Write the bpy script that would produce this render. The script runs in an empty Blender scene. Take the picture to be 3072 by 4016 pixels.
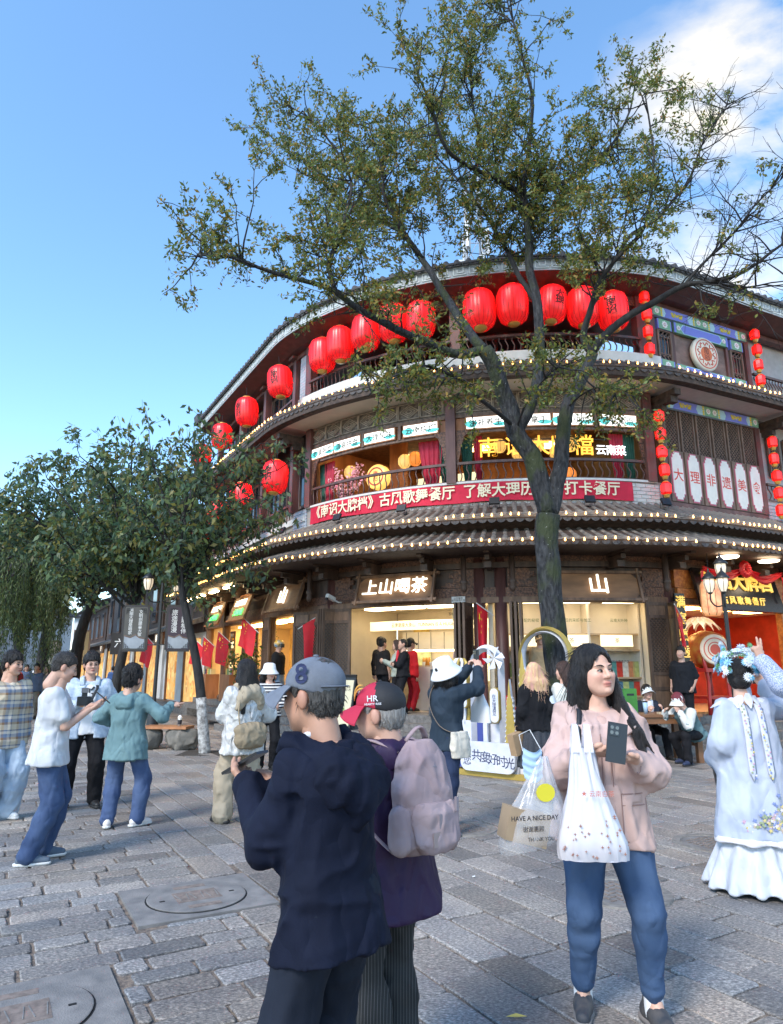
import bpy,bmesh,math,random
import numpy as np
from mathutils import Vector,Matrix,Euler,noise
SC=bpy.context.scene
COL=SC.collection
rad=math.radians
# ------------------------------------------------------------------ camera
cam=bpy.data.cameras.new('camera');camo=bpy.data.objects.new('camera',cam);COL.objects.link(camo)
camo.location=(0,0,1.55);camo.rotation_euler=(rad(103),0,0)
cam.sensor_fit='VERTICAL';cam.sensor_height=36;cam.lens=24.0;cam.clip_end=3000;cam.clip_start=.05
SC.camera=camo
SC.render.resolution_x,SC.render.resolution_y=783,1024
# ------------------------------------------------------------------ sky
world=bpy.data.worlds.new('World');SC.world=world;world.use_nodes=True
SUN_EL,SUN_AZ=42.0,215.0
def build_world():
    nt=world.node_tree;N=nt.nodes;L=nt.links
    bg=N['Background']
    sky=N.new('ShaderNodeTexSky');sky.sky_type='NISHITA';sky.sun_disc=False
    sky.sun_elevation=rad(SUN_EL);sky.sun_rotation=rad(SUN_AZ)
    sky.air_density=1.0;sky.dust_density=.35;sky.ozone_density=3.0
    tc=N.new('ShaderNodeTexCoord');mp=N.new('ShaderNodeMapping');mp.inputs['Scale'].default_value=(1.0,1.0,2.2)
    mp.inputs['Location'].default_value=CLOUD_LOC
    n1=N.new('ShaderNodeTexNoise');n1.inputs['Scale'].default_value=1.5;n1.inputs['Detail'].default_value=9;n1.inputs['Roughness'].default_value=.55
    n1.inputs['Distortion'].default_value=.35
    rp=N.new('ShaderNodeValToRGB');rp.color_ramp.elements[0].position=.585;rp.color_ramp.elements[1].position=.70
    rp.color_ramp.elements[0].color=(0,0,0,1)
    L.new(tc.outputs['Generated'],mp.inputs['Vector']);L.new(mp.outputs['Vector'],n1.inputs['Vector']);L.new(n1.outputs['Fac'],rp.inputs['Fac'])
    sx=N.new('ShaderNodeSeparateXYZ');L.new(tc.outputs['Generated'],sx.inputs[0])
    mr=N.new('ShaderNodeMapRange');mr.inputs['From Min'].default_value=.24;mr.inputs['From Max'].default_value=.38
    L.new(sx.outputs['X'],mr.inputs['Value'])
    mu=N.new('ShaderNodeMath');mu.operation='MULTIPLY';L.new(rp.outputs['Color'],mu.inputs[0]);L.new(mr.outputs['Result'],mu.inputs[1])
    n2=N.new('ShaderNodeTexNoise');n2.inputs['Scale'].default_value=3.2;n2.inputs['Detail'].default_value=5
    L.new(mp.outputs['Vector'],n2.inputs['Vector'])
    cr=N.new('ShaderNodeValToRGB');cr.color_ramp.elements[0].position=.38;cr.color_ramp.elements[0].color=(2.9,3.2,3.7,1)
    cr.color_ramp.elements[1].position=.6;cr.color_ramp.elements[1].color=(6.2,5.2,3.3,1)
    L.new(n2.outputs['Fac'],cr.inputs['Fac'])
    hs=N.new('ShaderNodeHueSaturation');hs.inputs['Saturation'].default_value=SKY_SAT;hs.inputs['Value'].default_value=SKY_VAL;hs.inputs['Hue'].default_value=SKY_HUE
    L.new(sky.outputs['Color'],hs.inputs['Color'])
    mx=N.new('ShaderNodeMixRGB');L.new(mu.outputs[0],mx.inputs['Fac']);L.new(hs.outputs['Color'],mx.inputs[1]);L.new(cr.outputs['Color'],mx.inputs[2])
    L.new(mx.outputs['Color'],bg.inputs['Color']);bg.inputs['Strength'].default_value=SKY_STR
CLOUD_LOC=(.107,.109,-.412);SKY_SAT=1.08;SKY_VAL=1.32;SKY_HUE=.494;SKY_STR=.12
build_world()
sd=bpy.data.lights.new('sun','SUN');sd.energy=1.5;sd.angle=rad(16);sd.color=(1,.93,.84)
so=bpy.data.objects.new('sun',sd);COL.objects.link(so)
so.rotation_euler=Vector((-math.sin(rad(SUN_AZ))*math.cos(rad(SUN_EL)),-math.cos(rad(SUN_AZ))*math.cos(rad(SUN_EL)),-math.sin(rad(SUN_EL)))).to_track_quat('-Z','Y').to_euler()
SC.view_settings.view_transform='Standard';SC.view_settings.look='None';SC.view_settings.gamma=1;SC.view_settings.exposure=1.36
SC.cycles.max_bounces=6;SC.cycles.diffuse_bounces=3;SC.cycles.glossy_bounces=3;SC.cycles.transmission_bounces=5;SC.cycles.transparent_max_bounces=12
SC.cycles.sample_clamp_indirect=3.0;SC.cycles.sample_clamp_direct=0;SC.cycles.use_denoising=True;SC.cycles.caustics_reflective=False;SC.cycles.caustics_refractive=False
# ------------------------------------------------------------------ materials
MATS={}
def M(name,col=(.5,.5,.5),rough=.6,metal=0.,var=0.,vscale=6.,bump=0.,bscale=40.,col2=None,emit=None,es=0.,alpha=1.,stretch=None,trans=0.,tint=False,sheen=0.,spec=.5,detail=6,sss=0.):
    """a principled material with noise-driven colour variation and bump in object space"""
    if name in MATS:return MATS[name]
    m=bpy.data.materials.new(name);m.use_nodes=True;nt=m.node_tree;N=nt.nodes;L=nt.links
    b=N['Principled BSDF'];b.inputs['Roughness'].default_value=rough;b.inputs['Metallic'].default_value=metal
    b.inputs['Specular IOR Level'].default_value=spec
    if sheen:b.inputs['Sheen Weight'].default_value=sheen;b.inputs['Sheen Roughness'].default_value=.5
    c4=(*col,1)
    tc=N.new('ShaderNodeTexCoord');vec=tc.outputs['Object']
    if stretch:
        mp=N.new('ShaderNodeMapping');mp.inputs['Scale'].default_value=stretch;L.new(vec,mp.inputs['Vector']);vec=mp.outputs['Vector']
    out=None
    if var>0 or col2:
        n=N.new('ShaderNodeTexNoise');n.inputs['Scale'].default_value=vscale;n.inputs['Detail'].default_value=detail;L.new(vec,n.inputs['Vector'])
        mx=N.new('ShaderNodeMixRGB');r=N.new('ShaderNodeValToRGB');r.color_ramp.elements[0].position=.35;r.color_ramp.elements[1].position=.65
        L.new(n.outputs['Fac'],r.inputs['Fac']);L.new(r.outputs['Color'],mx.inputs['Fac'])
        c2=col2 if col2 else tuple(min(1,c*(1+var))for c in col);c1=col if col2 else tuple(c*(1-var)for c in col)
        mx.inputs[1].default_value=(*c1,1);mx.inputs[2].default_value=(*c2,1);out=mx.outputs['Color']
    if tint:
        at=N.new('ShaderNodeAttribute');at.attribute_name='tint'
        mm=N.new('ShaderNodeMixRGB');mm.blend_type='MULTIPLY';mm.inputs['Fac'].default_value=1
        if out:L.new(out,mm.inputs[1])
        else:mm.inputs[1].default_value=c4
        L.new(at.outputs['Color'],mm.inputs[2]);out=mm.outputs['Color']
    if out:L.new(out,b.inputs['Base Color'])
    else:b.inputs['Base Color'].default_value=c4
    if bump>0:
        n2=N.new('ShaderNodeTexNoise');n2.inputs['Scale'].default_value=bscale;n2.inputs['Detail'].default_value=4;L.new(vec,n2.inputs['Vector'])
        bp=N.new('ShaderNodeBump');bp.inputs['Strength'].default_value=min(1,bump);bp.inputs['Distance'].default_value=.02
        L.new(n2.outputs['Fac'],bp.inputs['Height']);L.new(bp.outputs['Normal'],b.inputs['Normal'])
    if emit:
        b.inputs['Emission Color'].default_value=(*emit,1);b.inputs['Emission Strength'].default_value=es
    if alpha<1:b.inputs['Alpha'].default_value=alpha
    if trans:b.inputs['Transmission Weight'].default_value=trans
    if sss:b.inputs['Subsurface Weight'].default_value=sss;b.inputs['Subsurface Radius'].default_value=(.02,.008,.004)
    MATS[name]=m;return m
# ------------------------------------------------------------------ mesh building
class MB:
    def __init__(s):s.v=[];s.f=[];s.m=[]
    def add(s,V,F,mi=0):
        o=len(s.v);s.v.extend([tuple(p)for p in V]);s.f.extend([tuple(i+o for i in q)for q in F]);s.m.extend([mi]*len(F));return s
    def box(s,c,d,rz=0.,mi=0,rot=None):
        x,y,z=d[0]/2,d[1]/2,d[2]/2
        P=[(-x,-y,-z),(x,-y,-z),(x,y,-z),(-x,y,-z),(-x,-y,z),(x,-y,z),(x,y,z),(-x,y,z)]
        R=rot if rot is not None else Matrix.Rotation(rz,3,'Z')
        P=[R@Vector(p)+Vector(c)for p in P]
        return s.add(P,[(0,3,2,1),(4,5,6,7),(0,1,5,4),(1,2,6,5),(2,3,7,6),(3,0,4,7)],mi)
    def bx(s,a,b,mi=0):
        return s.box([(a[i]+b[i])/2 for i in range(3)],[abs(b[i]-a[i])for i in range(3)],0,mi)
    def bar(s,p,q,w,h=None,mi=0,up=(0,0,1)):
        p=Vector(p);q=Vector(q);h=h or w;t=(q-p);ln=t.length;t.normalize();u=Vector(up)
        a=t.cross(u)
        if a.length<1e-4:a=t.cross(Vector((1,0,0)))
        a.normalize();b=a.cross(t);a*=w/2;b*=h/2
        V=[p-a-b,p+a-b,p+a+b,p-a+b,q-a-b,q+a-b,q+a+b,q-a+b]
        return s.add(V,[(0,1,2,3),(7,6,5,4),(0,4,5,1),(1,5,6,2),(2,6,7,3),(3,7,4,0)],mi)
    def tube(s,pts,rs,n=8,mi=0,cap=True,ell=None,up=None):
        pts=[Vector(p)for p in pts];k=len(pts)
        if not hasattr(rs,'__len__'):rs=[rs]*k
        V=[];F=[];a=None
        for i in range(k):
            t=(pts[min(i+1,k-1)]-pts[max(i-1,0)])
            if t.length<1e-9:t=Vector((0,0,1))
            t.normalize()
            if a is None:
                u=Vector(up)if up else(Vector((0,0,1))if abs(t.z)<.9 else Vector((1,0,0)))
                a=t.cross(u);a.normalize()
            else:
                a=(a-t*a.dot(t));a.normalize()
            b=t.cross(a)
            ra,rb=(rs[i],rs[i])if not hasattr(rs[i],'__len__')else rs[i]
            for j in range(n):
                w=2*math.pi*j/n;V.append(pts[i]+a*(ra*math.cos(w))+b*(rb*math.sin(w)))
        for i in range(k-1):
            for j in range(n):
                j2=(j+1)%n;F.append((i*n+j,i*n+j2,(i+1)*n+j2,(i+1)*n+j))
        if cap:F.append(tuple(range(n-1,-1,-1)));F.append(tuple(range((k-1)*n,k*n)))
        return s.add(V,F,mi)
    def cyl(s,p,q,r0,r1=None,n=12,mi=0):return s.tube([p,q],[r0,r0 if r1 is None else r1],n,mi)
    def lathe(s,prof,n=16,c=(0,0,0),mi=0,lob=None,axis=None,cap=False):
        V=[];F=[];k=len(prof)
        for(r,z)in prof:
            for j in range(n):
                w=2*math.pi*j/n;rr=r*(lob(w)if lob else 1)
                p=Vector((rr*math.cos(w),rr*math.sin(w),z))
                if axis is not None:p=axis@p
                V.append(p+Vector(c))
        for i in range(k-1):
            for j in range(n):
                j2=(j+1)%n;F.append((i*n+j,i*n+j2,(i+1)*n+j2,(i+1)*n+j))
        if cap:F.append(tuple(range(n-1,-1,-1)));F.append(tuple(range((k-1)*n,k*n)))
        return s.add(V,F,mi)
    def prism(s,poly,z0,z1,mi=0):
        n=len(poly);V=[(x,y,z0)for x,y in poly]+[(x,y,z1)for x,y in poly]
        F=[tuple(range(n-1,-1,-1)),tuple(range(n,2*n))]+[(i,(i+1)%n,n+(i+1)%n,n+i)for i in range(n)]
        return s.add(V,F,mi)
    def plate(s,poly,y0,y1,mi=0):
        """poly in (x,z), thickness along y"""
        n=len(poly);V=[(x,y0,z)for x,z in poly]+[(x,y1,z)for x,z in poly]
        F=[tuple(range(n)),tuple(range(2*n-1,n-1,-1))]+[((i+1)%n,i,n+i,n+(i+1)%n)for i in range(n)]
        return s.add(V,F,mi)
    def grid(s,fn,nu,nv,mi=0,wrap=False):
        V=[fn(i/nu,j/nv)for i in range(nu+(0 if wrap else 1))for j in range(nv+1)];F=[];w=nv+1;nn=nu
        for i in range(nu):
            i2=(i+1)%nu if wrap else i+1
            for j in range(nv):F.append((i*w+j,i2*w+j,i2*w+j+1,i*w+j+1))
        return s.add(V,F,mi)
    def xf(s,mtx):
        s.v=[tuple(mtx@Vector(p))for p in s.v];return s
    def mesh(s,name,mats,smooth=False):
        me=bpy.data.meshes.new(name);me.from_pydata(s.v,[],s.f)
        if not isinstance(mats,(list,tuple)):mats=[mats]
        for m in mats:me.materials.append(m)
        if len(mats)>1:me.polygons.foreach_set('material_index',s.m)
        if smooth:me.polygons.foreach_set('use_smooth',[True]*len(s.f))
        me.update();return me
    def build(s,name,mats,parent=None,smooth=False,loc=(0,0,0),rz=0.):
        return link(name,s.mesh(name,mats,smooth),parent,loc,rz)
def link(name,me,parent=None,loc=(0,0,0),rz=0.,mtx=None):
    o=bpy.data.objects.new(name,me);COL.objects.link(o)
    if mtx is not None:o.matrix_local=mtx
    else:o.location=loc;o.rotation_euler=(0,0,rz)
    if parent is not None:o.parent=parent
    return o
def tag(o,label=None,cat=None,group=None,kind=None):
    if label:o['label']=label
    if cat:o['category']=cat
    if group:o['group']=group
    if kind:o['kind']=kind
    return o
def empty(name,loc=(0,0,0),rz=0.,label=None,cat=None,group=None,parent=None):
    o=bpy.data.objects.new(name,None);COL.objects.link(o);o.location=loc;o.rotation_euler=(0,0,rz);o.empty_display_size=.1
    if parent is not None:o.parent=parent
    return tag(o,label,cat,group)
def copy_tree(o,parent=None):
    c=o.copy();COL.objects.link(c);c.parent=parent
    for ch in o.children:copy_tree(ch,c)
    return c
def shade(o,ang=40):
    """smooth shading with sharp edges kept above an angle"""
    me=o.data;me.polygons.foreach_set('use_smooth',[True]*len(me.polygons))
    bm=bmesh.new();bm.from_mesh(me)
    for e in bm.edges:
        if len(e.link_faces)==2 and e.calc_face_angle(0)>rad(ang):e.smooth=False
    bm.to_mesh(me);bm.free();return o
_tx={};TMP=bpy.data.scenes.new('lettering')
def text_raw(body,size=1.,bold=0.,ext=0.,align='CENTER',line=1.,spacing=1.,shear=0.):
    k=(body,round(bold,4),round(ext,4),align,line,spacing,shear)
    if k not in _tx:
        cu=bpy.data.curves.new('t','FONT');cu.body=body;cu.align_x=align;cu.align_y='CENTER';cu.offset=bold;cu.extrude=ext;cu.resolution_u=3
        cu.space_line=line;cu.space_character=spacing;cu.shear=shear
        o=bpy.data.objects.new('t',cu);TMP.collection.objects.link(o)
        with bpy.context.temp_override(scene=TMP,view_layer=TMP.view_layers[0]):me=bpy.data.meshes.new_from_object(o.evaluated_get(bpy.context.evaluated_depsgraph_get()))
        V=[tuple(v.co)for v in me.vertices];F=[tuple(p.vertices)for p in me.polygons]
        bpy.data.objects.remove(o);bpy.data.curves.remove(cu);bpy.data.meshes.remove(me);_tx[k]=(V,F)
    V,F=_tx[k]
    return[(x*size,y*size,z*size)for x,y,z in V],F
def text_mb(body,size,x=0,y=0,z=0,mb=None,mi=0,mtx=None,**k):
    """text standing in the xz plane, readable from -y"""
    mb=mb or MB();V,F=text_raw(body,size,**k)
    V=[(a+x,y-c,b+z)for a,b,c in V]
    if mtx is not None:V=[mtx@Vector(p)for p in V]
    return mb.add(V,F,mi)
# ------------------------------------------------------------------ plan of the corner building: s along the facade, d outwards, z up
R0=8.0
def _th(s):
    sl=-rad(50)*R0;sr=rad(12)*R0
    if s<sl-.8:return-60
    if s<sl:return-50-10*(sl-s)/.8
    if s<=sr:return math.degrees(s/R0)
    if s<sr+.8:return 12+14*(s-sr)/.8
    return 26.
_S=np.arange(-70,30,.02);_T=np.radians([_th(s)for s in _S])
_X=np.concatenate([[0],np.cumsum((np.cos(_T[1:])+np.cos(_T[:-1]))*.01)]);_Y=np.concatenate([[0],np.cumsum((np.sin(_T[1:])+np.sin(_T[:-1]))*.01)])
_i=int(np.argmin(abs(_S)));_X+=3.9-_X[_i];_Y+=14.6-_Y[_i]
def TH(s):return float(np.interp(s,_S,_T))
def W(s,d=0.,z=0.):
    x=np.interp(s,_S,_X);y=np.interp(s,_S,_Y);t=np.interp(s,_S,_T)
    return Vector((float(x+d*math.sin(t)),float(y-d*math.cos(t)),z))
def smps(s0,s1,step=.3):
    n=max(1,int(math.ceil(abs(s1-s0)/step)));return[s0+(s1-s0)*i/n for i in range(n+1)]
def sweep(mb,prof,s0,s1,step=.3,mi=0,cap=True,wave=None):
    """closed (d,z) profile swept along the facade"""
    S=smps(s0,s1,step);n=len(prof);V=[];F=[]
    for s in S:V+=[W(s,d,z)for d,z in prof]
    for i in range(len(S)-1):
        for j in range(n):
            j2=(j+1)%n;F.append((i*n+j,i*n+j2,(i+1)*n+j2,(i+1)*n+j))
    if cap:F.append(tuple(range(n-1,-1,-1)));F.append(tuple(range((len(S)-1)*n,len(S)*n)))
    return mb.add(V,F,mi)
def fbox(mb,s0,s1,d0,d1,z0,z1,mi=0,step=.3):return sweep(mb,[(d0,z0),(d1,z0),(d1,z1),(d0,z1)],s0,s1,step,mi)
def fm(s,d=0.,z=0.,tilt=0.):
    """matrix of a facade frame: x along, -y outward, z up; tilt leans the top outward"""
    return Matrix.Translation(W(s,d,z))@Matrix.Rotation(TH(s),4,'Z')@Matrix.Rotation(tilt,4,'X')
# ================================================================== materials of the place
wood_dark=M('wood_dark',(.055,.032,.022),.55,var=.45,vscale=9,bump=.25,bscale=60,stretch=(1,1,.2))
wood_mid=M('wood_mid',(.16,.09,.052),.55,var=.4,vscale=10,bump=.25,bscale=50,stretch=(1,1,.25))
wood_grey=M('wood_grey',(.165,.108,.082),.7,var=.35,vscale=12,bump=.3,bscale=70,stretch=(1,1,.2))
wood_red=M('wood_red',(.12,.052,.046),.5,var=.35,vscale=5,bump=.15,bscale=60,stretch=(1,1,.2))
wood_carve=M('wood_carve',(.19,.085,.045),.45,col2=(.035,.016,.01),vscale=26,bump=1.,bscale=30,detail=3)
wood_rail=M('wood_rail',(.095,.05,.042),.45,var=.3,vscale=8)
wood_orange=M('wood_orange',(.36,.15,.06),.5,var=.25,vscale=6,bump=.1,stretch=(1,1,.25))
wood_board=M('wood_board',(.24,.12,.055),.5,var=.3,vscale=5,bump=.15,bscale=40,stretch=(.3,1,1))
tile_grey=M('tile_grey',(.11,.096,.085),.75,col2=(.23,.2,.17),vscale=7,bump=.4,bscale=50)
tile_dark=M('tile_dark',(.035,.035,.04),.7,col2=(.09,.085,.085),vscale=7,bump=.4,bscale=50)
dark_fascia=M('dark_fascia',(.058,.037,.027),.7,var=.4,vscale=9,bump=.4)
soffit_cream=M('soffit_cream',(.62,.54,.42),.8,var=.06,vscale=3)
soffit_rose=M('soffit_rose',(.42,.30,.26),.8,var=.08,vscale=3)
plaster_white=M('plaster_white',(.62,.62,.6),.8,var=.08,vscale=4,bump=.1)
red_beam=M('red_beam',(.30,.075,.05),.6,var=.2,vscale=4)
key_grey=M('key_grey',(.36,.40,.42),.75,var=.15,vscale=8)
key_dark=M('key_dark',(.12,.15,.17),.8,var=.15)
stone_step=M('stone_step',(.15,.14,.13),.8,var=.3,vscale=14,bump=.4,bscale=90)
shop_wall=M('shop_wall',(.74,.65,.5),.7,var=.03)
shop_floor=M('shop_floor',(.6,.5,.38),.35,var=.1)
black_metal=M('black_metal',(.012,.013,.015),.45,var=.3,bump=.1)
glass_dark=M('glass_dark',(.02,.03,.04),.08,spec=.8)
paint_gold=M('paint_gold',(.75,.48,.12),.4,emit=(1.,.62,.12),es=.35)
gilt=M('gilt',(.62,.36,.08),.35,.4)
bulb_mat=M('bulb_glow',(1,.9,.7),.4,emit=(1,.46,.09),es=3.2)
lamp_strip=M('lamp_strip',(1,1,1),.5,emit=(1,.8,.5),es=3.4)
sign_white=M('sign_white',(1,1,1),.5,emit=(1,.9,.66),es=.85)
sign_box=M('sign_box_face',(.8,.8,.76),.5,emit=(1,.98,.9),es=.7)
ink=M('ink',(.02,.02,.025),.6)
def brickwall(name,c1,c2,mortar,sc):
    m=bpy.data.materials.new(name);m.use_nodes=True;N=m.node_tree.nodes;L=m.node_tree.links;b=N['Principled BSDF'];b.inputs['Roughness'].default_value=.85
    at=N.new('ShaderNodeTexNoise');at.inputs['Scale'].default_value=9;mx=N.new('ShaderNodeMixRGB');mx.inputs[1].default_value=(*c1,1);mx.inputs[2].default_value=(*c2,1)
    tc=N.new('ShaderNodeTexCoord');L.new(tc.outputs['Object'],at.inputs['Vector']);L.new(at.outputs['Fac'],mx.inputs['Fac']);L.new(mx.outputs['Color'],b.inputs['Base Color'])
    MATS[name]=m;return m
brick_white=brickwall('brick_white',(.5,.49,.47),(.66,.64,.61),(.2,.2,.2),6)
brick_blue=brickwall('brick_blue',(.34,.39,.46),(.44,.48,.53),(.2,.2,.2),6)
mortar=M('mortar',(.3,.28,.26),.9)
bld=empty('restaurant_building',W(0,0,0),label='three-storey dark timber restaurant and teahouse with a rounded corner and tiled eaves',cat='building')
bld_inv=Matrix.Translation(-W(0,0,0))
def B(mb,name,mats,parent=None,smooth=False,kind=None):
    """world-space mesh as a part of the corner building"""
    o=mb.xf(bld_inv).build(name,mats,parent or bld,smooth)
    if kind:o['kind']=kind
    return o
def Bo(name,me,s,d,z,parent=None,tilt=0.,extra=None):
    m=bld_inv@fm(s,d,z,tilt)
    if extra is not None:m=m@extra
    return link(name,me,parent or bld,mtx=m)
SL,SR=-15.6,9.0
# ---- stone platform and steps
for k,(dd,z1)in enumerate([(1.35,.155),(1.03,.31),(.71,.465),(.4,.62)]):
    B(fbox(MB(),-15.6 if k>1 else(-12.2 if k else-9.5),SR,-.6,dd,-.05 if k==0 else z1-.17,z1),'step',stone_step)
# ---- shop floor and ceiling, back walls
B(fbox(MB(),SL,SR,-6.5,-.58,.5,.615,step=1),'shop_floor',shop_floor)
B(fbox(MB(),SL,SR,-6.5,-.1,3.05,3.2,step=1),'ceiling',shop_wall)
# ---- pillars of the ground floor
me_pil=MB().lathe([(.0,0),(.2,0),(.2,.1),(.15,.16),(.135,.2),(.13,3.3),(.0,3.3)],14).mesh('pillar',wood_red,True)
me_pil2=MB().lathe([(.0,0),(.2,0),(.2,.1),(.15,.16),(.135,.2),(.13,3.3),(.0,3.3)],14).mesh('pillar',wood_mid,True)
for s in(-5.85,-2.02,-1.55,2.12):Bo('pillar',me_pil,s,-.02,.62)
for s in(-9.15,-11.3,-13.4,-15.4):Bo('pillar',me_pil2,s,-.02,.62)
Bo('pillar',me_pil,6.3,-.02,.62)
# hanging carved posts under the eave
me_drop=MB().lathe([(.0,-.3),(.05,-.27),(.075,-.2),(.06,-.13),(.085,-.1),(.085,-.05),(.06,-.02),(.06,.5),(0,.5)],10).mesh('drop_post',wood_dark,True)
for s in(-6.05,-2.25,-1.3,1.75):Bo('drop_post',me_drop,s,.55,3.42)
# ---- beams and carved bands over the shop doors
B(fbox(MB(),SL,SR,-.12,.1,2.95,3.07),'door_head_beam',wood_mid)
B(fbox(MB(),SL,SR,-.1,.06,3.07,3.28),'carved_frieze',wood_carve)
B(fbox(MB(),SL,SR,-.1,-.02,3.28,3.7),'panel_board',wood_dark)
B(fbox(MB(),SL,SR,-.1,.12,3.7,3.82),'beam',wood_dark)
B(fbox(MB(),SL,SR,-.08,.06,3.82,3.95),'carved_frieze',wood_carve)
def fret(w,h):
    """stepped carved corner board"""
    mb=MB();mb.plate([(0,0),(w,0),(w,h),(w*.0,h),(0,h*.75),(w*.18,h*.75),(w*.18,h*.5),(w*.36,h*.5),(w*.36,h*.25),(w*.0,h*.25)],-.02,.02)
    return mb
me_fret=MB().plate([(0,0),(.75,0),(.75,.4),(.28,.4),(.28,.33),(.18,.33),(.18,.22),(.28,.22),(.28,.12),(.1,.12),(.1,.06),(0,.06)],-.02,.02).mesh('carved_panel',wood_carve)
me_fret2=MB().plate([(0,0),(-.75,0),(-.75,.4),(-.28,.4),(-.28,.33),(-.18,.33),(-.18,.22),(-.28,.22),(-.28,.12),(-.1,.12),(-.1,.06),(0,.06)][::-1],-.02,.02).mesh('carved_panel',wood_carve)
for s in(-2.85,1.25):Bo('carved_panel',me_fret,s,.01,3.29)
for s in(-4.95,-.65,3.2):Bo('carved_panel',me_fret2,s,.01,3.29)
me_brk=MB().box((0,-.2,0),(.1,.55,.14)).box((0,-.32,.12),(.1,.75,.1)).box((0,-.42,.24),(.12,.95,.1)).box((0,-.5,-.02),(.16,.14,.12)).mesh('bracket_arm',wood_dark)
for s in smps(SL+1,SR-.5,1.32):Bo('bracket_arm',me_brk,s,.05,3.72)
# ---- lower double eave
B(sweep(MB(),[(.0,3.95),(.3,3.98),(1.5,3.93),(1.53,4.03),(.55,4.46),(.0,4.5)],SL,SR),'eave_board',dark_fascia)
B(sweep(MB(),[(.0,4.5),(.62,4.42),(.98,4.55),(1.0,4.64),(.08,5.1),(.0,5.1)],SL,SR),'eave_board',dark_fascia)
def scallop(s0,s1,d,ztop,h,name,mat,pitch=.17,dd=.02):
    """hanging row of rounded drip tiles, one mesh per eave"""
    n=int((s1-s0)/pitch);mb=MB()
    for i in range(n):
        s=s0+(i+.5)*pitch;m=fm(s,d,ztop)
        poly=[(-pitch*.49,0),(-pitch*.49,-h*.35),(-pitch*.3,-h*.8),(0,-h),(pitch*.3,-h*.8),(pitch*.49,-h*.35),(pitch*.49,0)]
        V=[m@Vector((x,-y,z))for y in(0,dd)for x,z in poly];k=len(poly)
        mb.add(V,[tuple(range(k)),tuple(range(2*k-1,k-1,-1))]+[((a+1)%k,a,k+a,k+(a+1)%k)for a in range(k)])
    return B(mb,name,mat,kind='stuff')
scallop(-16,SR,1.5,4.0,.075,'drip_tiles',tile_dark);scallop(-16,SR,.98,4.58,.075,'drip_tiles',tile_dark)
def tile_row(name,s0,s1,p_top,p_eave,mat,r=.052,pitch=.2,part='roof'):
    """barrel tile courses; the wide under-tiles are one sheet, each barrel course its own tile"""
    (d0,z0),(d1,z1)=p_top,p_eave
    roof=B(sweep(MB(),[(d0,z0-.05),(d1,z1-.05),(d1,z1),((d0+d1)/2,(z0+z1)/2-.03),(d0,z0)],s0,s1),part,mat)
    mb=MB();k=7;n=4;V=[];F=[]
    for i in range(n+1):
        t=i/n;d=d0+(d1-d0)*t;z=z0+(z1-z0)*t-.06*math.sin(math.pi*t)*.5
        rr=r*(1+.12*(i%2))
        for j in range(k):
            a=math.pi*j/(k-1);V.append((rr*math.cos(a),-d,z+rr*math.sin(a)*1.1-.004))
    for i in range(n):
        for j in range(k-1):F.append((i*k+j,i*k+j+1,(i+1)*k+j+1,(i+1)*k+j))
    F.append(tuple(range(n*k,n*k+k)))
    mb.add(V,F);me=mb.mesh('tile',mat,True)
    base=roof
    for i in range(int((s1-s0)/pitch)):
        s=s0+(i+.5)*pitch
        link('tile',me,base,mtx=bld_inv@fm(s)@Matrix.Translation((0,0,random.uniform(-.008,.008)))@Matrix.Rotation(random.uniform(-.012,.012),4,'Z'))
    return roof
random.seed(5)
tile_row('lower',-15.5,8.6,(.5,4.47),(1.52,4.05),tile_grey)
tile_row('upper',-15.5,8.6,(.06,5.12),(1.0,4.66),tile_grey)
# ---- second floor: parapet of white bricks, balcony
B(fbox(MB(),SL,SR,-.1,.0,5.05,5.68),'parapet',mortar)
def bricks(s0,s1,z0,z1,d,mat,l=.24,h=.085,gap=.01):
    r=0;z=z0
    me=MB().box((0,0,0),(l-gap,.03,h-gap)).mesh('brick',mat);meh=MB().box((0,0,0),(l/2-gap,.03,h-gap)).mesh('brick',mat)
    while z+h<=z1+.001:
        s=s0+(l/2 if r%2 else 0)
        if r%2:Bo('brick',meh,s0+l/4,d,z+h/2)
        while s+l<=s1+.001:
            Bo('brick',me,s+l/2,d,z+h/2);s+=l
        if s+l/2<=s1+.001:Bo('brick',meh,s+l/4,d,z+h/2)
        z+=h;r+=1
bricks(1.44,2.16,5.1,5.62,.012,brick_white);bricks(-7.66,-6.94,5.05,5.65,.012,brick_blue);bricks(-6.9,1.4,5.105,5.2,.012,brick_white)
bricks(5.8,7.6,5.1,5.62,.012,brick_blue)
B(fbox(MB(),-6.95,2.1,-.12,.06,5.64,5.69),'coping',plaster_white)
me_bal=MB().tube([(0,0,0),(0,0,.05),(.028,-.015,.12),(.03,-.02,.18),(0,-.01,.25),(-.03,.01,.32),(-.022,.015,.38),(0,0,.44)],[(.018,.014)]*8,6).mesh('baluster',wood_rail,True)
def railing(s0,s1,d,z,pitch=.125,h=.42):
    rl=B(fbox(MB(),s0,s1,d-.035,d+.035,z+h,z+h+.06),'railing',wood_rail)
    B(fbox(MB(),s0,s1,d-.03,d+.03,z-.005,z+.035),'bottom_rail',wood_rail,parent=rl)
    n=int((s1-s0)/pitch)
    for i in range(n):link('baluster',me_bal,rl,mtx=bld_inv@fm(s0+(i+.5)*(s1-s0)/n,d,z))
    return rl
railing(-6.75,-2.68,.0,5.68,.16);railing(-2.44,1.85,.0,5.68,.16)
def spandrel(h=.95,w=.3):
    return MB().plate([(0,0),(.05,.1),(.06,.25),(.1,.4),(.11,.55),(.17,.7),(.2,.8),(w,.88),(w,h),(0,h)],-.025,.025)
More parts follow.
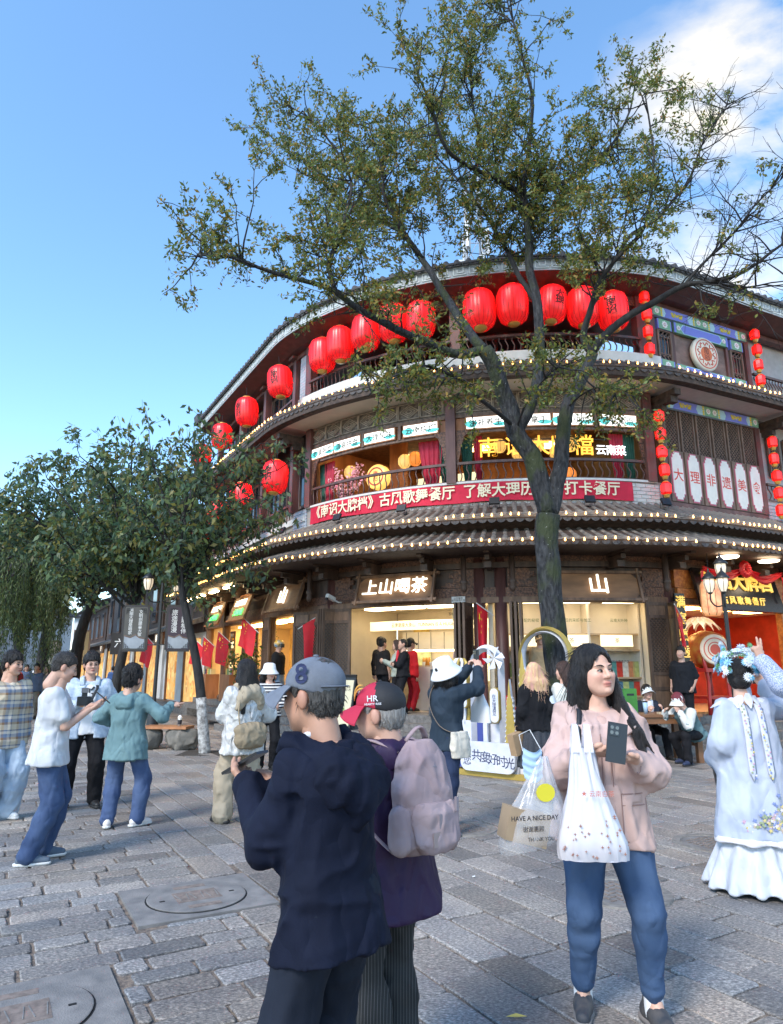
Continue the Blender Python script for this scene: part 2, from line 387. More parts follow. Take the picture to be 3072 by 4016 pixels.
me_sp=spandrel().mesh('carved_bracket',wood_carve);sp2=spandrel();sp2.v=[(-x,y,z)for x,y,z in sp2.v];sp2.f=[f[::-1]for f in sp2.f];me_sp2=sp2.mesh('carved_bracket',wood_carve)
for s in(-6.85,-2.56,1.97):
    B(fbox(MB(),s-.11,s+.11,-.12,.1,5.66,7.9),'pillar',wood_red)
    if s>-6:Bo('carved_bracket',me_sp2,s-.11,0,5.98)
    if s<1:Bo('carved_bracket',me_sp,s+.11,0,5.98)
# header with the row of lit menu boards
B(fbox(MB(),-6.75,1.86,-.08,.0,6.84,6.9),'header_beam',wood_grey);B(fbox(MB(),-6.75,1.86,-.08,.0,7.24,7.32),'header_beam',wood_grey)
B(fbox(MB(),-6.75,1.86,-.1,-.05,6.9,7.24),'header_board',wood_orange)
teal_art=M('teal_art',(.1,.5,.47),.6,emit=(.1,.6,.55),es=.35)
menu=['老滇碗菜','滇宴拼盘','大理风味','云南烧烤','滋补养生','厨子拿手','民间小炒','唐宫小点']
ms=[(-6.3),(-5.4),(-4.4),(-3.3),(-1.75),(-.75),(.2),(1.25)]
for i,(s,t)in enumerate(zip(ms,menu)):
    w=.42 if i<4 else .44
    if i<7 and i!=3:Bo('mullion',MB().box((0,0,0),(.07,.1,.36)).mesh('mullion',wood_grey),(s+ms[i+1])/2,-.02,7.07)
    e=empty('menu_board',label='%s lit white menu board from the left above the second floor balcony, reading %s'%(['first','second','third','fourth','fifth','sixth','seventh','eighth'][i],t),cat='sign',group='lit menu boards over the balcony');e.matrix_world=fm(s,.0,7.07)
    MB().box((0,0,0),(w*2+.06,.06,.32)).build('frame',wood_orange,e)
    MB().box((0,-.035,0),(w*2,.02,.26)).build('panel',sign_box,e)
    a=MB()
    for(ax,az,rx,rz)in((-w*.75,-.03,.14,.09),(w*.72,-.07,.16,.05)):
        a.plate([(ax+rx*math.cos(q)*(1+.15*math.sin(3*q)),az+rz*math.sin(q))for q in np.linspace(0,2*math.pi,14)[:-1]],-.049,-.047)
    a.build('cloud_art',teal_art,e)
    text_mb(t,.19,0,-.051,-.02,bold=.012).build('lettering',ink,e)
# carved grey friezes and soffit above
carve_grey=M('carve_grey',(.2,.17,.14),.7,col2=(.07,.055,.05),vscale=20,bump=.8,bscale=24,detail=3)
B(fbox(MB(),-7,2.2,-.1,-.02,7.32,7.8),'frieze_board',carve_grey)
me_dia=MB()
for k in(1.,.68,.36):
    for a in range(4):
        q=[(.24*k,0),(0,.16*k),(-.24*k,0),(0,-.16*k)];p0,p1=q[a],q[(a+1)%4]
        me_dia.bar((p0[0],-.01,p0[1]),(p1[0],-.01,p1[1]),.02,.02)
for a,b_ in(((-.27,-.19),(.27,-.19)),((.27,-.19),(.27,.19)),((.27,.19),(-.27,.19)),((-.27,.19),(-.27,-.19))):me_dia.bar((a[0],-.01,a[1]),(b_[0],-.01,b_[1]),.03,.025)
me_dia=me_dia.mesh('diamond_panel',M('carve_pale',(.3,.25,.2),.7,var=.3))
for s in smps(-6.5,1.6,.58):Bo('diamond_panel',me_dia,s,-.01,7.57)
def soffit_bay(s0,s1,mat):B(sweep(MB(),[(-.05,7.8),(.86,7.78),(.88,7.84),(-.05,7.9)],s0,s1),'soffit',mat)
soffit_bay(SL,-7,soffit_rose);soffit_bay(-7,2.2,soffit_cream);soffit_bay(2.2,SR,M('soffit_pale',(.55,.5,.48),.8,var=.05))
B(sweep(MB(),[(.86,7.76),(.95,7.76),(.97,7.98),(.35,8.36),(-.1,8.36),(-.1,7.9)],SL,SR),'eave_board',dark_fascia)
tile_row('third',-15.5,8.6,(.34,8.38),(.98,8.0),tile_dark,pitch=.2);scallop(-16,SR,.96,7.92,.07,'drip_tiles',tile_dark)
B(sweep(MB(),[(-1.9,8.33),(.33,8.33),(.36,8.4),(.36,8.62),(.3,8.66),(-1.9,8.66)],-7,2.25),'balcony_slab',plaster_white)
# ---- third floor
railing(-6.75,-2.5,.18,8.66,.14,.4);railing(-2.3,1.9,.18,8.66,.14,.4)
for s in(-6.9,-2.4,2.0):B(fbox(MB(),s-.12,s+.12,-.1,.13,8.6,10.4),'pillar',wood_red)
B(fbox(MB(),-7,2.2,-1.9,-1.8,8.6,10.4),'wall',wood_dark)
for s in smps(-6.2,1.5,.95):
    Bo('window',MB().box((0,0,0),(.7,.06,1.3)).mesh('window',wood_grey),s,-1.78,9.4)
    Bo('pane',MB().box((0,0,0),(.58,.08,1.15)).mesh('pane',glass_dark),s,-1.78,9.4)
B(fbox(MB(),SL,SR,-.1,.08,10.12,10.24),'beam',wood_red)
B(fbox(MB(),-7,2.1,-.05,.1,9.98,10.12),'carved_frieze',wood_carve)
B(sweep(MB(),[(-1.95,10.24),(.3,10.24),(.78,10.36),(.78,10.42),(-1.95,10.45)],SL,SR),'eave_board',M('eave_red',(.1,.042,.034),.6,var=.2))
B(sweep(MB(),[(.74,10.36),(.8,10.36),(.8,10.66),(.74,10.66)],SL,SR),'fascia',key_grey)
# key pattern along the fascia
kp=MB();
for s in smps(-15,SR,.34):
    m=fm(s,.805,10.51)
    for a,b_ in(((-.13,-.09),(-.13,.09)),((-.13,.09),(.1,.09)),((.1,.09),(.1,-.04)),((.1,-.04),(-.04,-.04)),((-.04,-.04),(-.04,.03)),((-.13,-.09),(.17,-.09))):
        q=MB().bar((a[0],0,a[1]),(b_[0],0,b_[1]),.022,.022);q.xf(m);kp.add(q.v,q.f)
B(kp,'key_pattern',M('key_pale',(.55,.6,.6),.7,var=.1),kind='stuff')
tile_row('top',-15.5,8.6,(-3.2,11.9),(.9,10.7),tile_dark,r=.07,pitch=.24);scallop(-15.5,SR,.86,10.68,.08,'drip_tiles',tile_dark)
# ---- right wing, panelled bay
B(fbox(MB(),2.25,SR,-.3,-.2,5.05,10.4),'wall',M('wing_wall',(.42,.4,.4),.8,var=.08))
B(fbox(MB(),2.3,5.75,-.22,-.05,5.08,7.72),'panel_wall',wood_grey)
B(fbox(MB(),2.28,5.78,-.05,.06,5.08,5.26),'beam',wood_red);
for s in(2.36,5.7):
    for z0,z1 in((5.26,7.75),(8.4,10.12)):B(fbox(MB(),s-.08,s+.08,-.06,.08,z0,z1),'pillar',wood_red)
def lattice_mesh(w,h,pitch=.085,bw=.02,mat=None,frame=.05,back=True):
    mb=MB();n=int((w+h)/pitch)+2
    for sg in(1,-1):
        for i in range(-n,n):
            c=i*pitch*1.15
            pts=[]
            z0,z1=-h/2,h/2
            xs0,xs1=sg*z0+c,sg*z1+c
            t0,t1=0.,1.
            dx=xs1-xs0
            lo,hi=-w/2,w/2
            ta,tb=(lo-xs0)/dx,(hi-xs0)/dx
            if ta>tb:ta,tb=tb,ta
            t0,t1=max(0,ta),min(1,tb)
            if t1-t0<.02:continue
            mb.bar((xs0+dx*t0,.006*sg,z0+(z1-z0)*t0),(xs0+dx*t1,.006*sg,z0+(z1-z0)*t1),bw,.012,up=(0,1,0))
    f=frame
    if f:
        for a,b_ in(((-w/2,-h/2),(w/2,-h/2)),((-w/2,h/2),(w/2,h/2))):mb.bar((a[0]-f/2,0,a[1]),(b_[0]+f/2,0,b_[1]),.05,f)
        for a,b_ in(((-w/2,-h/2),(-w/2,h/2)),((w/2,-h/2),(w/2,h/2))):mb.bar((a[0],0,a[1]),(b_[0],0,b_[1]),f,.05)
    return mb
me_lat=lattice_mesh(.42,1.05).mesh('lattice',wood_grey);me_latback=MB().box((0,.03,0),(.44,.01,1.06)).mesh('lattice_backing',M('gap_dark',(.012,.012,.014),.8))
panel_red=M('panel_red_line',(.55,.12,.2),.6);panel_face=M('panel_face',(.72,.70,.66),.7,var=.05);text_red=M('text_red',(.62,.05,.03),.6)
cart=[(-.13,-.5),(-.09,-.5),(-.09,-.56),(.09,-.56),(.09,-.5),(.13,-.5),(.13,-.42),(.17,-.42),(.17,.42),(.13,.42),(.13,.5),(.09,.5),(.09,.56),(-.09,.56),(-.09,.5),(-.13,.5),(-.13,.42),(-.17,.42),(-.17,-.42),(-.13,-.42)]
for i,ch in enumerate('大理非遗美食'):
    s=2.72+i*.535
    lo=Bo('lattice',me_lat,s,.0,7.02);lo['kind']='stuff';Bo('lattice_backing',me_latback,s,.0,7.02)
    e=empty('door_panel',label='white cartouche door panel with the red character %s on the right wing'%ch,cat='panel',group='door panels with red characters');e.matrix_world=fm(s,.03,5.88)
    MB().box((0,0,0),(.49,.09,1.22)).build('board',wood_grey,e)
    MB().plate([(x*1.14,z*1.05)for x,z in cart],-.055,-.046).build('red_border',panel_red,e)
    MB().plate(cart,-.064,-.056).build('cartouche',panel_face,e)
    text_mb(ch,.32,0,-.067,0,bold=.008).build('lettering',text_red,e)
# painted beams
pb={k:M('paint_'+k,c,.6)for k,c in dict(blue=(.2,.24,.72),sky=(.42,.66,.82),green=(.2,.42,.27),white=(.78,.8,.8),yellow=(.75,.62,.06),rose=(.6,.3,.34)).items()}
def rect_pts(x0,x1,z0,z1):return[(x0,z0),(x1,z0),(x1,z1),(x0,z1)]
def ell(cx,cz,rx,rz,n=14):return[(cx+rx*math.cos(2*math.pi*k/n),cz+rz*math.sin(2*math.pi*k/n))for k in range(n)]
def rosette(mb,cx,cz,r,y):
    mb.plate([(cx+r*(1+.12*math.cos(8*q))*math.cos(q),cz+r*(1+.12*math.cos(8*q))*math.sin(q))for q in np.linspace(0,2*math.pi,33)[:-1]],y-.004,y,3)
    mb.plate(ell(cx,cz,r*.45,r*.45),y-.007,y-.004,5);mb.plate(ell(cx,cz,r*.25,r*.25),y-.009,y-.007,3)
PBM=[pb['blue'],pb['sky'],pb['green'],pb['white'],pb['yellow'],pb['rose']]
def dragon(mb,cx,cz,sc,y,sg):
    P=[Vector((cx+sg*sc*(.12+.5*t),y,cz+sc*.16*math.sin(9*t)))for t in np.linspace(0,1,12)]
    for a,b_ in zip(P[:-1],P[1:]):mb.bar(a,b_,.006,sc*.075,4,up=(0,1,0))if False else mb.bar(a,b_,sc*.09,.006,4,up=(0,1,0))
    for t in(.2,.5,.8):
        mb.bar((cx+sg*sc*(.12+.5*t),y,cz-sc*.2),(cx+sg*sc*(.2+.5*t),y,cz+sc*.2),sc*.05,.006,4,up=(0,1,0))
def painted_beam(s,z,w,h,name='painted_beam'):
    mb=MB();mb.box((0,0,0),(w,.08,h),mi=1)
    y=-.042
    for sgn in(-1,1):
        x=sgn*w/2
        mb.plate(rect_pts(min(x,x-sgn*.24),max(x,x-sgn*.24),-h/2,h/2),y-.004,y,2);rosette(mb,x-sgn*.12,0,h*.3,y-.005)
        for k in range(4):mb.plate(ell(x-sgn*.28,(-.375+.25*k)*h,.035,h*.12,8),y-.004,y,4)
        cx=sgn*w*.26
        mb.plate([(cx+a,b_)for a,b_ in((-.42,-h/2),(.42,-h/2),(.36,0),(.42,h/2),(-.42,h/2),(-.36,0))],y-.004,y,0)
        mb.plate(ell(cx,0,h*.16,h*.16),y-.008,y-.004,4)
        dragon(mb,cx,0,h*1.3,y-.008,1);dragon(mb,cx,0,h*1.3,y-.008,-1)
        mb.plate(rect_pts(min(0,sgn*.22),max(0,sgn*.22),-h/2,h/2),y-.005,y,2);rosette(mb,sgn*.11,0,h*.3,y-.006)
        for k in range(4):mb.plate(ell(sgn*.27,(-.375+.25*k)*h,.035,h*.12,8),y-.004,y,4)
    return Bo(name,mb.mesh(name,PBM),s,.08,z)
painted_beam(4.02,7.63,3.4,.24);painted_beam(4.02,9.98,3.3,.24)
def painted_sq(s,z,w,h):
    mb=MB();mb.box((0,0,0),(w,.08,h),mi=0);mb.plate(rect_pts(-w*.42,w*.42,-h/2,h/2),-.045,-.04,2);rosette(mb,0,0,h*.34,-.046);Bo('painted_panel',mb.mesh('painted_panel',PBM),s,.05,z)
for s in(2.75,5.3):
    painted_sq(s,9.68,.46,.26);painted_sq(s,8.62,.46,.26)
for z in(9.7,8.6):
    mb=MB();w,h=1.9,.27;mb.box((0,0,0),(w,.08,h),mi=2);mb.plate(rect_pts(-.95,-.88,-h/2,h/2),-.044,-.04,0);mb.plate(rect_pts(.88,.95,-h/2,h/2),-.044,-.04,0)
    o=[(-.72,0),(-.62,h*.4),(.62,h*.4),(.72,0),(.62,-h*.4),(-.62,-h*.4)]
    mb.plate([(x*1.04,z_*1.15)for x,z_ in o][::-1],-.046,-.04,1);mb.plate(o[::-1],-.05,-.046,0)
    for sg in(-1,1):rosette(mb,sg*.8,0,h*.24,-.046)
    Bo('painted_panel',mb.mesh('painted_panel',PBM),4.02,.05,z)
B(fbox(MB(),2.4,5.65,-.2,-.02,8.4,10.1),'panel_wall',M('wing_plank',(.24,.155,.13),.7,var=.3,vscale=5,bump=.3,bscale=30,stretch=(.3,1,1)))
for s in(3.06,4.98):B(fbox(MB(),s-.045,s+.045,-.02,.04,8.44,9.85),'mullion',wood_red)
def ice_lattice(w,h):
    mb=MB()
    for k in range(5):
        x=-w/2+w*k/4;mb.bar((x,0,-h*.28),(x,0,h*.28),.018,.02)
    for z in(-h*.28,h*.28,-h*.47,h*.47):mb.bar((-w/2,0,z),(w/2,0,z),.02,.018)
    for sg in(-1,1):
        for x in(-w*.3,0,w*.3):mb.bar((x,0,sg*h*.28),(x-w*.12,0,sg*h*.38),.018,.02);mb.bar((x-w*.12,0,sg*h*.38),(x,0,sg*h*.47),.018,.02);mb.bar((x,0,sg*h*.28),(x+w*.12,0,sg*h*.38),.018,.02)
    for a,b_ in(((-w/2,-h/2),(w/2,-h/2)),((-w/2,h/2),(w/2,h/2))):mb.bar((a[0],0,a[1]),(b_[0],0,b_[1]),.05,.05)
    for x in(-w/2,w/2):mb.bar((x,0,-h/2),(x,0,h/2),.05,.05)
    return mb
me_ice=ice_lattice(.42,.78).mesh('window_lattice',wood_grey);me_iceb=MB().box((0,.03,0),(.42,.02,.78)).mesh('pane',glass_dark)
for s in(2.75,5.3):
    o=Bo('window_lattice',me_ice,s,.04,9.15);o['kind']='stuff';Bo('pane',me_iceb,s,.02,9.15)
# roundel
rd=empty('round_emblem',label='round white and red carved emblem board on the brown plank wall',cat='sign');rd.matrix_world=fm(4.02,.04,9.15)
AX=Matrix.Rotation(math.pi/2,3,'X')
e_or=M('emblem_orange',(.62,.15,.05),.5,var=.1);e_cream=M('emblem_cream',(.76,.72,.6),.5,var=.05);e_red=M('emblem_red',(.55,.09,.05),.5)
MB().lathe([(0,0),(.43,0),(.45,.03),(.45,.1),(.42,.13),(0,.13)],36,axis=AX).build('disc',e_cream,rd,True)
MB().lathe([(.36,.12),(.36,.137),(.385,.137),(.385,.12)],36,axis=AX).build('red_ring',e_red,rd)
MB().lathe([(0,.12),(.19,.12),(.19,.142),(0,.142)],28,axis=AX).build('medallion',e_or,rd)
q=MB()
for k in range(8):
    a=2*math.pi*k/8
    P=[Vector(((.27+.05*math.sin(t*7))*math.cos(a+(t-.5)*.6),-.135,(.27+.05*math.sin(t*7))*math.sin(a+(t-.5)*.6)))for t in np.linspace(0,1,7)]
    for u,v in zip(P[:-1],P[1:]):q.bar(u,v,.022,.01,up=(0,1,0))
q.build('scroll_ornament',e_red,rd)
text_mb('南\n诏',.2,0,-.144,0,bold=.0,line=.8).build('lettering',M('emblem_ink',(.06,.02,.02),.6),rd)
# far right: open balcony on the third floor, lattice windows on the second
B(sweep(MB(),[(-2,8.33),(.1,8.33),(.12,8.62),(-2,8.62)],5.85,SR),'balcony_slab',plaster_white);railing(5.95,8.6,.0,8.62,.12,.42)
for k,s in enumerate((6.55,7.2,7.85)):
    o=Bo('lattice',me_lat,s,-.12,6.9);o['kind']='stuff';Bo('lattice_backing',me_latback,s,-.12,6.9)
railing(5.95,8.6,-.02,5.66,.14,.4)
# ---- upper floors of the left wing
B(fbox(MB(),SL,-7.0,-.5,-.4,5.0,10.3,step=1),'wall',M('left_wall',(.09,.07,.07),.8,var=.2))
pil_up=MB().box((0,0,0),(.2,.2,2.15)).box((0,-.06,.95),(.3,.34,.2)).mesh('pillar',wood_red)
me_win=MB().bar((-.4,0,-.75),(.4,0,-.75),.05,.07).bar((-.4,0,.75),(.4,0,.75),.05,.07).bar((-.4,0,-.75),(-.4,0,.75),.07,.05).bar((.4,0,-.75),(.4,0,.75),.07,.05).bar((0,0,-.75),(0,0,.75),.05,.04).mesh('window',wood_grey)
me_wp=MB().box((0,.02,0),(.8,.02,1.5)).mesh('pane',glass_dark)
for z in(6.7,9.25):
    for s in smps(-15.0,-8.2,1.13):
        Bo('window',me_win,s,-.36,z);Bo('pane',me_wp,s,-.36,z)
for s in(-7.75,-10.2,-12.65,-15.3):
    Bo('pillar',pil_up,s,.0,6.75);Bo('pillar',pil_up,s,.0,9.3)
for z in(5.5,8.62):
    railing(-15.3,-7.9,.0,z,.2,.42);B(fbox(MB(),-15.5,-7,-.4,.06,z-.16,z,step=1),'balcony_slab',plaster_white)
B(fbox(MB(),-7.5,-6.98,-.15,.02,8.4,10.25),'pier',brick_blue)
bricks(-7.46,-7.02,8.66,10.0,.035,brick_blue)
for s in(-7.3,2.25,6.0):
    Bo('corbel',MB().box((0,-.2,0),(.16,.5,.12)).box((0,-.32,.12),(.18,.75,.14)).box((0,-.12,-.12),(.14,.3,.14)).box((0,-.5,-.02),(.2,.16,.16)).mesh('corbel',dark_fascia),s,.05,7.5)
# gable ridge at the far end of the roof
B(sweep(MB(),[(-.6,10.7),(.9,10.62),(.95,10.95),(-3,12.0)],-15.9,-15.4),'ridge_end',tile_dark)
# ================================================================== ground
grout=M('grout',(.26,.2,.15),.95,col2=(.1,.085,.075),vscale=30,bump=.5,bscale=120)
gnd=MB().add([(-300,-20,-.014),(300,-20,-.014),(300,500,-.014),(-300,500,-.014)],[(0,1,2,3)]).build('ground',grout);gnd['kind']='structure'
def slab_mat():
    m=bpy.data.materials.new('paving_stone');m.use_nodes=True;N=m.node_tree.nodes;L=m.node_tree.links;b=N['Principled BSDF']
    ge=N.new('ShaderNodeNewGeometry');at=N.new('ShaderNodeAttribute');at.attribute_name='tint'
    mp=N.new('ShaderNodeMapping');mp.inputs['Rotation'].default_value=(0,0,rad(-30));mp.inputs['Scale'].default_value=(.55,1.,1);L.new(ge.outputs['Position'],mp.inputs['Vector'])
    def nz(sc,det,rgh=.6,v=None):
        n=N.new('ShaderNodeTexNoise');n.inputs['Scale'].default_value=sc;n.inputs['Detail'].default_value=det;n.inputs['Roughness'].default_value=rgh;L.new(v or ge.outputs['Position'],n.inputs['Vector']);return n
    sp=nz(95,3,.7,mp.outputs['Vector']);r1=N.new('ShaderNodeValToRGB');e=r1.color_ramp.elements
    e[0].position=.33;e[0].color=(.085,.085,.087,1);e[1].position=.66;e[1].color=(.43,.41,.39,1)
    k=e.new(.47);k.color=(.19,.184,.178,1);k=e.new(.56);k.color=(.27,.254,.238,1)
    L.new(sp.outputs['Fac'],r1.inputs['Fac'])
    m1=N.new('ShaderNodeMixRGB');m1.blend_type='MULTIPLY';m1.inputs['Fac'].default_value=1;L.new(r1.outputs['Color'],m1.inputs[1]);L.new(at.outputs['Color'],m1.inputs[2])
    pt=nz(1.1,5);r2=N.new('ShaderNodeValToRGB');r2.color_ramp.elements[0].position=.4;r2.color_ramp.elements[1].position=.68;r2.color_ramp.elements[0].color=(.74,.73,.74,1);r2.color_ramp.elements[1].color=(1.28,1.18,1.04,1)
    L.new(pt.outputs['Fac'],r2.inputs['Fac'])
    m2=N.new('ShaderNodeMixRGB');m2.blend_type='MULTIPLY';m2.inputs['Fac'].default_value=.8;L.new(m1.outputs['Color'],m2.inputs[1]);L.new(r2.outputs['Color'],m2.inputs[2])
    L.new(m2.outputs['Color'],b.inputs['Base Color'])
    rr=N.new('ShaderNodeMapRange');rr.inputs['To Min'].default_value=.38;rr.inputs['To Max'].default_value=.75;L.new(pt.outputs['Fac'],rr.inputs['Value']);L.new(rr.outputs['Result'],b.inputs['Roughness'])
    bm_=nz(60,5,.7);bp=N.new('ShaderNodeBump');bp.inputs['Strength'].default_value=.25;bp.inputs['Distance'].default_value=.01;L.new(bm_.outputs['Fac'],bp.inputs['Height']);L.new(bp.outputs['Normal'],b.inputs['Normal'])
    return m
paving=slab_mat()
EA=Vector((math.cos(rad(30)),math.sin(rad(30)),0));EB=Vector((-math.sin(rad(30)),math.cos(rad(30)),0))
MANH=[(-1.36,5.25,.47,'s'),(-1.72,3.55,.47,'s'),(1.62,5.35,.36,'r'),(2.95,6.75,.36,'r'),(.72,7.35,.33,'r')]
def visible(x,y):
    if y<2.9:return False
    return abs(x)<y*.62+.9 and y<60
def inside_bld(x,y):
    s_=_S[::5];px=_X[::5]+1.3*np.sin(_T[::5]);py=_Y[::5]-1.3*np.cos(_T[::5])
    i=int(np.argmin((px-x)**2+(py-y)**2));t=_T[::5][i]
    return(x-px[i])*math.sin(t)-(y-py[i])*math.cos(t)<0
def make_paving():
    random.seed(11);out=[]
    def lay(a0,a1,b0,b1,along_a,wid,lens):
        lo,hi=(b0,b1)if along_a else(a0,a1);p=lo
        while p<hi-.05:
            w=min(wid*random.uniform(.86,1.14),hi-p);q0,q1=(a0,a1)if along_a else(b0,b1);q=q0-random.uniform(0,lens[0])
            while q<q1:
                ln=random.uniform(*lens);e=min(q+ln,q1);s=max(q,q0)
                if e-s>.06:
                    out.append((s,e,p,p+w)if along_a else(p,p+w,s,e))
                q+=ln
            p+=w
    AB=1.61
    lay(-34,AB,-2,62,True,.19,(.28,.55))
    lay(AB,30,-2,40,False,.28,(.36,.7))
    res=[]
    for(a0,a1,b0,b1)in out:
        c=EA*((a0+a1)/2)+EB*((b0+b1)/2)
        if not visible(c.x,c.y)or inside_bld(c.x,c.y):continue
        if c.y>26:continue
        skip=False
        for(mx,my,mr,k)in MANH:
            ca,cb=Vector((mx,my,0)).dot(EA),Vector((mx,my,0)).dot(EB)
            if k=='s':
                if a0<ca+mr and a1>ca-mr and b0<cb+mr*.86 and b1>cb-mr*.86:
                    if a0<ca-mr-.08:a1=min(a1,ca-mr-.005)
                    elif a1>ca+mr+.08:a0=max(a0,ca+mr+.005)
                    elif b0<cb-mr*.86-.05:b1=min(b1,cb-mr*.86-.005)
                    elif b1>cb+mr*.86+.05:b0=max(b0,cb+mr*.86+.005)
                    else:skip=True
        if skip or a1-a0<.04 or b1-b0<.04:continue
        res.append((c.length,a0,a1,b0,b1))
    res.sort();return res
def slab_geo(a0,a1,b0,b1,far):
    g=.006+random.uniform(0,.005);z=random.uniform(-.004,.004);ta,tb=random.uniform(-.006,.006),random.uniform(-.006,.006)
    n=1 if far else 4
    P=[]
    cs=[(a0+g,b0+g),(a1-g,b0+g),(a1-g,b1-g),(a0+g,b1-g)]
    for i in range(4):
        (x0,y0),(x1,y1)=cs[i],cs[(i+1)%4]
        for k in range(n):
            t=k/n;j=.0 if k==0 else random.uniform(-.004,.004);P.append((x0+(x1-x0)*t+(j if i%2 else 0),y0+(y1-y0)*t+(0 if i%2 else j)))
    if not far:
        P2=[]
        for k,p in enumerate(P):
            if k%n==0:
                c=random.uniform(.006,.02);pr=P[k-1];nx=P[(k+1)%len(P)]
                for o_ in(pr,nx):
                    d=math.hypot(o_[0]-p[0],o_[1]-p[1]);P2.append((p[0]+(o_[0]-p[0])*c/d,p[1]+(o_[1]-p[1])*c/d))
            else:P2.append(p)
        P=P2
    ca,cb=(a0+a1)/2,(b0+b1)/2;m=len(P);V=[];bv=.007
    la,lb=(a1-a0),(b1-b0)
    for lvl in(0,1,2):
        for(x,y)in P:
            if lvl==2:x2=ca+(x-ca)*(1-2*bv/la);y2=cb+(y-cb)*(1-2*bv/lb)
            else:x2,y2=x,y
            zz=-.03 if lvl==0 else(z+ta*(x2-ca)/la+tb*(y2-cb)/lb+(-.006 if lvl==1 else 0))
            V.append(EA*x2+EB*y2+Vector((0,0,zz)))
    F=[(l*m+i,l*m+(i+1)%m,(l+1)*m+(i+1)%m,(l+1)*m+i)for l in(0,1)for i in range(m)]+[tuple(range(2*m,3*m))]
    t=random.choice([.75,.9,1,1,1.1,1.2,1.3])*random.uniform(.9,1.1);w=random.gauss(.01,.03)
    return V,F,(t*(1+w),t,t*(1-w),1)
def set_tint(me,cols):
    a=me.color_attributes.new('tint','FLOAT_COLOR','POINT');a.data.foreach_set('color',np.array(cols,dtype=np.float32).ravel())
def paving_objects():
    sl=make_paving();V_,F_,C_=[],[],[]
    for i,(dist,a0,a1,b0,b1)in enumerate(sl):
        V,F,t=slab_geo(a0,a1,b0,b1,dist>9)
        if i<300:
            mb=MB().add(V,F);c=EA*((a0+a1)/2)+EB*((b0+b1)/2);mb.xf(Matrix.Translation(-c));me=mb.mesh('paving_stone',paving);set_tint(me,[t]*len(V));link('paving_stone',me,gnd,loc=c)
        else:
            o=len(V_);V_.extend(V);F_.extend([tuple(k+o for k in f)for f in F]);C_.extend([t]*len(V))
    me=bpy.data.meshes.new('paving_stones');me.from_pydata([tuple(v)for v in V_],[],F_);me.materials.append(paving);set_tint(me,C_)
    link('paving_stones',me,gnd)['kind']='stuff'
paving_objects()
# far street surface where single stones can no longer be told apart
fs=MB();
for k in range(12):
    pass
fs.add([EA*-30+EB*25+Vector((0,0,-.006)),EA*14+EB*25+Vector((0,0,-.006)),EA*14+EB*140+Vector((0,0,-.006)),EA*-60+EB*140+Vector((0,0,-.006))],[(0,1,2,3)])
st=fs.build('street',paving);st['kind']='structure';set_tint(st.data,[(1,1,1,1)]*4)
# manhole covers
iron=M('cover_concrete',(.15,.145,.14),.75,col2=(.24,.225,.21),vscale=7,bump=.3,bscale=120);rust=M('cover_rust',(.19,.15,.125),.8,var=.25,vscale=30);hole=M('hole',(.008,.008,.008),.9)
ML=['grey square concrete manhole cover with rusty plate beside the man in navy','grey square manhole cover cut off by the bottom edge of the picture','round patterned manhole cover behind the legs of the woman in pink jacket','round patterned manhole cover beside the pale blue robe','round patterned manhole cover under the woman in the white bucket hat']
for(x,y,r,k),lb in zip(MANH,ML):
    e=empty('manhole_cover',(x,y,0),rad(30),lb,'manhole cover','manhole covers')
    if k=='s':
        MB().box((0,0,-.02),(2*r-.02,2*r*.86-.02,.05)).build('frame',iron,e)
        MB().lathe([(0,0),(.33,0),(.335,.012),(.33,.014),(0,.014)],40,(0,0,.0)).build('lid',iron,e)
        MB().lathe([(.33,.006),(.345,.0065),(.345,.001),(.33,.001)],40).build('rim',hole,e)
        mb=MB();mb.box((0,0,.013),(.3,.22,.006));mb.box((.0,.22,.013),(.22,.06,.006));mb.box((0,-.22,.013),(.22,.06,.006));mb.build('cast_plate',rust,e)
        mb=MB()
        for j in range(6):mb.bar((-.12+.05*j,-.07,.017),(-.14+.05*j+.03*(j%2),.06,.017),.006,.004)
        mb.build('cast_lines',iron,e)
        for hx in(-.24,.24):MB().box((hx,-.02,.013),(.035,.02,.006)).build('key_hole',hole,e)
    else:
        MB().lathe([(r*.8,.002),(r*.82,.012),(r*1.0,.012),(r*1.02,-.01)],40).build('frame',M('cover_ring',(.2,.185,.165),.8,var=.2,vscale=30,bump=.3),e)
        MB().lathe([(0,.006),(r*.78,.006),(r*.8,.0)],40).build('lid',iron,e)
        mb=MB()
        for i in range(-4,5):
            for j in range(-4,5):
                px,py=i*r*.17,j*r*.17
                if math.hypot(px,py)<r*.68:mb.box((px,py,.008),(r*(.13 if(i+j)%2 else .05),r*(.05 if(i+j)%2 else .13),.007))
        mb.build('tread_pattern',rust,e)
# ================================================================== interiors
B(fbox(MB(),-6.4,-1.8,-2.9,-2.8,.6,3.06,step=.6),'shop_wall',shop_wall)
for s in(-6.5,-1.8,2.08):B(fbox(MB(),s-.05,s+.05,-2.8,-.15,.6,3.06),'shop_wall',shop_wall)
B(fbox(MB(),-9.2,-6.55,-1.6,-1.5,.6,3.06),'shop_wall',shop_wall)
B(fbox(MB(),-15.6,-9.3,-3.2,-3.1,.6,3.06,step=.6),'shop_wall',M('shop_wall_yellow',(.72,.58,.26),.7,var=.2,vscale=2))
B(fbox(MB(),2.2,SR,-3.6,-3.5,.6,3.06,step=.6),'shop_wall',M('shop_wall_red',(.5,.05,.025),.6,var=.2,vscale=3))
B(fbox(MB(),SL,SL+.1,-3.2,-.1,.6,3.06),'shop_wall',shop_wall);B(fbox(MB(),8.3,8.4,-3.6,-.1,.6,3.06),'shop_wall',MATS['shop_wall_red'])
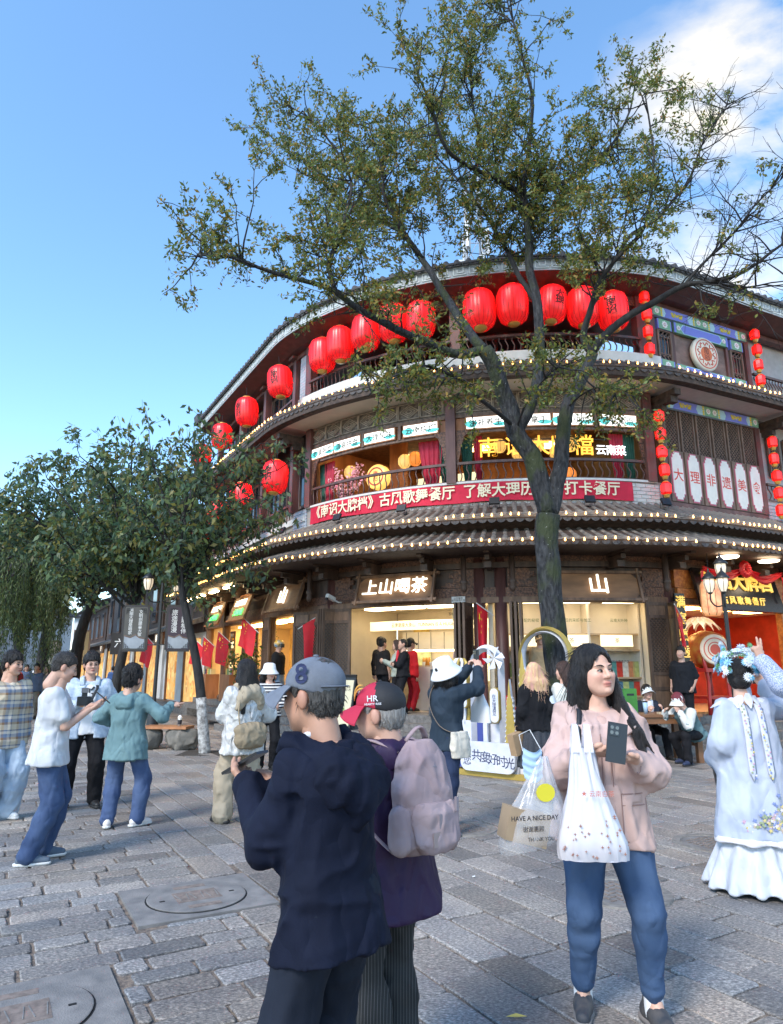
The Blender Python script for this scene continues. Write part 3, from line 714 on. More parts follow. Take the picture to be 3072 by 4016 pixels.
def strip_lamp(s,d,z,w,l=.12,es=None,name='ceiling_lamp',lb='',m=None):
    o=MB().box((0,0,0),(w,l,.04)).build(name,m or lamp_strip);o.matrix_world=fm(s,d,z);tag(o,lb,'lamp','ceiling lamps in the shops');return o
NTH=['first','second','third','fourth','fifth','sixth','seventh','eighth','ninth','tenth','eleventh','twelfth']
for i,s in enumerate((-5.3,-4.3,-3.3,-2.5)):strip_lamp(s,-1.2,3.02,.7,.4,lb='%s ceiling lamp from the left inside the tea counter'%NTH[i],name='ceiling_lamp')
for i,s in enumerate((-1.0,.2,1.3)):strip_lamp(s,-.6,3.02,.7,.3,lb='%s ceiling lamp from the left inside the tea gift room'%NTH[i])
strip_lamp(-7.9,-.9,3.02,1.2,.3,lb='ceiling lamp in the narrow cream side room')
warm2=M('lamp_warm',(1,1,1),.5,emit=(1,.56,.17),es=9.)
for i,s in enumerate((-14.8,-13.9,-12.9,-11.9,-10.9,-9.9)):strip_lamp(s,-1.2,3.02,.6,.5,lb='%s ceiling lamp from the street end in the lit left shops'%NTH[i],m=warm2)
for i,s in enumerate((-10.2,-11.7,-13.2,-14.7)):strip_lamp(s,.95,3.88,.7,.12,lb='%s bright tube lamp from the corner under the eave of the left wing'%NTH[i],m=M('tube_glow',(1,1,1),.5,emit=(1,.72,.36),es=14.))
for i,s in enumerate((3.0,4.2,5.4,6.6)):strip_lamp(s,-1.4,3.02,.6,.5,lb='%s ceiling lamp from the left in the red restaurant hall'%NTH[i],m=warm2)
# tea counter, cabinets and lit slogan beam
shopw=M('counter_white',(.74,.68,.58),.45,var=.03);shelf_w=M('shelf_wood',(.55,.4,.24),.5,var=.15,stretch=(1,1,6));lampy=M('slogan_glow',(1,.95,.8),.5,emit=(1,.8,.46),es=.5)
def fobj(mb,name,mat,label,cat,group=None,origin=None):
    o0=origin or W(0,0,0);o=mb.xf(Matrix.Translation(-o0)).build(name,mat,None,loc=o0);return tag(o,label,cat,group)
ct=fobj(fbox(MB(),-4.35,-1.95,-1.75,-1.25,.62,1.62),'counter',shopw,'long cream service counter inside the teahouse','counter',origin=W(-3.2,-2.3,.62))
kb=empty('wall_cabinet',label='cream wall cupboards with a lit slogan beam behind the tea counter',cat='cabinet');kb.location=W(-3.5,-2.6,0);kv=Matrix.Translation(-W(-3.5,-2.6,0))
fbox(MB(),-5.6,-2.0,-2.78,-2.4,2.05,2.5).xf(kv).build('cupboard',shopw,kb)
for s in smps(-5.4,-2.2,.6):fbox(MB(),s-.006,s+.006,-2.4,-2.39,2.06,2.49).xf(kv).build('joint',ink,kb)
fbox(MB(),-5.6,-2.0,-2.5,-2.42,2.0,2.05).xf(kv).build('light_strip',lamp_strip,kb)
fbox(MB(),-5.8,-1.9,-1.45,-1.3,2.5,2.72).xf(kv).build('slogan_beam',lampy,kb)
V,F=text_raw('云南是座大茶山  YUNNAN IS A HUGE TEA MOUNTAIN',.12,bold=.006)
MB().add([W(-3.5+x,-1.29,2.61+y)for x,y,z in V],F).xf(kv).build('lettering',M('ink_brown',(.12,.06,.02),.6),kb)
fbox(MB(),-5.6,-2.0,-2.7,-2.45,1.3,1.34).xf(kv).build('shelf',shelf_w,kb);fbox(MB(),-5.6,-2.0,-2.7,-2.45,1.62,1.66).xf(kv).build('shelf',shelf_w,kb)
random.seed(3);jar=M('amber_jar',(.5,.24,.05),.2)
me_jar=MB().lathe([(0,0),(.06,0),(.06,.16),(.045,.18),(.045,.2),(0,.2)],10).mesh('jar',[jar],True)
for i,s in enumerate((-4.75,-4.6,-4.45,-4.3,-3.3,-3.1,-2.9)):
    o=link('tea_jar',me_jar,None,W(s,-2.57,1.66 if i<2 else 1.34));tag(o,'amber glass tea jar, %s along the back shelves'%NTH[i],'jar','tea jars on the back shelf')
nm=MB();o=fobj(fbox(nm,-2.75,-1.95,-.55,-.5,2.62,2.92),'name_board',M('brass_board',(.7,.52,.25),.35,.3,var=.1),'brass plate reading SHANGSHAN TEAHOUSE hanging inside the main doorway','sign',origin=W(-2.35,-.5,2.6))
V,F=text_raw('SHANGSHAN TEAHOUSE',.085,bold=.004);MB().add([W(-2.35+x,-.494,2.77+y)for x,y,z in V],F).xf(Matrix.Translation(-W(-2.35,-.5,2.6))).build('lettering',ink,o)
# menu light box on the right of the counter
lb_=fobj(fbox(MB(),-2.3,-1.95,-1.0,-.92,1.3,2.5),'menu_light_box',M('menu_glow',(1,.95,.7),.5,emit=(1,.85,.45),es=.7),'tall glowing menu light box beside the tea counter','sign',origin=W(-2.1,-1.1,1.3))
fobj(fbox(MB(),-8.6,-8.0,-1.0,-.6,.62,1.35),'ticket_kiosk',M('kiosk_yellow',(.62,.5,.06),.5,emit=(.8,.62,.06),es=.3),'small yellow kiosk inside the narrow cream room','kiosk',origin=W(-8.3,-.8,.62))
# cups, blender and posters around the counter
me_tc=MB().lathe([(0,0),(.032,0),(.042,.11),(0,.11)],10).mesh('tea_cup',M('cup_paper',(.7,.68,.62),.6),True)
for i in range(9):
    o=link('tea_cup',me_tc,None,W(-4.2+.24*i,-1.42,1.62));tag(o,'%s white paper cup from the left on the tea counter'%NTH[i],'cup','paper cups on the tea counter')
for i,(s,z,w,h,c)in enumerate(((-5.0,1.75,.5,.7,(.5,.56,.3)),(-5.05,2.62,.5,.2,(.6,.42,.1)),(-2.6,1.8,.4,.55,(.66,.5,.3)),(-3.4,1.82,.32,.22,(.3,.2,.12)))):
    o=MB().box((0,0,0),(w,.02,h)).build('wall_poster',M('poster_%d'%i,c,.6,col2=tuple(min(1,q*1.6)for q in c),vscale=7));o.matrix_world=fm(s,-2.74 if i!=2 else-1.24,z);tag(o,['green-yellow poster at the left end of the tea room wall','small amber poster above the green-yellow one','tan poster leaning on the tea counter front','small brown poster on the rear tea wall'][i],'poster')
# tea gift shelves in the second doorway
gw=empty('gift_shelf',label='cream display shelves with coloured tea boxes in the second doorway',cat='shelf');gw.location=W(.2,-1.,0);gv=Matrix.Translation(-W(.2,-1.,0))
fbox(MB(),-1.7,2.0,-1.3,-1.2,.62,3.04).xf(gv).build('back_panel',shopw,gw)
for z in(.95,1.35,1.95,2.3):fbox(MB(),-1.7,2.0,-1.22,-.82,z,z+.04).xf(gv).build('shelf_board',shelf_w,gw)
for s in(-1.7,-.4,.55,1.95):fbox(MB(),s-.03,s+.03,-1.22,-.8,.62,3.0).xf(gv).build('upright',shopw,gw)
for i,s in enumerate((-1.0,.1,1.25)):
    fbox(MB(),s-.42,s+.42,-.8,-.77,2.05,2.3).xf(gv).build('light_board',lampy,gw)
    text_mb('茶',.12,mtx=fm(s,-.76,2.17)).xf(gv).build('lettering',ink,gw)
    text_mb(['拼配的秘密','负责任的采摘与加工','云南大叶种'][i],.085,mtx=fm(s+.1,-.8,2.62),bold=.004).xf(gv).build('lettering',M('ink_green',(.08,.14,.03),.6),gw)
text_mb('云南茶的秘密\n从茶山来',.09,mtx=fm(.1,-.78,1.82),bold=.006).xf(gv).build('lettering',ink,gw)
text_mb('可用泡的云南茶产区',.07,mtx=fm(1.2,-.78,1.72),bold=.004).xf(gv).build('lettering',ink,gw)
bxc=[(.75,.7,.6),(.62,.26,.12),(.5,.55,.2),(.1,.3,.26),(.6,.05,.03),(.7,.5,.2),(.08,.2,.3)]
k=0
for row,(s0,s1,z,hh,pal)in enumerate(((.62,1.9,1.39,.34,bxc[:5]),(-.35,.5,1.39,.1,[(.72,.58,.38)]*3),(-.35,.5,1.5,.1,[(.74,.6,.4)]*3),(.6,1.9,.99,.3,bxc[2:]),(-1.6,-.5,1.39,.3,[(.14,.2,.06),(.2,.28,.08)]),(-1.6,-.5,.99,.3,bxc))):
    s=s0;i=0
    while s<s1-.1:
        w=.16 if hh>.2 else .12;c=pal[i%len(pal)]
        o=MB().box((0,0,hh/2),(w-.012,.2,hh)).build('tea_box',M('tea_box_%.2f_%.2f_%.2f'%c,c,.55,var=.15,vscale=12));o.matrix_world=fm(s+w/2,-1.,z)
        k+=1;tag(o,'%s tea gift box from the left on the %s'%(NTH[i],['upper right shelf','lower kraft box layer','upper kraft box layer','lower right shelf','upper left shelf','lower left shelf'][row]),'box','tea boxes on the shelves');s+=w;i+=1
# restaurant hall: carved orange doorway, drum
oc=M('orange_carve',(.55,.2,.04),.45,col2=(.3,.08,.02),vscale=14,bump=.6,bscale=20)
for s in(2.42,5.9):B(fbox(MB(),s-.12,s+.12,-.1,.06,.62,3.0),'door_jamb',oc)
B(fbox(MB(),2.3,6.2,-.05,.14,3.08,3.28),'carved_frieze',oc);B(fbox(MB(),2.3,6.2,-.08,.08,3.3,3.7),'carved_panel',oc)
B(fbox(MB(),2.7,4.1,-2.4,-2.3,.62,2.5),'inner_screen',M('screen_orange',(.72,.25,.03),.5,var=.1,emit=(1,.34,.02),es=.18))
cream_glow=M('cream_glow',(.9,.75,.45),.5,emit=(1,.78,.35),es=.8)
pl=empty('honour_plaque',label='blue and white honour plaque above the cream notice wall in the red hall',cat='sign');pl.matrix_world=fm(3.42,-2.25,2.2)
MB().plate(ell(0,0,.55,.14,24),-.03,0).build('board',pb['white'],pl);MB().plate([(-.36,-.08),(.36,-.08),(.4,0),(.36,.08),(-.36,.08),(-.4,0)],-.04,-.03).build('inner_board',pb['blue'],pl);text_mb('荣誉牌坊',.14,0,-.043,0,bold=.008).build('lettering',paint_gold,pl)
nb=empty('notice_wall',label='cream lit notice wall with framed red certificates behind the drum',cat='board');nb.matrix_world=fm(3.55,-2.26,1.35)
MB().box((0,0,0),(.8,.03,1.4)).build('board',cream_glow,nb)
for i in range(2):
    for j in range(3):
        f_=MB().box((-.2+.4*i,-.03,-.45+.42*j),(.3,.03,.34)).build('certificate_frame',red_beam,nb);MB().box((-.2+.4*i,-.05,-.45+.42*j),(.2,.02,.22)).build('certificate',cream_glow,nb)
dr=empty('ceremonial_drum',label='large red and gold drum on a red carved stand in the hall entrance',cat='drum');dr.matrix_world=fm(3.1,.05,.62)
rot=Matrix.Rotation(rad(90),4,'X')@Matrix.Rotation(rad(35),4,'Y')
dm=Matrix.Translation((0,0,1.35))@Matrix.Rotation(rad(-26),4,'Z')@Matrix.Rotation(rad(90),4,'X')
drumr=M('drum_red',(.42,.05,.025),.4,col2=(.55,.3,.06),vscale=5);
MB().lathe([(.3,-.42),(.38,-.3),(.42,0),(.38,.3),(.3,.42)],28).xf(dm).build('barrel',drumr,dr,True)
MB().lathe([(0,.43),(.3,.43),(.32,.41),(.31,.38)],28).xf(dm).build('drumhead',M('drumskin',(.7,.6,.45),.6,var=.1),dr)
for r in(.23,.14):MB().lathe([(r,.431),(r,.436),(r+.02,.436),(r+.02,.431)],28).xf(dm).build('painted_ring',e_red,dr)
MB().lathe([(0,.431),(.11,.433),(0,.434)],20).xf(dm).build('painted_disc',e_red,dr)
stn=M('stand_red',(.33,.02,.02),.35,var=.2)
for x in(-.32,.32):
    for y in(-.22,.22):MB().tube([(x*1.15,y*1.2,0),(x,y,.3),(x*.92,y,.7),(x*1.1,y,1.0),(x*1.2,y,1.2)],[.05,.045,.04,.045,.03],8).build('leg',stn,dr,True)
MB().box((0,0,.92),(.8,.55,.08)).box((0,0,.35),(.7,.5,.06)).build('stand_frame',stn,dr)
# ---- second floor dining room behind the balcony
B(fbox(MB(),-6.8,2.0,-4.0,-.1,5.5,5.6,step=.6),'floor',wood_mid);B(fbox(MB(),-6.8,2.0,-4.0,-.1,7.36,7.46,step=.6),'ceiling',wood_mid)
B(fbox(MB(),-6.8,2.0,-4.05,-3.95,5.6,7.4,step=.6),'wall',wood_orange);B(fbox(MB(),-5.0,-4.4,-1.35,-1.25,5.6,7.36),'partition',wood_orange)
B(fbox(MB(),-6.86,-6.8,-4,-.15,5.6,7.4),'wall',wood_orange);B(fbox(MB(),2.0,2.06,-4,-.3,5.6,7.4),'wall',wood_dark)
warm3=M('lamp_dining',(1,1,1),.5,emit=(1,.6,.22),es=4.)
for i,s in enumerate((-6.0,-3.6,-1.2,.9)):strip_lamp(s,-.75,7.34,.5,.3,lb='%s ceiling lamp from the left in the second floor dining room'%NTH[i],m=warm3)
for i,s in enumerate((-5.2,-2.4,.4)):strip_lamp(s,-2.6,7.34,.6,.5,lb='%s rear ceiling lamp from the left in the dining room'%NTH[i],m=warm3)
scr=MB().box((0,0,0),(1.7,.04,.5)).build('painted_screen',M('screen_art',(.8,.7,.42),.5,col2=(.62,.66,.5),vscale=4,emit=(1,.85,.5),es=.5));scr.matrix_world=fm(-3.6,-2.4,6.35);tag(scr,'long cream painted screen hanging in the dining room','screen')
CUR={'red':M('curtain_red',(.42,.02,.05),.7,var=.15),'green':M('curtain_green',(.02,.1,.07),.7,var=.15)}
def curtain(s,w,c,z0,z1,lb,gather=.5):
    def fn(u,v):
        g=1-gather*(v**1.3)if gather>0 else 1
        x=(u-.5)*w*g+(.5-.5*g)*w*.3;return(x,.035*math.sin(u*30)*(.5+.5*v),z1+(z0-z1)*v)
    o=MB().grid(fn,30,8).build('curtain',CUR[c],smooth=True);o.matrix_world=fm(s,-.25,0);tag(o,lb,'curtain','tied curtains of the balcony')
curtain(-6.35,.5,'red',5.68,6.85,'crimson curtain behind the pink blossoms at the left end of the balcony');curtain(-6.62,.3,'green',5.7,6.85,'dark green curtain at the left end of the balcony')
curtain(-3.15,.62,'red',5.68,6.85,'crimson curtain left of the middle balcony post');curtain(-2.8,.32,'green',5.68,6.85,'dark green curtain left of the middle balcony post')
curtain(-2.25,.3,'green',5.68,6.85,'dark green curtain right of the middle balcony post');curtain(-1.98,.22,'red',5.68,6.85,'crimson curtain right of the middle balcony post')
curtain(1.3,.35,'red',5.68,6.85,'crimson curtain at the right end of the balcony');curtain(1.62,.3,'green',5.68,6.85,'dark green curtain at the right end of the balcony')
# pink blossom bush
random.seed(8)
bl=empty('blossom_tree',label='artificial pink blossom tree at the left end of the second floor balcony',cat='plant');bl.matrix_world=fm(-5.7,-.3,5.62)
st_=MB();fl=MB()
for k in range(9):
    a=Vector((random.uniform(-.15,.15),0,0));tip=Vector((random.uniform(-.62,.55),random.uniform(-.12,.12),random.uniform(.5,1.15)));tip.z=min(tip.z,1.25-abs(tip.x)*.7)
    mid=(a+tip)/2+Vector((random.uniform(-.1,.1),0,.08));st_.tube([a,mid,tip],[.015,.01,.005],5)
    for j in range(42):
        t=random.uniform(.15,1.05);p=a.lerp(mid,min(1,t*2))if t<.5 else mid.lerp(tip,(t-.5)*2);p=p+Vector([random.gauss(0,.05)for _ in range(3)])
        r=random.uniform(.022,.042);fl.lathe([(0,-r*.4),(r*.8,-r*.2),(r,.2*r),(r*.3,.5*r)],5,p,axis=Euler((random.uniform(0,3),random.uniform(0,3),0)).to_matrix())
st_.build('branch',wood_dark,bl);o=fl.build('blossoms',M('blossom_pink',(.85,.25,.36),.7,col2=(.9,.55,.5),vscale=8),bl);o['kind']='stuff'
d2=empty('gold_disc_lamp',label='glowing gold round emblem drum behind the balcony blossoms',cat='lamp');d2.matrix_world=fm(-4.85,-.7,6.25)
MB().lathe([(0,0),(.3,0),(.32,.04),(.32,.2),(.29,.24),(0,.24)],30,axis=AX).build('body',M('gold_glow',(.8,.5,.16),.4,emit=(1,.55,.12),es=.5),d2,True)
MB().lathe([(.2,.24),(.2,.25),(.24,.25),(.24,.24)],30,axis=AX).build('ring',e_red,d2);text_mb('南\n诏',.16,0,-.255,0,bold=.01,line=.8).build('lettering',e_red,d2)
# small oval lanterns inside
lan_cream=M('lantern_cream',(.85,.62,.25),.5,emit=(1,.6,.16),es=.3);lan_orange=M('lantern_orange',(.8,.25,.05),.5,emit=(1,.3,.05),es=.3)
me_ol=[MB().lathe([(.04,-.17),(.1,-.16),(.16,-.08),(.17,0),(.16,.08),(.1,.16),(.04,.17)],16).mesh('shade',m,True)for m in(lan_cream,lan_orange)]
rb=MB()
for k in range(8):
    a=2*math.pi*k/8;rb.tube([(r*math.cos(a),r*math.sin(a),z)for r,z in((.1,-.165),(.163,-.08),(.174,0),(.163,.08),(.1,.165))],.004,4)
me_rb=rb.mesh('ribs',wood_dark)
for i,(s,d,z)in enumerate(((-4.15,-.8,6.62),(-3.85,-.85,6.66),(-3.5,-.85,6.7),(-3.25,-.8,6.7),(-1.5,-1.7,7.05),(-.9,-1.9,6.9),(-.3,-1.75,7.05),(.35,-1.9,6.9),(.75,-1.7,7.05),(.3,-.8,6.0),(-6.0,-.7,6.6))):
    e=empty('oval_lantern',label='%s small oval lantern glowing inside the second floor dining room, counted from the left bay'%(NTH[i]),cat='lantern',group='small lanterns in the dining room');e.location=W(s,d,z)
    link('shade',me_ol[1 if i in(1,9)else 0],e);link('ribs',me_rb,e)
# glowing sign letters behind the rail
ls=empty('letter_sign',label='glowing golden characters of the restaurant name hung behind the second floor rail',cat='sign');ls.location=W(-.4,-.2,6.45);lv=Matrix.Translation(-W(-.4,-.2,6.45))
gold_glow=M('gold_letter',(1,.6,.1),.5,emit=(1,.4,.02),es=.6);white_glow=M('white_letter',(1,1,1),.5,emit=(.9,.95,1),es=.9)
for ch,s,mat,sz in(('南',-1.72,gold_glow,.5),('诏',-1.12,gold_glow,.48),('大',-.55,gold_glow,.5),('牌',-.05,gold_glow,.48),('檔',.48,gold_glow,.52)):
    text_mb(ch,sz,mtx=fm(s,-.2,6.5),bold=.006,ext=.02).xf(lv).build('character',mat,ls)
for ch,s in(('云',.9),('南',1.15),('菜',1.4)):text_mb(ch,.26,mtx=fm(s,-.2,6.42),bold=.006,ext=.02).xf(lv).build('character',white_glow,ls)
fbox(MB(),-1.95,1.55,-.3,-.28,6.7,6.72).xf(lv).build('hanging_bar',black_metal,ls)
# ================================================================== things hung on the facade
ban=empty('cloth_banner',label='long red cloth banner with cream characters below the balcony',cat='banner');ban.location=W(-2.6,.1,5.2);bv_=Matrix.Translation(-W(-2.6,.1,5.2))
red_cloth=M('red_cloth',(.55,.012,.045),.75,var=.1,vscale=3,bump=.2,bscale=12)
def bfn(u,v):
    s=-6.68+8.12*u;return W(s,.09+.012*math.sin(s*9+v*3)+.008*math.sin(s*23),5.19+.43*v+.012*math.sin(s*3.1))
g=MB().grid(bfn,120,4);g.xf(bv_).build('cloth',red_cloth,ban,True)
V,F=text_raw('《南诏大牌档》古风歌舞餐厅  了解大理历史必打卡餐厅',.36,bold=.02);xs=[p[0]for p in V];sc=7.5/(max(xs)-min(xs));cx=(max(xs)+min(xs))/2
MB().add([W(-2.62+(x-cx)*sc,.125,5.415+y*.92)for x,y,z in V],F).xf(bv_).build('lettering',M('banner_cream',(.78,.7,.5),.7),ban)
# shop signs on tilted timber boards
def tilted_board(s,z,w,h,tilt,txt,size,lb,matb,dx=0.,rotx=None,d=.3):
    e=empty('shop_sign',label=lb,cat='sign',group='tilted teahouse signs');e.matrix_world=fm(s,d,z,tilt)
    c=.12;MB().plate([(-w/2+c,-h/2),(w/2-c,-h/2),(w/2,-h/2+c),(w/2,h/2-c),(w/2-c,h/2),(-w/2+c,h/2),(-w/2,h/2-c),(-w/2,-h/2+c)],-.02,.03).build('board',matb,e)
    for zz in(-h/2-.02,h/2+.02):MB().bar((-w/2-.12,-.03,zz),(w/2+.12,-.03,zz),.06,.06).build('frame_bar',wood_mid,e)
    for xx in(-w/2-.02,w/2+.02):MB().bar((xx,-.05,-h/2-.1),(xx,-.05,h/2+.1),.06,.05).build('frame_bar',wood_mid,e)
    for i,ch in enumerate(txt):
        text_mb(ch,size,dx+(i-(len(txt)-1)/2)*size*1.02,-.07,0,bold=.008,ext=.03).build('character',sign_white,e)
    return e
tilted_board(-3.82,3.31,1.85,.58,-rad(18),'上山喝茶',.40,'tilted wooden sign with glowing characters 上山喝茶 over the main doorway',wood_board)
tilted_board(-7.45,3.36,1.9,.66,-rad(18),'山',.5,'tilted wooden sign with one glowing character over the narrow left doorway',wood_board)
tilted_board(.3,3.25,1.95,.58,-rad(18),'山',.46,'tilted wooden sign with one glowing character right of the tree trunk',wood_board,dx=.12)
# restaurant name board, red swag
rs=empty('name_board',label='black name board with gold characters over the red restaurant hall',cat='sign');rs.matrix_world=fm(4.05,.28,3.28,-rad(14))
MB().box((0,0,0),(2.7,.08,.95)).build('board',M('lacquer_black',(.012,.011,.012),.25),rs)
text_mb('南诏大牌档',.46,0,-.06,.18,bold=.012,ext=.04,shear=.1).build('lettering',paint_gold,rs);text_mb('古风歌舞餐厅',.2,0,-.06,-.26,bold=.01,ext=.05,spacing=1.5,shear=.1).build('lettering',paint_gold,rs)
sw=empty('red_swag',label='red silk swag with knotted rosette over the black name board',cat='cloth');sw.matrix_world=fm(4.05,.42,3.75)
silk=M('red_silk',(.6,.01,.015),.4,var=.15,vscale=6)
for k in(-1,1):
    MB().grid(lambda u,v:(k*(.1+1.2*u),-.05-.05*math.sin(v*14+u*5),.02-.22*math.sin(math.pi*u)*(.4+.6*v)-.1*v),16,8).build('drape',silk,sw,True)
    MB().grid(lambda u,v:(k*(1.32+.07*(u-.5)+.03*math.sin(v*5)),-.05+.02*math.sin(u*9),-.1-.55*v),6,8).build('tail',silk,sw,True)
ro=MB()
for k in range(14):
    a=2*math.pi*k/14;ro.grid(lambda u,v:((.04+.16*u)*math.cos(a+(v-.5)*.7),-.1-.06*math.sin(math.pi*u)-.02*math.sin(v*6),(.04+.16*u)*math.sin(a+(v-.5)*.7)),4,3)
ro.build('rosette',silk,sw,True)
cp=empty('couplet_board',label='tall black couplet board with gold characters beside the red hall',cat='sign');cp.matrix_world=fm(2.25,.2,1.9)
MB().box((0,0,0),(.26,.06,2.5)).build('board',MATS['lacquer_black'],cp)
for i,ch in enumerate('满室熏透盛唐月'):text_mb(ch,.27,0,-.045,1.05-i*.35,bold=.01,ext=.03).build('character',paint_gold,cp)
# hanging lotus lantern
ll=empty('lotus_lantern',label='tall cream painted silk lantern hanging before the red hall',cat='lantern');ll.location=W(2.35,.95,2.98)
MB().lathe([(.05,-.36),(.16,-.35),(.2,-.28),(.205,0),(.2,.28),(.16,.35),(.05,.36)],24).build('shade',M('silk_cream',(.75,.5,.3),.6,col2=(.6,.14,.1),vscale=6,emit=(1,.45,.15),es=.22),ll,True)
for k in range(8):
    a=2*math.pi*k/8;MB().tube([(r*math.cos(a),r*math.sin(a),z)for r,z in((.16,-.355),(.205,-.28),(.21,0),(.205,.28),(.16,.355))],.005,4).build('rib',wood_dark,ll)
MB().tube([(0,0,.36),(0,0,.95)],.006,5).build('cord',black_metal,ll)
lo=empty('lotus_lamp',label='cream lotus petal lamp behind the tall silk lantern',cat='lamp');lo.location=W(2.6,.35,2.5)
for k in range(14):
    a=2*math.pi*k/14
    MB().grid(lambda u,v:((.12+.3*u)*math.cos(a)-(v-.5)*.2*math.sin(math.pi*min(.98,u+.12))*math.sin(a),(.12+.3*u)*math.sin(a)+(v-.5)*.2*math.sin(math.pi*min(.98,u+.12))*math.cos(a),.12-.26*u**1.4+.05*abs(v-.5)),5,4).build('petal',M('petal',(.9,.68,.5),.6,col2=(.9,.8,.5),vscale=7,emit=(1,.6,.3),es=.12),lo,True)
# downlights in the eave over the hall
for i,s in enumerate((2.9,4.2,5.3)):
    o=MB().lathe([(0,0),(.2,0),(.22,.03),(0,.05)],18).build('downlight',M('downlight_glow',(1,1,1),.5,emit=(1,.8,.55),es=4.),None,True);o.location=W(s,1.0,3.86);tag(o,'%s round downlight from the left under the eave of the red hall'%NTH[i],'lamp','round downlights under the eave')
# ---- big red lanterns
def trans_mat(name,c,emit,es,tr=.5):
    m=bpy.data.materials.new(name);m.use_nodes=True;N=m.node_tree.nodes;L=m.node_tree.links;N.remove(N['Principled BSDF']);out=N['Material Output']
    d=N.new('ShaderNodeBsdfDiffuse');d.inputs['Color'].default_value=(*c,1);t=N.new('ShaderNodeBsdfTranslucent');t.inputs['Color'].default_value=(*c,1);x=N.new('ShaderNodeMixShader');x.inputs[0].default_value=tr
    e=N.new('ShaderNodeEmission');e.inputs['Color'].default_value=(*emit,1);e.inputs['Strength'].default_value=es;a=N.new('ShaderNodeAddShader');g_=N.new('ShaderNodeBsdfGlossy');g_.inputs['Roughness'].default_value=.35;g_.inputs['Color'].default_value=(.06,.06,.06,1);a2=N.new('ShaderNodeAddShader')
    L.new(d.outputs[0],x.inputs[1]);L.new(t.outputs[0],x.inputs[2]);L.new(x.outputs[0],a.inputs[0]);L.new(e.outputs[0],a.inputs[1]);L.new(a.outputs[0],a2.inputs[0]);L.new(g_.outputs[0],a2.inputs[1]);L.new(a2.outputs[0],out.inputs['Surface']);MATS[name]=m;return m
silk_red=trans_mat('lantern_silk',(.55,.012,.03),(.8,.01,.02),.05,.6)
glow_bulb=M('lantern_bulb',(1,.8,.4),.5,emit=(1,.42,.06),es=48.)
LPR=[(.13,-.46),(.22,-.445),(.31,-.37),(.36,-.24),(.375,0),(.36,.24),(.31,.37),(.22,.445),(.13,.46)]
def lrad(z):return float(np.interp(z,[q[1]for q in LPR],[q[0]for q in LPR]))
NP=20
me_lan=MB().lathe(LPR,NP*4,lob=lambda w:1-.02*abs(math.cos(w*NP/2))**6).mesh('silk_shade',silk_red,True)
mb=MB()
for k in range(NP):
    a=2*math.pi*(k+.0)/NP;mb.tube([((r*.985+.003)*math.cos(a),(r*.985+.003)*math.sin(a),z)for r,z in LPR],.004,4)
me_ribs=mb.mesh('ribs',M('rib_red',(.18,.01,.01),.6));me_cap=MB().lathe([(.0,.5),(.13,.5),(.145,.46),(.13,.445),(0,.445)],20).mesh('top_cap',gilt,True);me_bot=MB().lathe([(.0,-.53),(.1,-.52),(.14,-.48),(.145,-.455),(0,-.45)],20).mesh('bottom_ring',gilt,True)
me_gb=MB().lathe([(0,-.05),(.05,-.03),(.06,0),(.05,.05),(0,.07)],10).mesh('bulb',glow_bulb,True);me_cord=MB().tube([(0,0,.43),(0,0,.8)],.006,5).mesh('cord',black_metal)
def lantern_text(ch,size=.25,zo=0.):
    V,F=text_raw(ch,size,bold=.02,line=.82);return MB().add([((lrad(y+zo)+.006)*math.sin(x/.37),-(lrad(y+zo)+.006)*math.cos(x/.37),y+zo)for x,y,z in V],F).mesh('lettering',M('ink_lantern',(.04,.012,.012),.7))
me_nt=lantern_text('南\n诏');me_dl=lantern_text('大\n理')
def big_lantern(loc,rz,lb,grp,txt,sc=1.,tx=0.,cordl=.8):
    e=empty('red_lantern',loc,rz,lb,'lantern',grp);e.scale=(sc,)*3;e.rotation_euler=(random.uniform(-.09,.09),random.uniform(-.11,.11),rz)
    for n,me in(('silk_shade',me_lan),('ribs',me_ribs),('top_cap',me_cap),('bottom_ring',me_bot),('bulb',me_gb),('cord',me_cord)):link(n,me,e,(0,0,.12)if n=='bulb' else(0,0,0))
    if txt:link('lettering',txt,e,rz=tx)
    return e
random.seed(21)
tops=[(-5.95,9.62),(-5.33,9.72),(-4.55,9.8),(-3.8,9.84),(-3.12,9.76),(-1.78,9.78),(-1.06,9.84),(-.22,9.8),(.46,9.74),(1.14,9.68)]
for i,(s,z)in enumerate(tops):big_lantern(W(s,.42,z-.1),TH(s),'%s big red lantern from the left under the top eave of the rounded corner'%NTH[i],'big red lanterns on the top balcony',me_dl if i==7 else(me_nt if i in(3,9)else None),random.uniform(.93,1.06),random.uniform(-.6,.6))
for i,s in enumerate((-7.05,-9.45,-12.0,-14.5)):big_lantern(W(s,.9,9.02),TH(s),'%s upper red lantern from the corner along the left wing'%NTH[i],'red lanterns along the upper left wing',me_nt,.92,.55-.15*i)
for i,s in enumerate((-7.1,-9.5,-11.9,-14.0)):big_lantern(W(s,.9,6.4),TH(s),'%s lower red lantern from the corner along the left wing'%NTH[i],'red lanterns along the lower left wing',me_nt,.92,.5-.1*i)
for i,s in enumerate((-13.1,-15.2)):big_lantern(W(s,1.0,5.95),TH(s),'%s lowest red lantern half hidden by leaves on the left wing'%('nearer','farther')[i],'low red lanterns behind the leaves',me_nt,.9,.5)
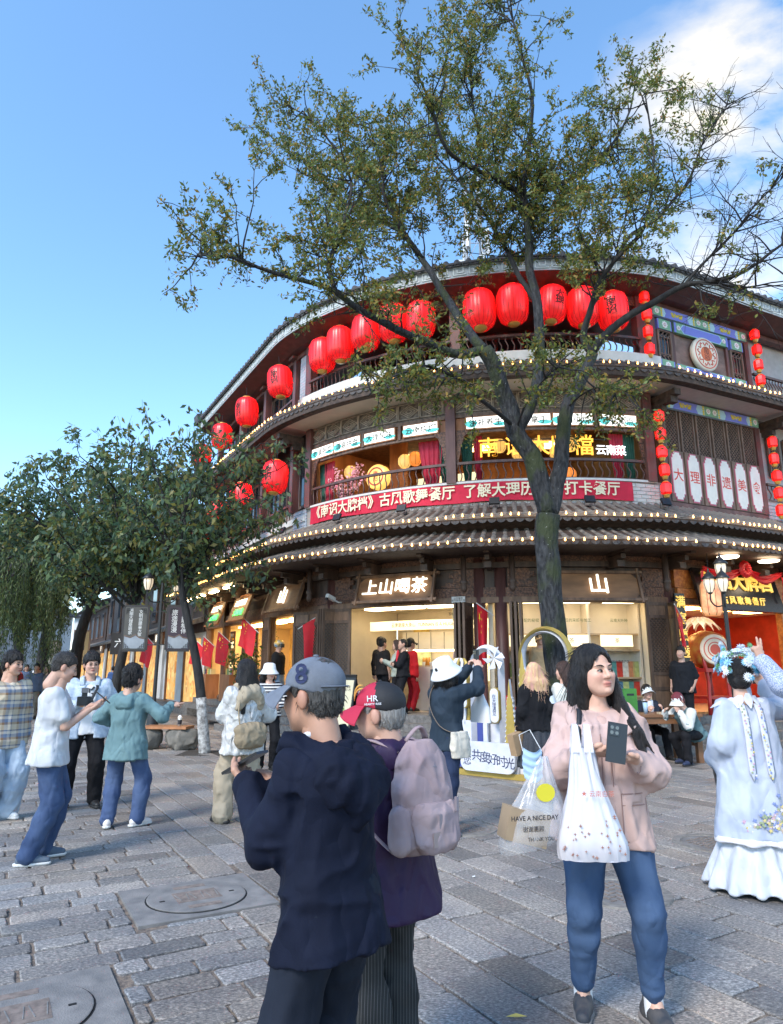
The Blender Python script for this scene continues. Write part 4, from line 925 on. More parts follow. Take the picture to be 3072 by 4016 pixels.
# ---- chains of small lanterns
sl_red=trans_mat('small_lantern_silk',(.6,.015,.02),(1,.03,.01),.05,.5)
me_s=MB().lathe([(.07,-.14),(.115,-.1),(.12,0),(.115,.1),(.07,.14)],8).mesh('lantern',sl_red);me_st=MB().lathe([(.0,.17),(.05,.17),(.075,.14),(0,.135)],8).mesh('top_cap',gilt);me_st2=MB().lathe([(0,-.22),(.05,-.21),(.075,-.14),(0,-.135)],8).mesh('bottom_cap',gilt);me_sb=MB().lathe([(0,-.04),(.03,-.02),(.035,.01),(0,.05)],8).mesh('bulb',M('small_bulb',(1,.8,.4),.5,emit=(1,.5,.1),es=14.),True)
def chain(s,d,z1,n,step,lb,rz=0):
    e=empty('lantern_chain',W(s,d,z1),TH(s),lb,'lanterns','chains of small red lanterns');MB().tube([(0,0,.3),(0,0,-n*step+.2)],.005,4).build('cord',black_metal,e)
    for k in range(n):
        o=link('lantern',me_s,e,(random.uniform(-.02,.02),0,-k*step),random.uniform(0,1));link('top_cap',me_st,o);link('bottom_cap',me_st2,o);link('bulb',me_sb,o)
chain(1.98,.35,10.08,4,.44,'chain of four small red lanterns between the top balcony and the painted wall');chain(5.78,.3,10.0,4,.42,'chain of four small red lanterns right of the round emblem')
chain(2.06,.35,7.12,5,.42,'chain of five small red lanterns left of the white character panels');chain(5.9,.3,7.1,5,.44,'chain of five small red lanterns right of the white character panels')
# ---- bulb strings
me_bulb=MB().lathe([(0,-.026),(.014,-.021),(.020,-.008),(.018,.007),(.010,.025),(.008,.04),(0,.04)],8).mesh('bulb',bulb_mat,True)
def bulb_string(s0,s1,d,z,lb,pitch=.17):
    e=empty('light_string',W((s0+s1)/2,d,z),0,lb,'light string','bulb strings along the eaves');inv=Matrix.Translation(-W((s0+s1)/2,d,z));n=int((s1-s0)/pitch);P=[]
    for i in range(n):
        s=s0+(i+.5)*pitch+random.uniform(-.03,.03);zz=z+random.uniform(-.022,.018)-.02*abs(math.sin(i*.45));P+=[inv@W(s-pitch/2,d,zz+.02),inv@W(s,d,zz+.05)];link('bulb',me_bulb,e,inv@W(s,d,zz))
    MB().tube(P,.005,4).build('wire',M('wire_pale',(.4,.34,.28),.6),e)
random.seed(2)
for nm_,d,z in(('lower',1.58,4.04),('upper',1.06,4.66)):
    bulb_string(-15.4,-7,d,z,'string of warm bulbs along the %s shop eave of the left wing'%nm_);bulb_string(-7,2.0,d,z,'string of warm bulbs along the %s shop eave of the rounded corner'%nm_);bulb_string(2.0,8.6,d,z,'string of warm bulbs along the %s shop eave of the right wing'%nm_)
bulb_string(-15.4,-7,1.04,8.02,'string of warm bulbs along the high eave of the left wing');bulb_string(-7,2.0,1.04,8.02,'string of warm bulbs along the high eave of the rounded corner');bulb_string(2.0,8.6,1.04,8.02,'string of warm bulbs along the high eave of the right wing',.18)
# ---- floodlights on the tiles
for i,s in enumerate((-7.4,-5.3,-3.6,-1.6,.32,1.95)):
    e=empty('floodlight',label='%s black floodlight from the left standing on the tiles below the banner'%NTH[i],cat='floodlight',group='floodlights on the tiled eave');e.matrix_world=fm(s,.42,4.97)
    MB().box((0,-.04,.13),(.22,.05,.17),rot=Matrix.Rotation(rad(-25),3,'X')).build('head',black_metal,e)
    MB().tube([(-.12,0,.12),(-.1,.02,-.02),(.1,.02,-.02),(.12,0,.12)],.008,5).build('bracket',black_metal,e)
# ---- door leaves
me_leaf_f=MB()
for x in(-.24,.24):me_leaf_f.box((x,0,1.16),(.06,.05,2.32))
for z in(.03,.55,.85,2.02,2.29):me_leaf_f.box((0,0,z),(.42,.046,.07))
wood_leaf=M('wood_leaf',(.095,.058,.038),.6,var=.35,vscale=10,bump=.25,bscale=60,stretch=(1,1,.2));me_leaf_f=me_leaf_f.mesh('frame',wood_leaf);me_leaf_p=MB().box((0,0,.7),(.42,.02,.26)).box((0,0,.29),(.42,.02,.48)).box((0,0,2.16),(.42,.02,.24)).mesh('panels',wood_mid)
me_leaf_l=lattice_mesh(.42,1.12,.075,.02,frame=0).mesh('lattice',wood_leaf);me_leaf_g=MB().box((0,.015,1.44),(.42,.006,1.14)).mesh('pane',M('lattice_gap',(.05,.04,.035),.3))
def leaf(s,d,turn,lb):
    e=empty('door_leaf',label=lb,cat='door',group='folding lattice door leaves');e.matrix_world=fm(s,d,.62)@Matrix.Rotation(turn,4,'Z')
    link('frame',me_leaf_f,e);link('panels',me_leaf_p,e)['kind']='stuff';link('lattice',me_leaf_l,e,(0,0,1.44))['kind']='stuff';link('pane',me_leaf_g,e)
leaf(-5.35,.2,rad(12),'lattice door leaf folded open at the left of the main doorway, facing the square')
for k in range(3):leaf(-5.68+.07*k,.28,rad(72),'lattice door leaf, %s in the folded stack left of the main doorway'%NTH[k])
for k in range(3):leaf(-2.42+.09*k,.22,rad(80),'lattice door leaf, %s in the folded stack right of the main doorway'%NTH[k])
for k in range(3):leaf(-1.33+.09*k,.22,rad(84),'lattice door leaf, %s in the folded stack left of the second doorway'%NTH[k])
leaf(1.68,.22,rad(4),'lattice door leaf folded flat at the right of the second doorway');leaf(1.98,.28,rad(70),'lattice door leaf turned edge-on beside the couplet board')
leaf(-9.0,.18,rad(0),'lattice door leaf at the left of the narrow cream doorway');leaf(-6.75,.18,rad(20),'lattice door leaf right of the narrow cream doorway behind a red flag');leaf(-6.3,.18,rad(-10),'lattice door leaf in shade between the two left doorways')
# ---- flags
flag_red=M('flag_red',(.62,.008,.02),.65,var=.08,vscale=5);star_y=M('flag_star',(.85,.6,.02),.6)
def star(cx,cz,r,rot=0):return[(cx+(r if k%2==0 else r*.4)*math.sin(rot+math.pi*k/5),cz+(r if k%2==0 else r*.4)*math.cos(rot+math.pi*k/5))for k in range(10)]
def flag(s,d,z,w,h,lb,droop=.6,turn=0.,pole=True,seed=0):
    """a flag on a short angled staff, hanging in folds; staff along +x rising, cloth below"""
    random.seed(seed);e=empty('wall_flag',label=lb,cat='flag',group='red flags on the shop fronts');e.matrix_world=fm(s,d,z)@Matrix.Rotation(turn,4,'Z')
    ph=random.uniform(0,6)
    def pos(u,v):
        a=Vector((-.55*w*u,-.25*u,.42*w*u));fall=v*h
        wob=math.sin(u*7+ph+v*2)*.05*v
        return Vector((a.x*(1-.35*v*droop)-.12*v*droop*w,a.y-.08*v+wob,a.z-fall*(1+.25*u*droop)))
    MB().grid(lambda u,v:pos(u,v),16,14).build('cloth',flag_red,e,True)
    if pole:MB().tube([(.12,.05,-.09),(-.58*w,-.26,.44*w)],.012,6).build('staff',plaster_white,e)
    mb=MB()
    for(cu,cv,r)in((.8,.2,.1),(.62,.1,.035),(.58,.22,.035),(.6,.34,.035),(.66,.44,.035)):
        q=star(cu,cv,r);V=[pos(a,b_)+Vector((0,-.008,0))for a,b_ in q];mb.add(V,[tuple(range(10))])
    o=mb.build('stars',star_y,e);o['kind']='stuff'
flag(-9.35,.35,2.62,.95,.72,'red flag with yellow stars slanting from the timber door near the long-haired woman',.5,0,seed=1)
flag(-6.45,.4,2.6,.55,.8,'limp red flag left of the main tea doorway',.9,math.pi,seed=2)
flag(-1.82,.3,2.75,.35,1.05,'limp red flag hanging between the two tea doorways',1.,0,seed=3)
flag(2.05,.5,2.55,.7,.62,'red flag hanging in folds right of the second tea doorway',.8,0,seed=4)
flag(-11.2,.5,2.35,.8,.75,'red flag behind the right street banner panel',.8,0,seed=5);flag(-12.9,.5,2.3,.7,.7,'red flag between the two street banner panels',.8,0,seed=6);flag(-14.2,.5,2.3,.7,.7,'red flag below the left street banner panel',.8,0,seed=7)
# ---- shop signs with green characters, left shops
green_glow=M('green_letter',(.1,.9,.2),.5,emit=(.05,.8,.12),es=1.6)
for i,(s,w)in enumerate(((-10.4,1.5),(-12.9,1.4))):
    e=empty('shop_sign',label='%s tilted wooden sign with white and green glowing lettering on the left shops'%('nearer','farther')[i],cat='sign',group='green lettered shop signs');e.matrix_world=fm(s,.5,3.3,-rad(20))
    MB().box((0,0,0),(w,.06,.72)).build('board',wood_board,e)
    for zz in(-.38,.38):MB().bar((-w/2-.03,-.02,zz),(w/2+.03,-.02,zz),.07,.05).build('frame_bar',wood_orange,e)
    text_mb('云南鲜花饼',.21,0,-.05,.14,bold=.016,ext=.03).build('lettering',sign_white,e);text_mb('大理小院',.21,.08,-.05,-.16,bold=.02,ext=.03).build('lettering',green_glow,e)
# security camera by the main sign, white company plate
sc_=empty('security_camera',label='white security camera left of the main teahouse sign',cat='camera');sc_.matrix_world=fm(-5.5,.3,3.2)
MB().box((0,-.1,0),(.09,.26,.09),rot=Matrix.Rotation(rad(-18),3,'X')).build('body',plaster_white,sc_);MB().tube([(0,.0,-.04),(.06,.1,-.1),(.06,.2,-.1)],.02,6).build('arm',plaster_white,sc_);MB().cyl((0,-.21,-.035),(0,-.245,-.045),.035,n=10).build('lens',black_metal,sc_)
pt_=empty('company_plate',label='small white company plate at the right end of the main teahouse sign',cat='sign');pt_.matrix_world=fm(-2.45,.12,3.03)
MB().box((0,0,0),(.3,.015,.13)).build('plate',plaster_white,pt_);text_mb('山饮餐饮\n服务有限公司',.05,0,-.01,0,bold=.006,line=.9).build('lettering',ink,pt_)
# ================================================================== trees
def leaf_mat(name,rough=.45,tr=.35):
    m=bpy.data.materials.new(name);m.use_nodes=True;N=m.node_tree.nodes;L=m.node_tree.links;b=N['Principled BSDF'];b.inputs['Roughness'].default_value=rough
    at=N.new('ShaderNodeAttribute');at.attribute_name='tint';L.new(at.outputs['Color'],b.inputs['Base Color'])
    t=N.new('ShaderNodeBsdfTranslucent');L.new(at.outputs['Color'],t.inputs['Color']);x=N.new('ShaderNodeMixShader');x.inputs[0].default_value=tr
    L.new(b.outputs[0],x.inputs[1]);L.new(t.outputs[0],x.inputs[2]);L.new(x.outputs[0],N['Material Output'].inputs['Surface']);return m
def bark_mossy():
    m=bpy.data.materials.new('bark_mossy');m.use_nodes=True;N=m.node_tree.nodes;L=m.node_tree.links;b=N['Principled BSDF'];b.inputs['Roughness'].default_value=.8;tc=N.new('ShaderNodeTexCoord')
    def nz(sc,st,det=5):
        mp=N.new('ShaderNodeMapping');mp.inputs['Scale'].default_value=st;L.new(tc.outputs['Object'],mp.inputs['Vector']);n=N.new('ShaderNodeTexNoise');n.inputs['Scale'].default_value=sc;n.inputs['Detail'].default_value=det;L.new(mp.outputs['Vector'],n.inputs['Vector']);return n.outputs['Fac']
    def ramp(f,a,b_,c0,c1):
        r=N.new('ShaderNodeValToRGB');e=r.color_ramp.elements;e[0].position=a;e[1].position=b_;e[0].color=(*c0,1);e[1].color=(*c1,1);L.new(f,r.inputs['Fac']);return r.outputs['Color']
    st=nz(22,(1,1,.3));base=ramp(st,.4,.64,(.003,.004,.006),(.034,.036,.04));ms=ramp(nz(2.6,(1,1,.6)),.5,.62,(0,0,0),(1,1,1));dots=ramp(nz(30,(1,1,1),2),.72,.76,(0,0,0),(1,1,1))
    m1=N.new('ShaderNodeMixRGB');L.new(ms,m1.inputs['Fac']);L.new(base,m1.inputs[1]);m1.inputs[2].default_value=(.022,.031,.008,1);m2=N.new('ShaderNodeMixRGB');L.new(dots,m2.inputs['Fac']);L.new(m1.outputs['Color'],m2.inputs[1]);m2.inputs[2].default_value=(.2,.21,.2,1);L.new(m2.outputs['Color'],b.inputs['Base Color'])
    bp=N.new('ShaderNodeBump');bp.inputs['Strength'].default_value=1;bp.inputs['Distance'].default_value=.05;L.new(st,bp.inputs['Height']);L.new(bp.outputs['Normal'],b.inputs['Normal']);return m
leafm=leaf_mat('leaf',.5,.45);bark=M('bark',(.008,.008,.009),.85,col2=(.026,.025,.024),vscale=14,bump=.7,bscale=35,stretch=(1,1,.35));bark_main=bark_mossy()
def rough_bark(V):return[tuple(Vector(p)*1+Vector((noise.noise(Vector((p[0]*9,p[1]*9,p[2]*2.2))),noise.noise(Vector((p[0]*9+7,p[1]*9,p[2]*2.2))),0))*.022)for p in V]
CP,SP=math.cos(rad(13)),math.sin(rad(13))
def at_px(x,y,Y):
    """point of the scene seen in direction (x,y) of the reference grid at distance Y from the viewer's wall"""
    u=(x-840)/1464;v=(y-1098)/1464;ry=CP+v*SP;rz=SP-v*CP
    return Vector((u/ry*Y,Y,1.55+rz/ry*Y))
def smooth_path(P,k=4):
    out=[]
    for i in range(len(P)-1):
        p0,p1,p2,p3=P[max(i-1,0)],P[i],P[i+1],P[min(i+2,len(P)-1)]
        for j in range(k):
            t=j/k;out.append(.5*((2*p1)+(p2-p0)*t+(2*p0-5*p1+4*p2-p3)*t*t+(3*p1-p0-3*p2+p3)*t**3))
    return out+[P[-1]]
def tube_np(mb,P,r0,r1,n):mb.tube(P,[r0+(r1-r0)*(i/(len(P)-1))for i in range(len(P))],n)
def rvec():
    while True:
        v=Vector((random.uniform(-1,1),random.uniform(-1,1),random.uniform(-1,1)))
        if .05<v.length<1:return v.normalized()
def grow(mb,start,d,length,r,depth,tips,curl=.25,up=.12,kids=(3,5),shrink=.62,nseg=5,sides=5):
    P=[start];p=start.copy();d=d.normalized()
    for i in range(nseg):
        d=(d+rvec()*curl+Vector((0,0,up))).normalized();p=p+d*(length/nseg);P.append(p.copy())
    if r>.0035:mb.tube(P,[max(.003,r*(1-.7*i/nseg))for i in range(nseg+1)],sides if r>.012 else 3,cap=False)
    if depth==0:
        tips.append(P);return
    for k in range(random.randint(*kids)):
        t=random.uniform(.3,1.);i=min(nseg-1,int(t*nseg));q=P[i].lerp(P[i+1],t*nseg-i)
        nd=(d*.7+rvec()*.9);grow(mb,q,nd,length*shrink*random.uniform(.7,1.15),r*.5,depth-1,tips,curl,up,kids,shrink,max(3,nseg-1),sides)
    tips.append(P[-2:])
def leaves_mesh(name,tips,per,size,cols,droop=0.,spread=.06,ratio=.45,mat=None,seed=0,skip=None):
    rng=np.random.default_rng(seed);C=[];
    for P in tips:
        n=max(1,int(per*sum((P[i+1]-P[i]).length for i in range(len(P)-1))/.4))
        for _ in range(n):
            t=rng.random()*(len(P)-1);i=int(t);q=P[i].lerp(P[i+1],t-i);C.append((q.x,q.y,q.z))
    C=np.array(C);n=len(C);C+=rng.normal(0,spread,(n,3))
    if skip is not None:
        k=np.array([not skip(c)for c in C]);C=C[k];n=len(C)
    d=rng.normal(0,1,(n,3));d[:,2]-=droop;d/=np.linalg.norm(d,axis=1)[:,None]
    u=rng.normal(0,1,(n,3));w=np.cross(d,u);w/=np.linalg.norm(w,axis=1)[:,None];nrm=np.cross(w,d)
    L_=size*rng.uniform(.65,1.25,n)[:,None];hw=L_*ratio*.5
    V=np.stack([C,C+d*L_*.45+w*hw+nrm*L_*.06,C+d*L_,C+d*L_*.45-w*hw+nrm*L_*.06],1).reshape(-1,3)
    me=bpy.data.meshes.new(name);me.vertices.add(4*n);me.vertices.foreach_set('co',V.ravel().astype(np.float32));me.loops.add(4*n);me.loops.foreach_set('vertex_index',np.arange(4*n,dtype=np.int32));me.polygons.add(n);me.polygons.foreach_set('loop_start',np.arange(0,4*n,4,dtype=np.int32));me.update()
    me.materials.append(mat or leafm)
    cols=np.array(cols);ci=rng.integers(0,len(cols),n);col=cols[ci]*rng.uniform(.65,1.3,n)[:,None]
    a=np.ones((4*n,4),np.float32);a[:,:3]=np.repeat(col,4,0);at=me.color_attributes.new('tint','FLOAT_COLOR','POINT');at.data.foreach_set('color',a.ravel());return me
# ---- the big tree before the corner
random.seed(77)
def T(*q):return[at_px(x,y,Y)for x,y,Y in q]
Y0=10.8
trunk=[Vector((2.72,10.8,-.05)),Vector((2.70,10.8,.4))]+T((1193,1400,Y0),(1182,1280,Y0),(1172,1170,Y0),(1176,1105,Y0))
LIMBS={
 'left':(T((1176,1105,Y0),(1146,995,Y0),(1108,931,Y0),(1094,868,Y0),(1070,809,10.7),(1040,752,10.6)),.17,.125),
 'right':(T((1176,1105,Y0),(1194,1037,10.85),(1205,950,10.9),(1218,873,10.95),(1245,824,11),(1270,757,11.05)),.14,.1),
 'A':(T((1040,752,10.6),(972,758,10.4),(875,716,10.1),(779,668,9.8),(714,628,9.6),(634,599,9.4),(529,562,9.1),(430,545,8.9)),.085,.015),
 'A2':(T((714,628,9.6),(706,563,9.7),(740,483,9.9),(752,386,10.1),(714,306,10.2),(650,240,10.3)),.045,.012),
 'B':(T((1040,752,10.6),(996,700,10.8),(956,636,11.1),(907,555,11.4),(851,491,11.7),(779,459,12),(720,420,12.2),(640,330,12.4)),.09,.015),
 'B3':(T((907,555,11.4),(827,435,11.3),(819,362,11.2),(790,265,11.0)),.045,.012),
 'C':(T((1108,931,Y0),(1150,840,10.9),(1158,759,11),(1151,652,11),(1140,587,11),(1130,500,11),(1125,418,10.9)),.1,.065),
 'C1':(T((1125,418,10.9),(1036,370,10.6),(956,322,10.2),(923,225,9.9),(880,130,9.7)),.05,.012),
 'C2':(T((1125,418,10.9),(1181,402,11.1),(1277,346,11.4),(1342,265,11.6),(1370,150,11.8)),.05,.012),
 'C3':(T((1125,418,10.9),(1133,322,10.9),(1141,200,10.8),(1110,80,10.6),(1090,0,10.5)),.05,.012),
 'D':(T((1151,652,11),(1108,580,11.3),(1077,522,11.6),(1012,418,12),(940,340,12.3),(860,250,12.6)),.055,.012),
 'D2':(T((1012,418,12),(1030,300,11.9),(1010,180,11.8),(1040,60,11.8)),.035,.01),
 'R1':(T((1270,757,11.05),(1254,721,11),(1268,656,10.8),(1283,606,10.6),(1321,557,10.4),(1382,480,10.2),(1400,340,10.1),(1385,200,10)),.065,.012),
 'R2':(T((1270,757,11.05),(1325,694,10.9),(1401,652,10.7),(1470,610,10.5),(1516,606,10.4),(1573,591,10.3),(1680,526,10.1),(1770,480,10)),.075,.012),
 'R2b':(T((1470,610,10.5),(1504,564,10.4),(1569,507,10.2),(1620,440,10.1),(1690,370,10)),.03,.008),
 'R2c':(T((1516,606,10.4),(1600,616,10.5),(1700,600,10.5)),.025,.008),
 'R3':(T((1268,656,10.8),(1340,520,11.3),(1420,460,11.5),(1480,380,11.7),(1510,300,11.8),(1560,225,11.9)),.045,.008),
 'E':(T((1106,920,Y0),(1060,880,10.3),(1020,840,10.0),(970,805,9.7),(914,783,9.5),(850,805,9.3),(790,850,9.1)),.04,.01),
 'E2':(T((1218,873,10.95),(1260,840,10.3),(1310,830,9.9),(1360,850,9.6)),.02,.006),
 'E3':(T((1108,931,Y0),(1130,860,10.2),(1180,800,9.8),(1200,790,9.6)),.022,.006),
}
def main_tree():
    base=Vector((2.72,10.8,0));e=empty('street_tree',base,label='tall spreading tree with forked mossy trunk in front of the rounded corner',cat='tree');inv=Matrix.Translation(-base)
    tr=MB();sp=smooth_path(trunk,3);n=len(sp)
    rr=[.24,.22,.205,.2,.197,.195,.193,.192,.191,.19][:n];rr+=[.188]*(n-len(rr))
    for i in range(n):sp[i]=sp[i]+Vector((noise.noise((i*.5,0,3))*.02,0,0))
    sp2=smooth_path(sp,3);tr.tube(sp2,[float(np.interp(i/3,range(n),rr))for i in range(len(sp2))],28);tr.v=rough_bark(tr.v)
    tr.xf(inv).build('trunk',bark_main,e,True)
    tips=[];br=MB()
    for k,(P,r0,r1)in LIMBS.items():
        sp=smooth_path(P,4);sp=[p+Vector((noise.noise(p*1.7),noise.noise(p*1.7+Vector((9,0,0))),noise.noise(p*1.7+Vector((0,9,0)))))*.05 for p in sp];sp[0]=P[0]
        mb=MB();m_=len(sp);mb.tube(sp,[r0+(r1-r0)*(i/(m_-1))for i in range(m_)],22 if r0>.12 else(10 if r0>.05 else 7));mb.v=rough_bark(mb.v)if k in('left','right')else mb.v;mb.xf(inv).build('limb',bark_main if k in('left','right','C','A','B')else bark,e,True)
        if k in('left','right'):continue
        small=k.startswith('E');bare=k in('R2','R2b','R2c','R3')
        L_=sum((sp[i+1]-sp[i]).length for i in range(m_-1));cnt=int(L_*(6.4 if not small else 11));st_t=.12 if k in('C1','C2','C3','D2','A2','B3')else(.3 if not small else .35)
        if k=='C':st_t=.75
        if k=='R2':st_t=.4
        for j in range(cnt):
            t=st_t+(1.02-st_t)*random.random();i=min(m_-2,int(t*(m_-1)));p=sp[i].lerp(sp[i+1],min(1,t*(m_-1)-i));d=(sp[min(i+1,m_-1)]-sp[i]).normalized()
            dd=d*.45+rvec()*1.0+Vector((0,0,.25 if not small else-.1))
            tp=[];grow(br,p,dd,random.uniform(.55,1.15)*(.65 if small else 1),.016,2 if not small else 1,tp,.3,.06 if not small else-.1,(2,3),.66,4,4)
            if bare:
                if random.random()<(.30 if k in('R2','R3')else .12):tips+=tp[:int(len(tp)*.6)]
            else:tips+=tp
    o=br.xf(inv).build('twigs',bark,e);o['kind']='stuff'
    cols=[(.2,.215,.04),(.16,.195,.045),(.115,.16,.045),(.25,.215,.04),(.09,.13,.04),(.3,.2,.04),(.13,.185,.05)]
    me=leaves_mesh('crown',tips,LEAF_MAIN,.082,cols,.3,.035,.42,seed=4)
    me.transform(inv)
    link('crown',me,e)
LEAF_MAIN=33.0
main_tree()
# ---- smaller street trees
def small_tree(base,trunk_pts,r,crown_c,crown_r,n,leaf,cols,lb,grp,seed,per=14,droop=.9,white=0.,ratio=.45,depth=2,kids=(3,4),mat=None):
    random.seed(seed);base=Vector(base);e=empty('street_tree',base,label=lb,cat='tree',group=grp);inv=Matrix.Translation(-base)
    sp=smooth_path([Vector(p)for p in trunk_pts],4);m_=len(sp)
    tr=MB();tr.tube(sp,[r*(1.25-.65*i/(m_-1))for i in range(m_)],10);tr.xf(inv).build('trunk',mat or bark,e,True)
    if white:
        zz=[p for p in sp if p.z<white];zz.append(sp[len(zz)]);MB().tube(zz,[r*(1.25-.65*i/(m_-1))+.006 for i in range(len(zz))],10).xf(inv).build('whitewash',M('whitewash',(.5,.49,.46),.9,col2=(.16,.15,.14),vscale=16,bump=.5),e,True)
    br=MB();tips=[];top=sp[-1];cc=Vector(crown_c)
    for k in range(n):
        v=rvec();tgt=cc+Vector((v.x*crown_r[0],v.y*crown_r[1],v.z*crown_r[2]))*random.uniform(.55,.95);s=sp[random.randint(int(m_*.6),m_-1)];d=tgt-s;ln=d.length
        mid=s+d*.5+rvec()*ln*.1+Vector((0,0,ln*.08));P=smooth_path([s,mid,tgt],3);br.tube(P,[r*.38*(1-.75*i/(len(P)-1))for i in range(len(P))],5,cap=False)
        for q in P[2:]:
            for _ in range(2):
                tp=[];grow(br,q,d.normalized()*.5+rvec(),random.uniform(.4,.8)*max(.7,crown_r[0]*.45),.012,depth-1,tp,.3,-.02,kids,.65,4,4);tips+=tp
    o=br.xf(inv).build('twigs',bark,e);o['kind']='stuff'
    me=leaves_mesh('crown',tips,per,leaf,cols,droop,.06,ratio,seed=seed);me.transform(inv);link('crown',me,e);return e
dk=[(.1,.165,.07),(.075,.135,.075),(.13,.18,.06),(.19,.18,.045),(.075,.125,.08)]
small_tree((-3.55,13.7,0),[(-3.55,13.7,-.05),(-3.62,13.7,.5),(-3.72,13.7,1.2),(-3.86,13.65,1.9),(-4.05,13.6,2.6),(-4.2,13.6,3.3),(-4.2,13.6,4.2),(-4.15,13.6,5.0)],.085,(-3.8,13.5,5.1),(2.3,1.6,1.9),20,.16,dk,'slim leaning tree with whitewashed foot beside the stone bench','street trees on the left',31,7,1.2,.95)
small_tree((-7.3,18.5,0),[(-7.3,18.5,-.05),(-7.25,18.5,1),(-7.1,18.5,2.2),(-6.9,18.5,3.2),(-6.8,18.5,4.4)],.125,(-7.3,18,5.8),(2.8,2.2,2.0),26,.19,dk,'dark leafy tree behind the left street banner','street trees on the left',32,8,1.0)
small_tree((-11.2,24.5,0),[(-11.2,24.5,-.05),(-11.1,24.5,1.4),(-11.0,24.5,2.8),(-10.6,24.5,4.4),(-10.4,24.5,5.4)],.2,(-11.4,24,6.6),(3.6,2.6,2.3),26,.22,dk,'leafy tree with a thick pale trunk left of the lit shops','street trees on the left',33,8,.9)
ol=[(.06,.075,.02),(.045,.065,.025),(.075,.08,.018),(.035,.055,.03)]
small_tree((-15.6,31,0),[(-15.6,31,-.05),(-15.5,31,2),(-15.4,31,4),(-15.3,31,6)],.24,(-16,30,7.0),(4.0,2.8,2.7),26,.26,ol,'olive green tree standing far down the street','street trees on the left',34,8,.8)
small_tree((-20.5,38,0),[(-20.5,38,-.05),(-20.3,38,2),(-20.6,38,4),(-20.8,38,6)],.26,(-21,37.5,7.0),(4.6,3,3.4),30,.3,ol,'pale green tree at the left edge far down the street','street trees on the left',35,8,.8)
# ---- weeping willow at the left edge
def willow():
    random.seed(41);base=Vector((-12.4,21.6,0));e=empty('willow_tree',base,label='weeping willow with hanging fronds cut by the left edge',cat='tree');inv=Matrix.Translation(-base)
    MB().tube([base+Vector((0,0,-.05)),base+Vector((.05,0,1.5)),base+Vector((-.1,0,3.2)),base+Vector((0,0,4.6))],[.26,.22,.2,.14],10).xf(inv).build('trunk',bark,e,True)
    tips=[];br=MB()
    for k in range(170):
        a=random.uniform(0,6.28);r=random.uniform(.3,1.9);top=base+Vector((r*math.cos(a),r*math.sin(a),random.uniform(4.2,5.6)-r*.35));ln=random.uniform(1.4,3.1)
        P=[top+Vector((math.cos(a)*.25*(1-(1-t)**2)+random.uniform(-.03,.03),math.sin(a)*.25*(1-(1-t)**2),-ln*t+.15*math.sin(t*3)))for t in np.linspace(0,1,6)];br.tube(P,[.008,.006,.005,.004,.003,.003],4,cap=False);tips.append(P)
    for k in range(12):
        a=random.uniform(0,6.28);r=random.uniform(.8,1.7);br.tube([base+Vector((0,0,4)),base+Vector((r*.5*math.cos(a),r*.5*math.sin(a),4.9)),base+Vector((r*math.cos(a),r*math.sin(a),4.9))],[.06,.04,.015],5)
    br.xf(inv).build('fronds',bark,e)['kind']='stuff'
    me=leaves_mesh('crown',tips,26,.13,[(.13,.18,.055),(.1,.155,.06),(.07,.115,.055),(.16,.2,.07)],2.5,.045,.2,seed=6);me.transform(inv);link('crown',me,e)
willow()
# ================================================================== people
f32=np.float32
def fab(name,col,col2=None,wr=.5,rough=.85,scale=7.,weave=260.,spec=.18,stretch=(1,1,.6),vscale=5):
    """woven cloth: soft colour drift, ridged creases and a fine weave as relief"""
    if name in MATS:return MATS[name]
    m=M(name,col,rough,col2=col2 or tuple(c*1.35 for c in col),vscale=vscale,spec=spec);N=m.node_tree.nodes;L=m.node_tree.links;b=N['Principled BSDF']
    tc=N.new('ShaderNodeTexCoord');mp=N.new('ShaderNodeMapping');mp.inputs['Scale'].default_value=stretch;L.new(tc.outputs['Object'],mp.inputs['Vector'])
    n1=N.new('ShaderNodeTexNoise');n1.noise_type='RIDGED_MULTIFRACTAL';n1.inputs['Scale'].default_value=scale;n1.inputs['Detail'].default_value=3;n1.inputs['Distortion'].default_value=.8;L.new(mp.outputs['Vector'],n1.inputs['Vector'])
    n2=N.new('ShaderNodeTexNoise');n2.inputs['Scale'].default_value=weave;L.new(tc.outputs['Object'],n2.inputs['Vector'])
    ad=N.new('ShaderNodeMixRGB');ad.blend_type='ADD';ad.inputs['Fac'].default_value=.35;nd=N.new('ShaderNodeTexNoise');nd.inputs['Scale'].default_value=5;L.new(mp.outputs['Vector'],nd.inputs['Vector']);L.new(mp.outputs['Vector'],ad.inputs[1]);L.new(nd.outputs['Color'],ad.inputs[2])
    vo=N.new('ShaderNodeTexVoronoi');vo.inputs['Scale'].default_value=scale*1.2;L.new(ad.outputs['Color'],vo.inputs['Vector'])
    sm=N.new('ShaderNodeMath');sm.operation='MULTIPLY_ADD';sm.inputs[1].default_value=-.8;L.new(vo.outputs['Distance'],sm.inputs[0]);L.new(n1.outputs['Fac'],sm.inputs[2])
    b1=N.new('ShaderNodeBump');b1.inputs['Strength'].default_value=min(1,wr*1.1);b1.inputs['Distance'].default_value=.035;L.new(sm.outputs[0],b1.inputs['Height'])
    b2=N.new('ShaderNodeBump');b2.inputs['Strength'].default_value=.2;b2.inputs['Distance'].default_value=.004;L.new(n2.outputs['Fac'],b2.inputs['Height']);L.new(b1.outputs['Normal'],b2.inputs['Normal']);L.new(b2.outputs['Normal'],b.inputs['Normal'])
    return m
def A(*p):return np.array(p,dtype=np.float64)
